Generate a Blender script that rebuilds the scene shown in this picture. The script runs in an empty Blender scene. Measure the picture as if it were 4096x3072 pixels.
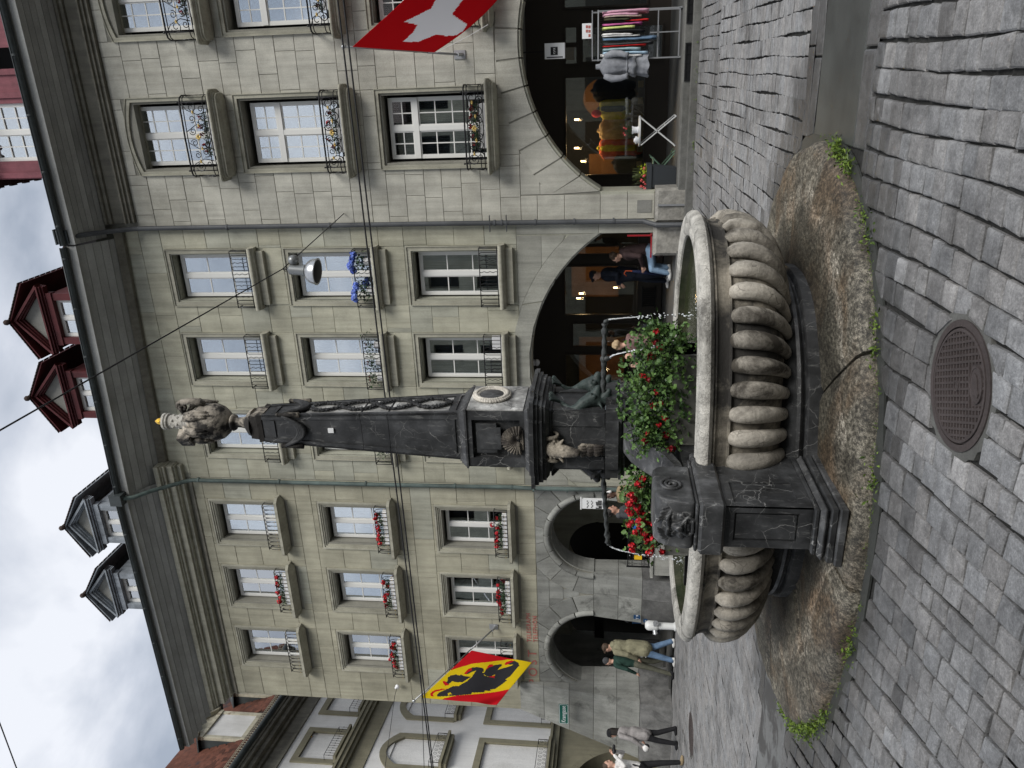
import bpy, bmesh, math, random
import numpy as np
from mathutils import Vector, Matrix
from math import sin, cos, pi, sqrt, radians, atan2, hypot
random.seed(7)
S = bpy.context.scene
COL = S.collection
# ---------------------------------------------------------------- camera
EYE = 1.75
def cam_rows(yaw, pitch, roll):
    cy, sy = cos(yaw), sin(yaw)
    f0 = Vector((-sy, cy, 0)); r = Vector((cy, sy, 0))
    f = f0*cos(pitch)+Vector((0, 0, 1))*sin(pitch)
    u = r.cross(f)
    return r*cos(roll)+u*sin(roll), -r*sin(roll)+u*cos(roll), f
RT, UP, FW = cam_rows(radians(22.15), radians(6.8), radians(.467))
cd = bpy.data.cameras.new('camera'); cam = bpy.data.objects.new('camera', cd); COL.objects.link(cam)
cd.sensor_width = 36; cd.sensor_fit = 'HORIZONTAL'; cd.lens = 3117/4096*36
cd.clip_start = .05; cd.clip_end = 2000
# the photograph was taken with the phone turned on its side: up in the place points to the left of the frame
m = Matrix.Identity(4)
for i in range(3):
    m[i][0] = -UP[i]; m[i][1] = RT[i]; m[i][2] = -FW[i]
m[0][3], m[1][3], m[2][3] = 0, 0, EYE
cam.matrix_world = m
S.camera = cam
def proj(X, Y, Z):
    d = Vector((X, Y, Z-EYE)); w = d.dot(FW)
    if w <= .01: return None
    return 2048-3117*d.dot(UP)/w, 1536-3117*d.dot(RT)/w, w
def inview(X, Y, Z, mg=700):
    q = proj(X, Y, Z)
    return q is not None and -mg < q[0] < 4096+mg and -mg < q[1] < 3072+mg
# ---------------------------------------------------------------- world, sun, exposure
W = bpy.data.worlds.new('World'); S.world = W; W.use_nodes = True
nt = W.node_tree; nt.nodes.clear()
SUN_DIR = Vector((.82, -.70, .95)).normalized()
el = math.asin(SUN_DIR.z); az = atan2(SUN_DIR.x, SUN_DIR.y)
sky = nt.nodes.new('ShaderNodeTexSky'); sky.sky_type = 'NISHITA'; sky.sun_disc = False
sky.sun_elevation = el; sky.sun_rotation = az; sky.air_density = 1.0; sky.dust_density = 2.0
tc = nt.nodes.new('ShaderNodeTexCoord')
mp = nt.nodes.new('ShaderNodeMapping'); mp.inputs['Scale'].default_value = (1.0, 1.0, 1.9); mp.inputs['Location'].default_value = (.3, 1.2, .4)
nz = nt.nodes.new('ShaderNodeTexNoise'); nz.inputs['Scale'].default_value = 3.1; nz.inputs['Detail'].default_value = 7; nz.inputs['Roughness'].default_value = .5; nz.inputs['Distortion'].default_value = .25
cr = nt.nodes.new('ShaderNodeValToRGB')
cr.color_ramp.elements[0].position = .38; cr.color_ramp.elements[0].color = (2.3, 2.6, 3.1, 1)
cr.color_ramp.elements[1].position = .60; cr.color_ramp.elements[1].color = (5.3, 5.45, 5.8, 1)
e = cr.color_ramp.elements.new(.5); e.color = (3.7, 3.95, 4.45, 1)
mx = nt.nodes.new('ShaderNodeMixRGB'); mx.inputs['Fac'].default_value = .93
bg = nt.nodes.new('ShaderNodeBackground'); bg.inputs['Strength'].default_value = .080
wo = nt.nodes.new('ShaderNodeOutputWorld')
L = nt.links.new
L(tc.outputs['Generated'], mp.inputs['Vector']); L(mp.outputs['Vector'], nz.inputs['Vector']); L(nz.outputs['Fac'], cr.inputs['Fac'])
L(sky.outputs['Color'], mx.inputs['Color1']); L(cr.outputs['Color'], mx.inputs['Color2']); L(mx.outputs['Color'], bg.inputs['Color']); L(bg.outputs['Background'], wo.inputs['Surface'])
sd = bpy.data.lights.new('sun', 'SUN'); sd.energy = 1.5; sd.angle = radians(28); sd.color = (1, .97, .93)
so = bpy.data.objects.new('sun', sd); COL.objects.link(so)
so.rotation_euler = (-SUN_DIR).to_track_quat('-Z', 'Y').to_euler(); so.location = (10, -10, 30)
S.view_settings.view_transform = 'Standard'; S.view_settings.look = 'None'; S.view_settings.exposure = 1.14; S.view_settings.gamma = 1
S.view_settings.use_curve_mapping = False
S.render.engine = 'CYCLES'
# ---------------------------------------------------------------- materials
MATS = {}
def nodes(name, rough=.7, spec=.5, metal=0.):
    M = bpy.data.materials.new(name); M.use_nodes = True
    t = M.node_tree; b = t.nodes['Principled BSDF']
    b.inputs['Roughness'].default_value = rough; b.inputs['Metallic'].default_value = metal
    b.inputs['Specular IOR Level'].default_value = spec
    MATS[name] = M
    return M, t, b
def flat(name, col, rough=.6, metal=0., spec=.4):
    M, t, b = nodes(name, rough, spec, metal); b.inputs['Base Color'].default_value = (*col, 1); return M
def N(t, ty, **kw):
    n = t.nodes.new('ShaderNode'+ty)
    for k, v in kw.items():
        if k in n.inputs: n.inputs[k].default_value = v
        else: setattr(n, k, v)
    return n
def coord(t, sc=(1, 1, 1), loc=(0, 0, 0), kind='Object', rnd=False):
    c = N(t, 'TexCoord'); m = N(t, 'Mapping'); m.inputs['Scale'].default_value = sc; m.inputs['Location'].default_value = loc
    t.links.new(c.outputs[kind], m.inputs['Vector'])
    if rnd:
        oi = N(t, 'ObjectInfo'); ml = N(t, 'Math', operation='MULTIPLY'); ml.inputs[1].default_value = 37.
        t.links.new(oi.outputs['Random'], ml.inputs[0]); t.links.new(ml.outputs[0], m.inputs['Location'])
    return m.outputs['Vector']
def ramp(t, src, stops):
    r = N(t, 'ValToRGB'); els = r.color_ramp.elements
    els[0].position = stops[0][0]; els[0].color = (*stops[0][1], 1); els[1].position = stops[-1][0]; els[1].color = (*stops[-1][1], 1)
    for p, c in stops[1:-1]:
        q = els.new(p); q.color = (*c, 1)
    t.links.new(src, r.inputs['Fac']); return r.outputs['Color']
def mix(t, a, b, fac, mode='MIX'):
    m = N(t, 'MixRGB', blend_type=mode)
    for s, i in ((fac, 'Fac'), (a, 'Color1'), (b, 'Color2')):
        if hasattr(s, 'is_output'): t.links.new(s, m.inputs[i])
        elif i == 'Fac': m.inputs[i].default_value = s
        else: m.inputs[i].default_value = (*s, 1) if not isinstance(s, float) else (s, s, s, 1)
    return m.outputs['Color']
def bump(t, b, src, strength=.3, dist=.01, prev=None):
    n = N(t, 'Bump'); n.inputs['Strength'].default_value = strength; n.inputs['Distance'].default_value = dist
    t.links.new(src, n.inputs['Height'])
    if prev is not None: t.links.new(prev, n.inputs['Normal'])
    t.links.new(n.outputs['Normal'], b.inputs['Normal']); return n.outputs['Normal']
def noise(t, vec, scale, detail=5, rough=.6, dist=0.):
    n = N(t, 'TexNoise'); n.inputs['Scale'].default_value = scale; n.inputs['Detail'].default_value = detail; n.inputs['Roughness'].default_value = rough; n.inputs['Distortion'].default_value = dist
    t.links.new(vec, n.inputs['Vector']); return n.outputs['Fac']
def k3(c, k): return tuple(min(1, x*k) for x in c)
def stone(name, c, sc=3., contrast=.25, rough=.85, bmp=.25, grain=60., streak=.35, var=.16, dirt=None, dirt_lo=.58, dirt_hi=.75, hue=None, cracks=0.):
    """cut stone: large blotches, fine grain, vertical rain streaks and a tone of its own for each block"""
    M, t, b = nodes(name, rough, .3)
    v = coord(t); vr = coord(t, rnd=True)
    n1 = noise(t, vr, sc, 6, .62)
    base = ramp(t, n1, [(.3, k3(c, 1-contrast)), (.55, c), (.75, k3(c, 1+contrast*.7))])
    n2 = noise(t, v, grain, 3, .7)
    base = mix(t, base, ramp(t, n2, [(.3, (.78,)*3), (.7, (1.12,)*3)]), 1., 'MULTIPLY')
    if streak:
        vs = coord(t, (9, 9, .55)); n3 = noise(t, vs, 1., 4, .6)
        base = mix(t, base, ramp(t, n3, [(.35, (1-streak*.6,)*3), (.6, (1.02,)*3)]), 1., 'MULTIPLY')
    oi = N(t, 'ObjectInfo')
    lo = k3((1, 1, 1), 1-var); base = mix(t, base, ramp(t, oi.outputs['Random'], [(0, lo), (.5, (1., 1., 1.)), (1, tuple(min(1.3, 1+var*.6*h) for h in (hue or (1, 1, 1))))]), 1., 'MULTIPLY')
    base = mix(t, base, ramp(t, noise(t, v, .55, 7, .65, .3), [(.33, (.84, .835, .82)), (.5, (1.,)*3), (.68, (1.1,)*3)]), 1., 'MULTIPLY')
    if dirt:
        n4 = noise(t, v, 1.7, 8, .7, .4)
        f = ramp(t, n4, [(dirt_lo, (0,)*3), (dirt_hi, (1,)*3)])
        base = mix(t, base, dirt, f)
    if cracks:
        wv = N(t, 'MixRGB'); wv.inputs['Fac'].default_value = .12; nn_ = N(t, 'TexNoise'); nn_.inputs['Scale'].default_value = 6; t.links.new(v, nn_.inputs['Vector']); t.links.new(v, wv.inputs['Color1']); t.links.new(nn_.outputs['Color'], wv.inputs['Color2'])
        vo = N(t, 'TexVoronoi', feature='DISTANCE_TO_EDGE'); vo.inputs['Scale'].default_value = cracks; t.links.new(wv.outputs[0], vo.inputs['Vector'])
        g_ = mix(t, ramp(t, vo.outputs['Distance'], [(0, (1,)*3), (.05, (0,)*3)]), ramp(t, noise(t, v, 5, 3), [(.50, (0,)*3), (.62, (.75,)*3)]), 1., 'MULTIPLY')
        base = mix(t, base, (.05, .045, .04), g_)
    t.links.new(base, b.inputs['Base Color'])
    bump(t, b, n2, bmp, .006, bump(t, b, n1, bmp, .02))
    return M
# facades
stone('ashlar_grey', (.455, .445, .385), 2.2, .2, streak=.3, var=.08, bmp=.2)
stone('ashlar_green', (.42, .41, .32), 1.6, .2, streak=.35, var=.10, bmp=.15)
stone('ashlar_olive', (.375, .36, .275), 1.6, .2, streak=.3, var=.12, bmp=.15)
stone('ashlar_low', (.26, .265, .245), 1.4, .33, streak=.35, var=.22, bmp=.35, dirt=(.07, .072, .065), dirt_lo=.56, dirt_hi=.7)
stone('ashlar_patch', (.38, .38, .31), 1.6, .2, streak=.35, var=.1, bmp=.15)
stone('ashlar_plain', (.35, .35, .305), 1.2, .2, streak=.4, var=.08, bmp=.15)
stone('trim_stone', (.37, .36, .29), 2.2, .22, streak=.3, var=.08, bmp=.15)
stone('trim_dark', (.20, .19, .155), 2.2, .3, streak=.4, var=.08, bmp=.2)
stone('joint', (.235, .23, .195), 3, .15, streak=0, var=0)
stone('base_stone', (.16, .16, .155), 3.2, .45, streak=.2, var=.25, bmp=.6, dirt=(.06, .06, .06), dirt_lo=.5, dirt_hi=.7)
stone('rough_granite', (.30, .29, .26), 5, .4, streak=.1, var=.15, bmp=.9, grain=22)
stone('kerb_granite', (.14, .14, .13), 6, .3, streak=0, var=.2, bmp=.6, grain=90)
stone('render_white', (.66, .66, .645), .8, .08, streak=.1, var=.03, bmp=.1)
stone('trim_olive', (.23, .215, .15), 2.2, .15, streak=.2, var=.07, bmp=.1)
stone('floor_dark', (.09, .09, .085), 2, .2, streak=0, var=.1, rough=.6)
stone('plaster_grey', (.24, .24, .22), 1, .15, streak=.1, var=0)
stone('wood_soffit', (.31, .315, .30), 1.5, .2, streak=.0, var=.12, rough=.75, bmp=.1)
stone('wood_soffit_pale', (.37, .375, .36), 1.5, .2, streak=.0, var=.08, rough=.75, bmp=.1)
stone('red_wood', (.085, .016, .018), 3, .3, streak=.3, var=.1, rough=.6, bmp=.2)
stone('pink_wood', (.22, .07, .085), 3, .3, streak=.3, var=.1, rough=.6, bmp=.2)
stone('grey_wood', (.27, .30, .33), 5, .35, streak=.5, var=.1, rough=.7, bmp=.3)
stone('cream_wood', (.52, .49, .38), 5, .25, streak=.6, var=.05, rough=.7, bmp=.4, dirt=(.2, .15, .1), dirt_lo=.6, dirt_hi=.7)
stone('roof_tile', (.13, .05, .032), 5, .45, streak=0, var=.5, rough=.9, bmp=.6, dirt=(.04, .03, .03), dirt_lo=.55, dirt_hi=.65)
stone('roof_brown', (.06, .042, .036), 5, .4, streak=0, var=.3, rough=.9, bmp=.6)
stone('zinc', (.055, .065, .066), 2, .3, streak=.3, var=.05, rough=.45, bmp=.1)
stone('pipe_grey', (.085, .09, .095), 2, .3, streak=.3, var=.1, rough=.5, bmp=.1)
stone('copper_green', (.10, .135, .125), 3, .4, streak=.6, var=.1, rough=.6, bmp=.2)
stone('limestone', (.42, .39, .335), 5, .32, streak=.3, var=.25, bmp=.8, grain=45, dirt=(.06, .053, .043), dirt_lo=.47, dirt_hi=.62, cracks=14)
stone('rim_stone', (.50, .485, .44), 6, .35, streak=.0, var=.05, bmp=1.6, grain=60, dirt=(.15, .145, .13), dirt_lo=.50, dirt_hi=.62, cracks=22)
stone('band_stone', (.27, .245, .2), 4, .4, streak=.9, var=.1, bmp=.8, grain=45, dirt=(.035, .033, .03), dirt_lo=.44, dirt_hi=.56)
stone('carved_stone', (.36, .32, .26), 12, .4, streak=.2, var=.1, bmp=.8, grain=40, dirt=(.035, .03, .026), dirt_lo=.45, dirt_hi=.58, cracks=30)
stone('urn_stone', (.40, .36, .30), 7, .35, streak=.5, var=.5, bmp=.8, grain=40, dirt=(.025, .023, .021), dirt_lo=.46, dirt_hi=.53)
stone('pale_carving', (.55, .52, .46), 7, .3, streak=.2, var=.1, bmp=.7, grain=40)
stone('black_carving', (.035, .036, .037), 9, .4, streak=.2, var=.1, bmp=.8, grain=40, rough=.6)
stone('bronze', (.045, .062, .058), 9, .5, streak=.2, var=.05, rough=.5, bmp=.6, grain=60, dirt=(.20, .30, .27), dirt_lo=.52, dirt_hi=.72)
stone('mortar', (.03, .03, .028), 20, .35, streak=0, var=0, rough=.95, bmp=1.)
stone('channel_slab', (.062, .066, .062), 1.5, .35, streak=0, var=.2, rough=.42, bmp=.25, grain=80)
stone('channel_pale', (.17, .175, .175), 1.0, .25, streak=0, var=.1, rough=.5, bmp=.2, grain=80, dirt=(.07, .07, .07), dirt_lo=.5, dirt_hi=.56)
stone('cast_iron', (.075, .062, .06), 3, .25, streak=0, var=0, rough=.5, bmp=.3)
stone('concrete', (.36, .36, .33), 3, .2, streak=.3, var=.05, bmp=.3)
def granite():
    M, t, b = nodes('granite_slab', .55, .5)
    v = coord(t, (1, 1, 1)); vs = coord(t, (2.4, 1.9, 2.4))
    n1 = noise(t, vs, 13, 9, .86, .15); n2 = noise(t, v, 1.6, 6, .6, .5); n3 = noise(t, v, 150, 2, .6)
    a = ramp(t, n1, [(.38, (.010, .009, .007)), (.48, (.055, .049, .036)), (.60, (.235, .215, .17))])
    rust = ramp(t, n1, [(.38, (.010, .008, .005)), (.49, (.065, .046, .027)), (.62, (.20, .15, .10))])
    f = ramp(t, n2, [(.46, (0,)*3), (.62, (1,)*3)])
    base = mix(t, a, rust, f)
    # damp stone plus the shade under the basin, painted as darker colour towards the plinth
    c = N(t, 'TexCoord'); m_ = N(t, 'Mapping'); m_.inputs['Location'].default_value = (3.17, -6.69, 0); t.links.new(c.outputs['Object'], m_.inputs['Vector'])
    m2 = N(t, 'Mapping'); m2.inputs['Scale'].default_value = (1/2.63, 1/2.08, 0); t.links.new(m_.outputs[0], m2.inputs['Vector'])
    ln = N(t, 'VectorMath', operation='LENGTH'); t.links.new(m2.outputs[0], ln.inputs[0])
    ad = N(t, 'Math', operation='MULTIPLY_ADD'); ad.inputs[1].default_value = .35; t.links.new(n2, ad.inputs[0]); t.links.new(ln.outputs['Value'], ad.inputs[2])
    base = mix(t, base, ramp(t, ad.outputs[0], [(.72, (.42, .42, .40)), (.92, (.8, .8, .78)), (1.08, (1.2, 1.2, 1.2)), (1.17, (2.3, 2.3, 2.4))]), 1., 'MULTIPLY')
    base = mix(t, base, ramp(t, n3, [(.35, (.6,)*3), (.65, (1.35,)*3)]), 1., 'MULTIPLY')
    base = mix(t, base, ramp(t, noise(t, v, 2.3, 6, .7, .6), [(.36, (.45, .44, .42)), (.5, (.95,)*3), (.66, (1.45,)*3)]), 1., 'MULTIPLY')
    t.links.new(base, b.inputs['Base Color'])
    bump(t, b, n3, .4, .005, bump(t, b, n1, .8, .010))
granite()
def marble(name, c, vein, rough=.32, sc=3.2, amount=.012):
    M, t, b = nodes(name, rough, .5)
    v = coord(t); n0 = N(t, 'TexNoise'); n0.inputs['Scale'].default_value = 2.2; n0.inputs['Detail'].default_value = 5; t.links.new(v, n0.inputs['Vector'])
    vm = N(t, 'MixRGB'); vm.inputs['Fac'].default_value = .28; t.links.new(v, vm.inputs['Color1']); t.links.new(n0.outputs['Color'], vm.inputs['Color2'])
    def veins(scale, w):
        vo = N(t, 'TexVoronoi', feature='DISTANCE_TO_EDGE'); vo.inputs['Scale'].default_value = scale; t.links.new(vm.outputs[0], vo.inputs['Vector'])
        return ramp(t, vo.outputs['Distance'], [(0, (1,)*3), (w*.4, (.7,)*3), (w, (0,)*3)])
    n2 = noise(t, v, sc, 7, .62)
    base = ramp(t, n2, [(.3, k3(c, .3)), (.47, c), (.56, k3(c, 1.5)), (.70, k3(c, 3.2))])
    gate = ramp(t, noise(t, v, 2.7, 3), [(.47, (0,)*3), (.6, (1,)*3)])
    base = mix(t, base, vein, mix(t, veins(sc*1.1, amount), gate, 1., 'MULTIPLY'))
    gate2 = ramp(t, noise(t, v, 6.1, 3), [(.5, (0,)*3), (.6, (.8,)*3)])
    base = mix(t, base, k3(vein, .8), mix(t, veins(sc*3.1, amount*1.8), gate2, 1., 'MULTIPLY'))
    vs_ = N(t, 'TexNoise'); vs_.inputs['Scale'].default_value = 1.; vs_.inputs['Detail'].default_value = 6; vs_.inputs['Roughness'].default_value = .75; t.links.new(coord(t, (26, 26, 5)), vs_.inputs['Vector'])
    base = mix(t, base, k3(vein, .55), ramp(t, vs_.outputs['Fac'], [(.57, (0,)*3), (.68, (.7,)*3)]))
    t.links.new(base, b.inputs['Base Color'])
    rg = ramp(t, noise(t, v, 6, 5), [(.35, (rough,)*3), (.7, (rough+.3,)*3)]); t.links.new(rg, b.inputs['Roughness'])
    bump(t, b, noise(t, v, 40, 5), .2, .006)
marble('black_marble', (.027, .028, .029), (.27, .27, .26), .36, 3.2, .007)
marble('grey_marble', (.042, .043, .044), (.33, .33, .32), .38, 4.2, .009)
marble('lit_side_marble', (.24, .24, .23), (.07, .07, .07), .4, 5.5, .02)  # paler marble: light on the column's side faces put into the colour
def sett_mat():
    M, t, b = nodes('sett', .6, .5)
    at = N(t, 'Attribute', attribute_name='tone'); v = coord(t)
    n1 = noise(t, v, 11, 8, .75); n2 = noise(t, v, 80, 4, .75); n3 = noise(t, v, 1.1, 5, .6)
    base = mix(t, at.outputs['Color'], ramp(t, n1, [(.32, (.62,)*3), (.5, (1,)*3), (.68, (1.35,)*3)]), 1., 'MULTIPLY')
    base = mix(t, base, ramp(t, n2, [(.3, (.6,)*3), (.55, (1,)*3), (.75, (1.5,)*3)]), 1., 'MULTIPLY')
    base = mix(t, base, ramp(t, n3, [(.36, (.62,)*3), (.48, (.95,)*3), (.65, (1.15,)*3)]), 1., 'MULTIPLY')
    # pale mineral veins and scuffs
    vo = N(t, 'TexVoronoi', feature='DISTANCE_TO_EDGE'); vo.inputs['Scale'].default_value = 6; t.links.new(v, vo.inputs['Vector'])
    g = mix(t, ramp(t, vo.outputs['Distance'], [(0, (1,)*3), (.012, (0,)*3)]), ramp(t, noise(t, v, 3.3, 3), [(.58, (0,)*3), (.64, (.6,)*3)]), 1., 'MULTIPLY')
    base = mix(t, base, (.34, .34, .34), g)
    t.links.new(base, b.inputs['Base Color'])
    al = ramp(t, at.outputs['Alpha'], [(0, (.34,)*3), (1, (.64,)*3)]); t.links.new(al, b.inputs['Roughness'])
    bump(t, b, n2, .5, .004, bump(t, b, n1, .9, .014))
sett_mat()
def leafm(name, a, b_, rough=.5):
    M, t, b = nodes(name, rough, .35)
    at = N(t, 'Attribute', attribute_name='tone')
    t.links.new(mix(t, mix(t, a, b_, at.outputs['Fac']), (1., 1., 1.), 0.), b.inputs['Base Color'])
    b.inputs['Subsurface Weight'].default_value = 0.
leafm('leaf', (.022, .055, .014), (.11, .20, .05)); leafm('leaf_dark', (.014, .035, .014), (.05, .10, .035))
leafm('moss', (.03, .06, .008), (.16, .24, .03)); leafm('grass_leaf', (.03, .045, .012), (.12, .15, .05))
leafm('petal_red', (.28, .006, .012), (.62, .02, .03)); leafm('petal_dark', (.14, .003, .008), (.30, .008, .015)); leafm('petal_pink', (.6, .06, .08), (.85, .22, .2)); leafm('petal_blue', (.08, .14, .55), (.3, .42, .85)); leafm('leaf_lime', (.3, .38, .02), (.5, .6, .05))
flat('white_paint', (.60, .61, .60), .45); flat('frame_white', (.66, .66, .63), .5); flat('black_iron', (.012, .012, .013), .45, .3); flat('gilt', (.55, .40, .14), .4, .6)
flat('gold', (.85, .52, .06), .35, .75); flat('wire', (.012, .012, .013), .6); flat('steel', (.45, .46, .47), .3, .8); flat('galvanised', (.36, .37, .38), .42, .6)
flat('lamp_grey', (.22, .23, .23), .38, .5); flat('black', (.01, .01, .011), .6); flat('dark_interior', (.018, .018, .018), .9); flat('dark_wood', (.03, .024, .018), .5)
flat('planter_grey', (.035, .04, .045), .55); flat('trough', (.17, .17, .155), .6); flat('curtain', (.62, .62, .62), .9); flat('curtain_brown', (.16, .13, .11), .9); flat('white_pot', (.72, .72, .72), .35)
flat('green_metal', (.12, .20, .14), .5); flat('ceramic', (.75, .76, .78), .25); flat('red_paint', (.28, .012, .018), .45); flat('bollard', (.26, .265, .25), .8)
flat('sign_green', (.008, .11, .085), .3); flat('sign_blue', (.01, .05, .13), .4); flat('sign_yellow', (.75, .45, .02), .5); flat('sign_white', (.75, .76, .76), .45)
flat('letter_red', (.40, .13, .11), .8); flat('letter_dark', (.045, .03, .028), .8)
def cloth_thin(name, col):
    M, t, b = nodes(name, .8, .2); b.inputs['Base Color'].default_value = (*col, 1); tl = N(t, 'BsdfTranslucent'); tl.inputs['Color'].default_value = (*col, 1); ms = N(t, 'MixShader'); ms.inputs[0].default_value = .42
    o = [n for n in t.nodes if n.type == 'OUTPUT_MATERIAL'][0]; t.links.new(b.outputs[0], ms.inputs[1]); t.links.new(tl.outputs[0], ms.inputs[2]); t.links.new(ms.outputs[0], o.inputs['Surface'])
cloth_thin('flag_red', (.66, .010, .020)); cloth_thin('flag_yellow', (.82, .64, .012)); flat('flag_black', (.012, .012, .016), .8); cloth_thin('flag_white', (.88, .88, .90))
flat('skin', (.50, .30, .22), .55); flat('skin_dark', (.075, .04, .028), .5); flat('skin_tan', (.36, .20, .14), .55); flat('hair_dark', (.014, .011, .009), .7); flat('hair_brown', (.055, .035, .022), .7); flat('hair_blond', (.36, .26, .15), .65)
for n_, c_ in dict(navy=(.012, .016, .026), brown_coat=(.045, .028, .028), mauve_coat=(.16, .095, .09), jeans=(.20, .30, .42), jeans_mid=(.10, .16, .25), khaki=(.20, .19, .125), dark_green=(.018, .045, .035), bag_blue=(.02, .12, .5), grey_coat=(.27, .255, .25), black_cloth=(.014, .014, .016), white_cloth=(.66, .65, .63), charcoal=(.05, .052, .055), olive_cloth=(.10, .10, .075), shoe_white=(.6, .6, .58), tan_cloth=(.26, .2, .12),
                   pink_cloth=(.60, .33, .42), magenta=(.45, .10, .27), lime=(.62, .70, .24), teal_cloth=(.30, .42, .44), denim=(.12, .19, .28), denim_light=(.36, .50, .62), red_cloth=(.55, .02, .02), cream_print=(.60, .48, .40), olive_dark=(.055, .055, .03), silver_grey=(.23, .24, .26), orange_cloth=(.5, .09, .03), yellow_cloth=(.48, .40, .03), sand_cloth=(.5, .33, .17), umbrella_navy=(.015, .022, .06)).items():
    M, t, b = nodes(n_, .85, .25); v = coord(t); nn = noise(t, v, 9, 5, .6)
    t.links.new(ramp(t, nn, [(.3, k3(c_, .7)), (.7, k3(c_, 1.2))]), b.inputs['Base Color']); bump(t, b, nn, .5, .03)
def glassm(name, refl, tint=(.8, .85, .85)):
    M = bpy.data.materials.new(name); M.use_nodes = True; t = M.node_tree; t.nodes.clear(); MATS[name] = M
    g = N(t, 'BsdfGlossy'); g.inputs['Roughness'].default_value = .015; g.inputs['Color'].default_value = (.92, .96, 1, 1)
    tr = N(t, 'BsdfTransparent'); tr.inputs['Color'].default_value = (*tint, 1)
    nb = N(t, 'Bump'); nb.inputs['Strength'].default_value = .05; nb.inputs['Distance'].default_value = .01
    t.links.new(noise(t, coord(t, rnd=True), 1.3, 2), nb.inputs['Height']); t.links.new(nb.outputs[0], g.inputs['Normal'])
    fr = N(t, 'Fresnel'); fr.inputs['IOR'].default_value = 1.5
    ma = N(t, 'Math', operation='ADD'); ma.inputs[1].default_value = refl; t.links.new(fr.outputs[0], ma.inputs[0])
    mx_ = N(t, 'MixShader'); t.links.new(ma.outputs[0], mx_.inputs[0]); t.links.new(tr.outputs[0], mx_.inputs[1]); t.links.new(g.outputs[0], mx_.inputs[2])
    o = N(t, 'OutputMaterial'); t.links.new(mx_.outputs[0], o.inputs[0])
glassm('window_glass', .42); glassm('shop_glass', .07)
def waterm():
    M, t, b = nodes('water', .04, .6)
    b.inputs['Base Color'].default_value = (.045, .055, .022, 1); b.inputs['Transmission Weight'].default_value = .35; b.inputs['IOR'].default_value = 1.33
    v = coord(t); bump(t, b, noise(t, v, 22, 3, .5, .6), .35, .01)
    M, t, b = nodes('jet', .08, .6); b.inputs['Base Color'].default_value = (.9, .93, .95, 1); b.inputs['Transmission Weight'].default_value = .45; b.inputs['IOR'].default_value = 1.33
waterm()
def emit(name, col, s):
    M, t, b = nodes(name, .5); b.inputs['Base Color'].default_value = (*col, 1); b.inputs['Emission Color'].default_value = (*col, 1); b.inputs['Emission Strength'].default_value = s
emit('warm_light', (1., .62, .28), 9.); stone('shop_panel_brown', (.16, .075, .03), 2, .3, streak=0, var=.1)  # plain brown panel colour, gives no light of its own
stone('wet_stone', (.07, .072, .045), 6, .5, streak=.5, var=0, bmp=.6, rough=.35, dirt=(.02, .03, .012), dirt_lo=.45, dirt_hi=.6)
def curtainm():
    M, t, b = nodes('net_curtain', .9); w = N(t, 'TexWave', wave_type='BANDS', bands_direction='X'); w.inputs['Scale'].default_value = 9; w.inputs['Distortion'].default_value = 2.5; w.inputs['Detail'].default_value = 2
    t.links.new(coord(t), w.inputs['Vector']); t.links.new(ramp(t, w.outputs['Fac'], [(0, (.26, .27, .28)), (1, (.62, .64, .66))]), b.inputs['Base Color'])
curtainm()
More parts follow.
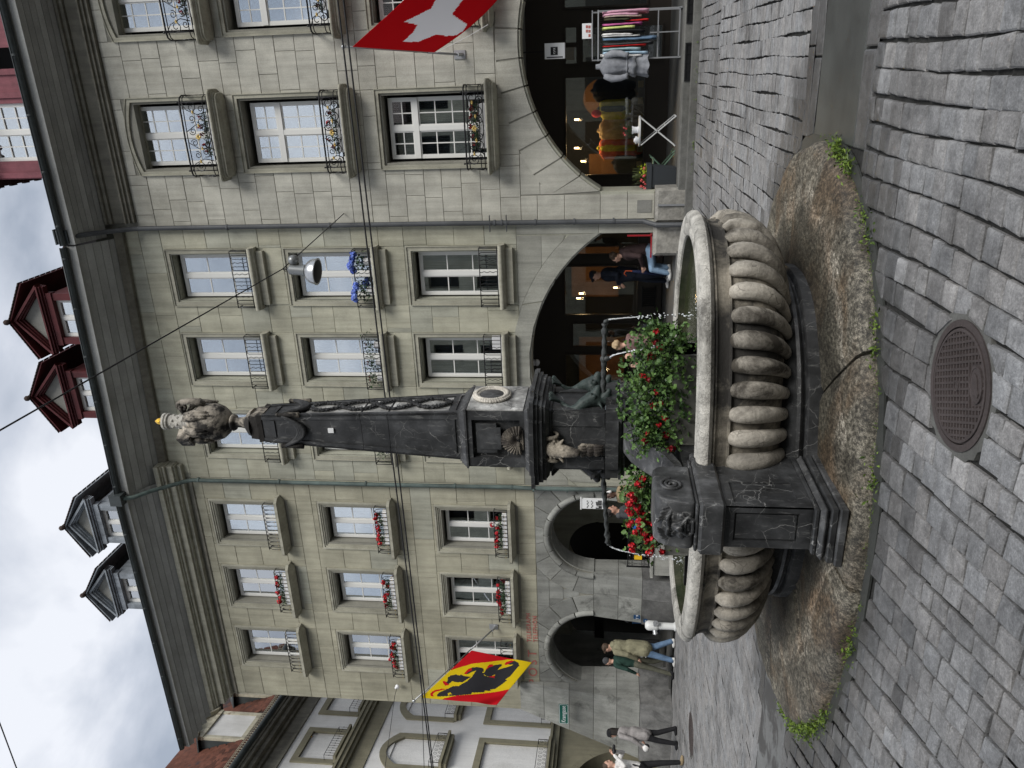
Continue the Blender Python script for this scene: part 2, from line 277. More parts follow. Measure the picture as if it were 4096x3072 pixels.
# ---------------------------------------------------------------- geometry helpers
def tag(o, label=None, cat=None, group=None, kind=None):
    if label: o['label'] = label
    if cat: o['category'] = cat
    if group: o['group'] = group
    if kind: o['kind'] = kind
    return o
def empty(name, loc=(0, 0, 0), label=None, cat=None, group=None, kind=None, rz=0.):
    o = bpy.data.objects.new(name, None); COL.objects.link(o); o.location = loc; o.rotation_euler = (0, 0, rz); o.empty_display_size = .1
    return tag(o, label, cat, group, kind)
def attach(o, parent):
    """parent keeping the mesh's own coordinates as world coordinates"""
    if parent is not None:
        o.parent = parent
        mw = Matrix.Identity(4); q = parent
        chain = []
        while q is not None:
            chain.append(q); q = q.parent
        for q in reversed(chain):
            mw = mw @ q.matrix_parent_inverse @ q.matrix_basis
        o.matrix_parent_inverse = mw.inverted()
class MB:
    def __init__(s): s.v = []; s.f = []; s.m = []; s.t = []; s.ct = None
    def add(s, vs, fs, mi=0, tone=None):
        n = len(s.v); s.v += [tuple(v) for v in vs]; s.f += [tuple(i+n for i in f) for f in fs]; s.m += [mi]*len(fs); s.t += [tone]*len(fs); return s
    def box(s, x0, x1, y0, y1, z0, z1, mi=0, M=None):
        vs = [(x, y, z) for x in (x0, x1) for y in (y0, y1) for z in (z0, z1)]
        if M is not None: vs = [M @ Vector(v) for v in vs]
        return s.add(vs, [(0, 1, 3, 2), (4, 6, 7, 5), (0, 4, 5, 1), (2, 3, 7, 6), (0, 2, 6, 4), (1, 5, 7, 3)], mi)
    def beam(s, a, b, w, h=None, mi=0, up=(0, 0, 1)):
        a, b = Vector(a), Vector(b); h = h or w; d = (b-a); u = Vector(up)
        if abs(d.normalized().dot(u)) > .98: u = Vector((1, 0, 0))
        sx = d.cross(u).normalized()*w/2; sy = sx.cross(d).normalized()*h/2
        vs = [p+i*sx+j*sy for p in (a, b) for i, j in ((-1, -1), (1, -1), (1, 1), (-1, 1))]
        return s.add(vs, [(3, 2, 1, 0), (4, 5, 6, 7), (0, 1, 5, 4), (1, 2, 6, 5), (2, 3, 7, 6), (3, 0, 4, 7)], mi)
    def tube(s, pts, r, n=8, mi=0, cap=True, closed=False):
        pts = [Vector(p) for p in pts]; k = len(pts); rs = r if hasattr(r, '__len__') else [r]*k
        base = len(s.v); prev = None
        for i, p in enumerate(pts):
            if closed: d = pts[(i+1) % k]-pts[i-1]
            else: d = pts[min(i+1, k-1)]-pts[max(i-1, 0)]
            if d.length < 1e-9: d = Vector((0, 0, 1))
            d.normalize()
            if prev is None:
                u = Vector((0, 0, 1)) if abs(d.z) < .9 else Vector((1, 0, 0)); a = d.cross(u).normalized()
            else:
                a = prev-d*prev.dot(d)
                a = a.normalized() if a.length > 1e-6 else d.orthogonal().normalized()
            prev = a; b = d.cross(a)
            for j in range(n):
                t = 2*pi*j/n; s.v.append(tuple(p+(a*cos(t)+b*sin(t))*rs[i]))
        for i in range(k if closed else k-1):
            i2 = (i+1) % k
            for j in range(n):
                j2 = (j+1) % n
                s.f.append((base+i*n+j, base+i*n+j2, base+i2*n+j2, base+i2*n+j)); s.m.append(mi); s.t.append(None)
        if cap and not closed:
            s.f.append(tuple(base+j for j in reversed(range(n)))); s.f.append(tuple(base+(k-1)*n+j for j in range(n))); s.m += [mi, mi]; s.t += [None, None]
        return s
    def lathe(s, prof, n=24, c=(0, 0, 0), mi=0, M=None):
        base = len(s.v); c = Vector(c)
        for r, z in prof:
            for j in range(n):
                t = 2*pi*j/n; p = Vector((r*cos(t), r*sin(t), z))
                if M is not None: p = M @ p
                s.v.append(tuple(p+c))
        for i in range(len(prof)-1):
            for j in range(n):
                j2 = (j+1) % n
                s.f.append((base+i*n+j, base+i*n+j2, base+(i+1)*n+j2, base+(i+1)*n+j)); s.m.append(mi); s.t.append(None)
        s.f.append(tuple(base+j for j in reversed(range(n)))); s.f.append(tuple(base+(len(prof)-1)*n+j for j in range(n))); s.m += [mi, mi]; s.t += [None]*2
        return s
    def ball(s, c, r, n=10, k=7, mi=0):
        r = r if hasattr(r, '__len__') else (r, r, r); base = len(s.v)
        s.v.append((c[0], c[1], c[2]-r[2]))
        for i in range(1, k):
            a = -pi/2+pi*i/k
            for j in range(n):
                t = 2*pi*j/n; s.v.append((c[0]+r[0]*cos(a)*cos(t), c[1]+r[1]*cos(a)*sin(t), c[2]+r[2]*sin(a)))
        s.v.append((c[0], c[1], c[2]+r[2])); top = len(s.v)-1; q = 0
        for j in range(n):
            j2 = (j+1) % n; s.f.append((base, base+1+j2, base+1+j)); s.f.append((top, base+1+(k-2)*n+j, base+1+(k-2)*n+j2)); q += 2
            for i in range(k-2):
                s.f.append((base+1+i*n+j, base+1+i*n+j2, base+1+(i+1)*n+j2, base+1+(i+1)*n+j)); q += 1
        s.m += [mi]*q; s.t += [None]*q
        return s
    def prism(s, poly, y0, y1, mi=0, ax='y'):
        """poly of (a, b); extruded along ax"""
        n = len(poly)
        def P(a, b, d): return {'y': (a, d, b), 'x': (d, a, b), 'z': (a, b, d)}[ax]
        vs = [P(a, b, y0) for a, b in poly]+[P(a, b, y1) for a, b in poly]
        fs = [tuple(range(n)), tuple(reversed(range(n, 2*n)))]+[(i, i+n, (i+1) % n+n, (i+1) % n) for i in range(n)]
        return s.add(vs, fs, mi)
    def ring(s, po, pi_, y0, y1, closed=False, mi=0, ax='y'):
        """strip between two outlines of the same number of points, extruded"""
        n = len(po)
        def P(a, b, d): return {'y': (a, d, b), 'x': (d, a, b), 'z': (a, b, d)}[ax]
        vs = []
        for (a, b), (c, d) in zip(po, pi_): vs += [P(a, b, y0), P(c, d, y0), P(c, d, y1), P(a, b, y1)]
        fs = []
        for i in range(n if closed else n-1):
            j = (i+1) % n
            for k in range(4): fs.append((4*i+k, 4*i+(k+1) % 4, 4*j+(k+1) % 4, 4*j+k))
        if not closed: fs += [(3, 2, 1, 0), (4*n-4, 4*n-3, 4*n-2, 4*n-1)]
        return s.add(vs, fs, mi)
    def quad(s, a, b, c, d, mi=0, tone=None): return s.add([a, b, c, d], [(0, 1, 2, 3)], mi, tone)
    def mesh(s, name, mats, smooth=False, recalc=True):
        me = bpy.data.meshes.new(name); me.from_pydata(s.v, [], s.f)
        if isinstance(mats, str): mats = [mats]
        for k in mats: me.materials.append(MATS[k])
        me.polygons.foreach_set('material_index', s.m)
        if recalc:
            bm = bmesh.new(); bm.from_mesh(me); bmesh.ops.recalc_face_normals(bm, faces=bm.faces); bm.to_mesh(me); bm.free()
        if smooth: me.polygons.foreach_set('use_smooth', [True]*len(me.polygons))
        if any(t is not None for t in s.t):
            ca = me.color_attributes.new('tone', 'FLOAT_COLOR', 'CORNER'); arr = []
            for p in me.polygons:
                t = s.t[p.index]; t = (1, 1, 1, 1) if t is None else (t if hasattr(t, '__len__') else (t, t, t, 1)); arr += list(t)*p.loop_total
            ca.data.foreach_set('color', arr)
        me.update(); return me
    def build(s, name, mats, parent=None, smooth=False, label=None, cat=None, group=None, kind=None, loc=None, recalc=True, auto=None):
        o = bpy.data.objects.new(name, s.mesh(name, mats, smooth or auto is not None, recalc)); COL.objects.link(o)
        if auto is not None: sharpen(o.data, auto)
        if loc is not None:   # mesh is local, placed at loc under its parent
            o.location = loc; o.parent = parent
        elif parent is not None: attach(o, parent)
        return tag(o, label, cat, group, kind)
def sharpen(me, deg):
    bm = bmesh.new(); bm.from_mesh(me); a = radians(deg)
    for e in bm.edges:
        if len(e.link_faces) == 2 and e.calc_face_angle(0) > a: e.smooth = False
    bm.to_mesh(me); bm.free()
def again(o, parent, loc, name=None, rz=None, sc=None):
    c = o.copy(); COL.objects.link(c); c.parent = parent; c.location = loc
    if rz is not None: c.rotation_euler = (0, 0, rz)
    if sc is not None: c.scale = sc
    if name: c.name = name
    return c
def copy_tree(o, loc=None, parent=None, label=None):
    c = o.copy(); COL.objects.link(c)
    if parent is not None: c.parent = parent
    if loc is not None: c.location = loc
    if label: c['label'] = label
    for ch in list(o.children): copy_tree(ch, None, c)
    return c
def chamfer_box(mb, x0, x1, y0, y1, z0, z1, b=.008, mi=0):
    """block whose front face (y0) has worn edges"""
    b = min(b, (x1-x0)/3, (z1-z0)/3)
    vs = [(x0+b, y0, z0+b), (x1-b, y0, z0+b), (x1-b, y0, z1-b), (x0+b, y0, z1-b), (x0, y0+b, z0), (x1, y0+b, z0), (x1, y0+b, z1), (x0, y0+b, z1), (x0, y1, z0), (x1, y1, z0), (x1, y1, z1), (x0, y1, z1)]
    return mb.add(vs, [(0, 1, 2, 3), (0, 4, 5, 1), (1, 5, 6, 2), (2, 6, 7, 3), (3, 7, 4, 0), (4, 8, 9, 5), (5, 9, 10, 6), (6, 10, 11, 7), (7, 11, 8, 4)], mi)
# ---- organic bodies: overlapping rounded forms fused into one continuous skin
def blob(name, prims, voxel, parent=None, smooth_it=4, mats=None, label=None, cat=None, group=None, kind=None, dec=None):
    """prims: (mat, a, b, ra, rb) tapered limbs or (mat, centre, (rx,ry,rz), matrix3 or None) ellipsoids; fused by voxel remesh, faces keep the material of the form they lie on"""
    mb = MB()
    names = []
    for p in prims:
        if p[0] not in names: names.append(p[0])
    for p in prims:
        if len(p) == 5:
            _, a, b, ra, rb = p; a, b = Vector(a), Vector(b); d = b-a; ln = max(d.length, 1e-5); dn = d/ln if d.length > 1e-6 else Vector((0, 0, 1))
            q = dn.to_track_quat('Z', 'Y').to_matrix(); prof = []
            for i in range(4): t = -pi/2+pi/2*(i+.35)/4; prof.append((ra*cos(t), ra*sin(t)))
            prof.append((ra, 0)); prof.append((rb, ln))
            for i in range(1, 4): t = pi/2*i/3.7; prof.append((rb*cos(t), ln+rb*sin(t)))
            mb.lathe(prof, 12, a, M=q)
        else:
            _, c, r, R = p; n0 = len(mb.v); mb.ball((0, 0, 0), r, 14, 9); c = Vector(c)
            for i in range(n0, len(mb.v)):
                v = Vector(mb.v[i]); v = (R @ v if R is not None else v)+c; mb.v[i] = tuple(v)
    me = mb.mesh('tmp', names[0]); o = bpy.data.objects.new('tmp', me); COL.objects.link(o)
    r = o.modifiers.new('r', 'REMESH'); r.mode = 'VOXEL'; r.voxel_size = voxel; r.adaptivity = 0
    sm = o.modifiers.new('s', 'SMOOTH'); sm.iterations = smooth_it; sm.factor = .5
    if dec: dm = o.modifiers.new('d', 'DECIMATE'); dm.ratio = dec
    dg = bpy.context.evaluated_depsgraph_get(); ev = o.evaluated_get(dg); nm = bpy.data.meshes.new_from_object(ev)
    bpy.data.objects.remove(o); nm.materials.clear()
    for k in names: nm.materials.append(MATS[k])
    n = len(nm.polygons); C = np.empty(n*3); nm.polygons.foreach_get('center', C); C = C.reshape(-1, 3); best = np.full(n, 1e9); mi = np.zeros(n, int)
    for p in prims:
        if len(p) == 5:
            a = np.array(p[1], float); b = np.array(p[2], float); d = b-a; L2 = max(d@d, 1e-9); t = np.clip(((C-a)@d)/L2, 0, 1)
            dist = np.linalg.norm(C-(a+t[:, None]*d), axis=1)-(p[3]+(p[4]-p[3])*t)
        else:
            r = np.array(p[2], float); q = C-np.array(p[1], float)
            if p[3] is not None: q = q@np.array(p[3])
            k = np.linalg.norm(q/r, axis=1); dist = (k-1)*np.minimum(np.linalg.norm(q, axis=1)/np.maximum(k, 1e-6), 10)
        w = dist < best; best[w] = dist[w]; mi[w] = names.index(p[0])
    nm.polygons.foreach_set('material_index', mi.astype(np.int32)); nm.polygons.foreach_set('use_smooth', [True]*n); nm.name = name
    ob = bpy.data.objects.new(name, nm); COL.objects.link(ob)
    if parent is not None: attach(ob, parent)
    return tag(ob, label, cat, group, kind)
def text_mesh(name, s, size, mat, depth, M, parent=None, label=None, align='LEFT', font_scale=1.):
    cu = bpy.data.curves.new('t', 'FONT'); cu.body = s; cu.size = size; cu.extrude = depth; cu.align_x = align; cu.align_y = 'BOTTOM_BASELINE' if hasattr(cu, 'align_y') else cu.align_y
    cu.space_character = font_scale; cu.resolution_u = 3
    t = bpy.data.objects.new('t', cu); COL.objects.link(t); dg = bpy.context.evaluated_depsgraph_get(); me = bpy.data.meshes.new_from_object(t.evaluated_get(dg)); bpy.data.objects.remove(t)
    me.materials.clear(); me.materials.append(MATS[mat]); me.transform(M); o = bpy.data.objects.new(name, me); COL.objects.link(o)
    if parent is not None: attach(o, parent)
    return tag(o, label)
def face_front(x, y, z, sx=1., sz=1.):
    """text on a wall that looks towards -Y, baseline start at x, z"""
    return Matrix.Translation((x, y, z)) @ Matrix(((sx, 0, 0, 0), (0, 0, -1, 0), (0, sz, 0, 0), (0, 0, 0, 1)))
# ================================================================ GROUND
FC = (-3.17, 6.69); PHI = .055
def sup(a, b, n, t, dx=0., dy=0.):
    c, s = cos(t), sin(t)
    x = a*math.copysign(abs(c)**(2/n), c); y = b*math.copysign(abs(s)**(2/n), s)
    return FC[0]+dx+x*cos(PHI)-y*sin(PHI), FC[1]+dy+x*sin(PHI)+y*cos(PHI)
SDX, SDY = -.09, .04
def sups(a, b, n, t): return sup(a, b, n, t, SDX, SDY)
def inell(x, y, a, b, n=2.):
    dx, dy = x-FC[0]-SDX, y-FC[1]-SDY; u = dx*cos(PHI)+dy*sin(PHI); v = -dx*sin(PHI)+dy*cos(PHI)
    return abs(u/a)**n+abs(v/b)**n
def sst(e0, e1, x): t = max(0, min(1, (x-e0)/(e1-e0))); return t*t*(3-2*t)
def gz(x, y): return .1*sst(-10, -1, x)*sst(8, 15, y)+.02*sst(-10, -1, x)*0
def build_ground():
    mb = MB(); xs = [-400, -60]+[-30+i*2 for i in range(24)]+[60, 400]; ys = [-400, -40, -10, 0]+[2+i*1.5 for i in range(13)]+[60, 400]
    n = len(ys)
    for x in xs:
        for y in ys: mb.v.append((x, y, gz(x, y)-.028))
    for i in range(len(xs)-1):
        for j in range(n-1): mb.f.append((i*n+j, (i+1)*n+j, (i+1)*n+j+1, i*n+j+1)); mb.m.append(0); mb.t.append(None)
    g = mb.build('ground', 'mortar', kind='structure')
    rnd = random.Random(3); S_ = []   # each sett: list of 4 corners
    MH = [(-1.545, 3.82, .335), (-12.35, 12.0, .42)]
    def put(cs, wetk=0.):
        cx = sum(c[0] for c in cs)/4; cy = sum(c[1] for c in cs)/4
        if not inview(cx, cy, 0, 2600): return
        cs = [tuple(c) for c in cs]
        for mx, my, mr in MH:
            if hypot(cx-mx, cy-my) < mr-.005: return
            out = []
            for x, y in cs:
                d = hypot(x-mx, y-my)
                if d < mr+.012 and d > 1e-6: x, y = mx+(x-mx)/d*(mr+.012), my+(y-my)/d*(mr+.012)
                out.append((x, y))
            cs = out
        EA, EB = 2.60+.11, 2.08+.11
        if inell(cx, cy, EA, EB) < 1: return
        out = []
        for x, y in cs:
            q = sqrt(inell(x, y, EA, EB))
            if q < 1: x, y = FC[0]+SDX+(x-FC[0]-SDX)/q, FC[1]+SDY+(y-FC[1]-SDY)/q
            out.append((x, y))
        cs = out
        S_.append((cx, cy, cs))
    def zone(x0, x1, y0, y1, pitch, lmin, lmax, warp):
        x = x0
        while x < x1:
            w = pitch*rnd.uniform(.9, 1.12); y = y0+rnd.uniform(-.1, 0)
            ph = rnd.uniform(0, 6)
            wob = lambda yy: .012*sin(yy*2.3+ph)
            while y < y1:
                l = rnd.uniform(lmin, lmax); ye = min(y+l, y1+.05)
                sk = rnd.uniform(-.012, .012); g = .0075 if y < 6 else .005
                j = lambda: rnd.uniform(-.006, .006)
                gy = g*.75; cs = [(x+g+j()+wob(y), y+gy+j()*.6-sk), (x+w-g+j()+wob(y), y+gy+j()*.6+sk), (x+w-g+j()+wob(ye), ye-gy+j()*.6+sk*.4), (x+g+j()+wob(ye), ye-gy+j()*.6-sk*.4)]
                if ye-y > .06: put([warp(*c) for c in cs])
                y = ye
            x += w
    def wnear(x, y):
        k = max(0., -x-.8)*.11
        return x-(-k)*(y-4.6)*-1 if False else x+k*(4.6-y)*1.0, y+.02*x*0
    zone(-12.5, 5.6, .4, 5.74, .172, .12, .215, wnear)
    def wfar(x, y): k = max(0., -x-3)*.018; return x+k*(12-y), y
    zone(-1.2, 9.0, 7.7, 12.92, .17, .115, .19, wfar)
    zone(-27., -1.2, 8.9 if False else 7.15, 12.92, .19, .13, .23, wfar)
    zone(-27., 9.0, 13.1, 15.62, .17, .12, .2, lambda x, y: (x, y))
    # the long narrow stones of the gutter line
    x = -24.
    while x < 9:
        l = rnd.uniform(.28, .5); put([(x+.006, 12.95), (x+l-.006, 12.95), (x+l-.006, 13.07), (x+.006, 13.07)]); x += l
    # stream edging stones
    for (ya, yb, xa, xb) in ((5.77, 6.03, -.62, 9.), (7.22, 7.44, -.66, 9.), (7.46, 7.67, -.66, 9.), (5.77, 5.95, -13, -5.75), (6.9, 7.12, -16, -6.)):
        x = xa
        while x < xb:
            l = rnd.uniform(.3, .75); put([(x+.008, ya), (x+l-.008, ya), (x+l-.008, yb), (x+.008, yb)]); x += l
    def depth(s): return Vector((s[0], s[1], -EYE)).dot(FW)
    vis = [s for s in S_ if inview(s[0], s[1], 0, 40)]
    vis.sort(key=depth); ids = set(id(s) for s in vis[:300])
    def geo(mb, s, fine):
        cx, cy, cs = s; dz = rnd.uniform(-.004, .005)*(1 if cy < 6 else .5); tx_, ty_ = rnd.uniform(-.018, .018), rnd.uniform(-.018, .018); z0 = gz(cx, cy)
        wet = 1-sst(1.04, 1.42, sqrt(inell(cx+rnd.uniform(-.2, .2), cy+rnd.uniform(-.2, .2), 2.63, 2.08)))
        if 5.6 < cy < 7.7 and cx > -1: wet = max(wet, .9)
        if rnd.random() < .03: wet = max(wet, .6)
        k = rnd.uniform(.82, 1.15) if cy < 6 else rnd.uniform(.9, 1.08)
        if cy < 6 and rnd.random() < .02: k = 1.5
        band = .8 if cy > 13.1 else 1.; far = 1.0
        r = .245*k*band*(1-.66*wet)*far; h = rnd.uniform(-.03, .015)
        tone = (r*(1-h), r, r*(1+h), 1-wet)
        def ins(d, z):
            out = []
            for x, y in cs:
                L_ = hypot(cx-x, cy-y); out.append((x+(cx-x)/L_*d, y+(cy-y)/L_*d, z+(x-cx)*tx_+(y-cy)*ty_))
            return out
        a = ins(0, z0-.03); b = ins(.002, z0-.010+dz); c = ins(.013 if cy < 6 else .009, z0-.001+dz)
        if cy > 6: b = ins(.001, z0-.006+dz)
        if fine:
            d = ins(.035, z0+.003+dz); m_ = (cx, cy, z0+.004+dz+rnd.uniform(-.003, .003)); vs = a+b+c+d+[m_]
            fs = [(i+4*q, (i+1) % 4+4*q, (i+1) % 4+4*q+4, i+4*q+4) for q in range(3) for i in range(4)]+[(12+i, 12+(i+1) % 4, 16) for i in range(4)]
        else:
            vs = b+c; fs = [(i, (i+1) % 4, (i+1) % 4+4, i+4) for i in range(4)]+[(4, 5, 6, 7)]
        mb.add(vs, fs, 0, tone)
    for s in S_:
        if id(s) in ids:
            mb = MB(); geo(mb, s, True); mb.build('sett', 'sett', g, smooth=False, recalc=False)
    mb = MB()
    for s in S_:
        if id(s) not in ids: geo(mb, s, False)
    mb.build('small_setts', 'sett', g, kind='stuff', recalc=False)
    # wet ring of mortar round the oval apron
    mb = MB(); n = 96
    po = []; pi2 = []
    for i in range(n):
        t = 2*pi*i/n; w = .15+.02*sin(5*t)+.015*sin(13*t+1)
        po.append(sups(2.60+w, 2.08+w, 2, t)); pi2.append(sups(2.5, 1.95, 2, t))
    mb.ring(po, pi2, -.02, -.004, True, ax='z'); mb.build('mortar_ring', 'channel_slab', g)
    # stream cover slabs
    for xa, xb, ya, yb, mat in ((-.62, 9., 6.05, 7.2, 'channel_slab'), (-14, -5.85, 5.97, 6.88, 'channel_pale')):
        x = xa
        while x < xb:
            l = rnd.uniform(1.1, 1.7); x2 = min(x+l, xb)
            mb = MB(); z = rnd.uniform(-.003, .003)
            bb = .012; mb.add([(x+.006+bb, ya+bb, z), (x2-.006-bb, ya+bb, z), (x2-.006-bb, yb-bb, z), (x+.006+bb, yb-bb, z), (x+.006, ya, z-.012), (x2-.006, ya, z-.012), (x2-.006, yb, z-.012), (x+.006, yb, z-.012), (x+.006, ya, -.05), (x2-.006, ya, -.05), (x2-.006, yb, -.05), (x+.006, yb, -.05)],
                              [(0, 1, 2, 3), (0, 4, 5, 1), (1, 5, 6, 2), (2, 6, 7, 3), (3, 7, 4, 0), (4, 8, 9, 5), (5, 9, 10, 6), (6, 10, 11, 7), (7, 11, 8, 4)])
            mb.build('stream_cover_slab', mat, g); x = x2
    return g
GROUND = build_ground()
def manhole(cx, cy, r, rot, label, bear):
    root = empty('manhole_cover', (cx, cy, 0), label, 'manhole cover', 'manhole covers in the street', rz=rot)
    mb = MB(); n = 48
    mb.ring([(r*cos(2*pi*i/n), r*sin(2*pi*i/n)) for i in range(n)], [((r-.035)*cos(2*pi*i/n), (r-.035)*sin(2*pi*i/n)) for i in range(n)], -.03, .003, True, ax='z')
    mb.build('frame', 'cast_iron', root, loc=(0, 0, 0))
    mb = MB(); mb.ring([((r+.05+.01*sin(i*2.7))*cos(2*pi*i/n), (r+.05+.01*sin(i*2.7))*sin(2*pi*i/n)) for i in range(n)], [(r*cos(2*pi*i/n), r*sin(2*pi*i/n)) for i in range(n)], -.03, -.005, True, ax='z'); mb.build('mortar_bed', 'kerb_granite', root, loc=(0, 0, 0))
    mb = MB(); mb.lathe([(r-.04, -.03), (r-.04, -.006)], 48); mb.build('lid', 'cast_iron', root, loc=(0, 0, 0))
    mb = MB(); R = r-.045; st = .033
    k = int(R/st)+1
    for ax in (0, 1):
        for i in range(-k, k+1):
            q = i*st+st/2
            if abs(q) >= R-.012: continue
            h = sqrt(R*R-q*q)-.008
            segs = [(-h, h)]
            if bear and ax == 0 and -.1 < q < .1: segs = [(-h, .12), (.255, h)] if h > .26 else [(-h, .12)]
            if bear and ax == 1 and .12 < q < .255: segs = [(-h, -.1), (.1, h)]
            for a, b in segs:
                if b-a < .01: continue
                w = .006
                mb.box(*((q-w, q+w, a, b) if ax == 0 else (a, b, q-w, q+w)), -.008, .003-(.0006 if ax else 0))
    mb.build('rib_grid', 'cast_iron', root, loc=(0, 0, 0))
    mb = MB(); mb.ring([((r-.045)*cos(2*pi*i/n), (r-.045)*sin(2*pi*i/n)) for i in range(n)], [((r-.06)*cos(2*pi*i/n), (r-.06)*sin(2*pi*i/n)) for i in range(n)], -.008, .0045, True, ax='z'); mb.build('rim', 'cast_iron', root, loc=(0, 0, 0))
    mb = MB(); mb.lathe([(.028, -.004), (.028, .0055), (.02, .0055), (.02, .001)], 16); mb.build('keyhole_boss', 'cast_iron', root, loc=(0, -.02, 0))
    if bear:
        mb = MB(); mb.lathe([(.085, -.004), (.085, .005), (.078, .005), (.076, .001)], 24, M=Matrix(((1.05, 0, 0), (0, .75, 0), (0, 0, 1)))); mb.build('crest_plate', 'cast_iron', root, loc=(0, .188, 0))
        mb = MB(); bp = [(-.06, -.01), (-.045, .012), (-.02, .02), (.02, .02), (.045, .03), (.062, .018), (.05, .006), (.045, -.03), (.035, -.03), (.03, -.004), (-.02, -.006), (-.028, -.032), (-.04, -.032), (-.04, -.008)]
        mb.prism(bp, .001, .007, ax='z'); mb.build('crest_bear', 'cast_iron', root, loc=(0, .188, 0))
manhole(-1.545, 3.82, .33, radians(203), 'near round cast iron manhole cover with square grid and small animal crest', True)
manhole(-12.35, 12.0, .40, .2, 'round dark manhole cover far down the street in front of the post building', False)
# ================================================================ FOUNTAIN
F = empty('fountain', (FC[0], FC[1], 0), 'large stone fountain with oval ribbed basin and tall dark marble obelisk', 'fountain')
RA, RB, NE = 2.0, 1.32, 2.5
def arc_ts(a, b, n, k, off=0.):
    M_ = 1440; pts = [sup(a, b, n, 2*pi*i/M_) for i in range(M_+1)]; L_ = [0]
    for i in range(M_): L_.append(L_[-1]+hypot(pts[i+1][0]-pts[i][0], pts[i+1][1]-pts[i][1]))
    out = []; j = 0
    for i in range(k):
        s = ((i+off)/k)*L_[-1]
        while L_[j+1] < s: j += 1
        f = (s-L_[j])/max(1e-9, L_[j+1]-L_[j]); out.append(2*pi*(j+f)/M_)
    return out
def loft(mb, prof, a, b, n, k=160):
    ts = arc_ts(a, b, n, k); base = len(mb.v)
    for d, z in prof:
        for t in ts: x, y = sup(a+d, b+d, n, t); mb.v.append((x, y, z))
    for i in range(len(prof)-1):
        for j in range(k):
            j2 = (j+1) % k; mb.f.append((base+i*k+j, base+i*k+j2, base+(i+1)*k+j2, base+(i+1)*k+j)); mb.m.append(0); mb.t.append(None)
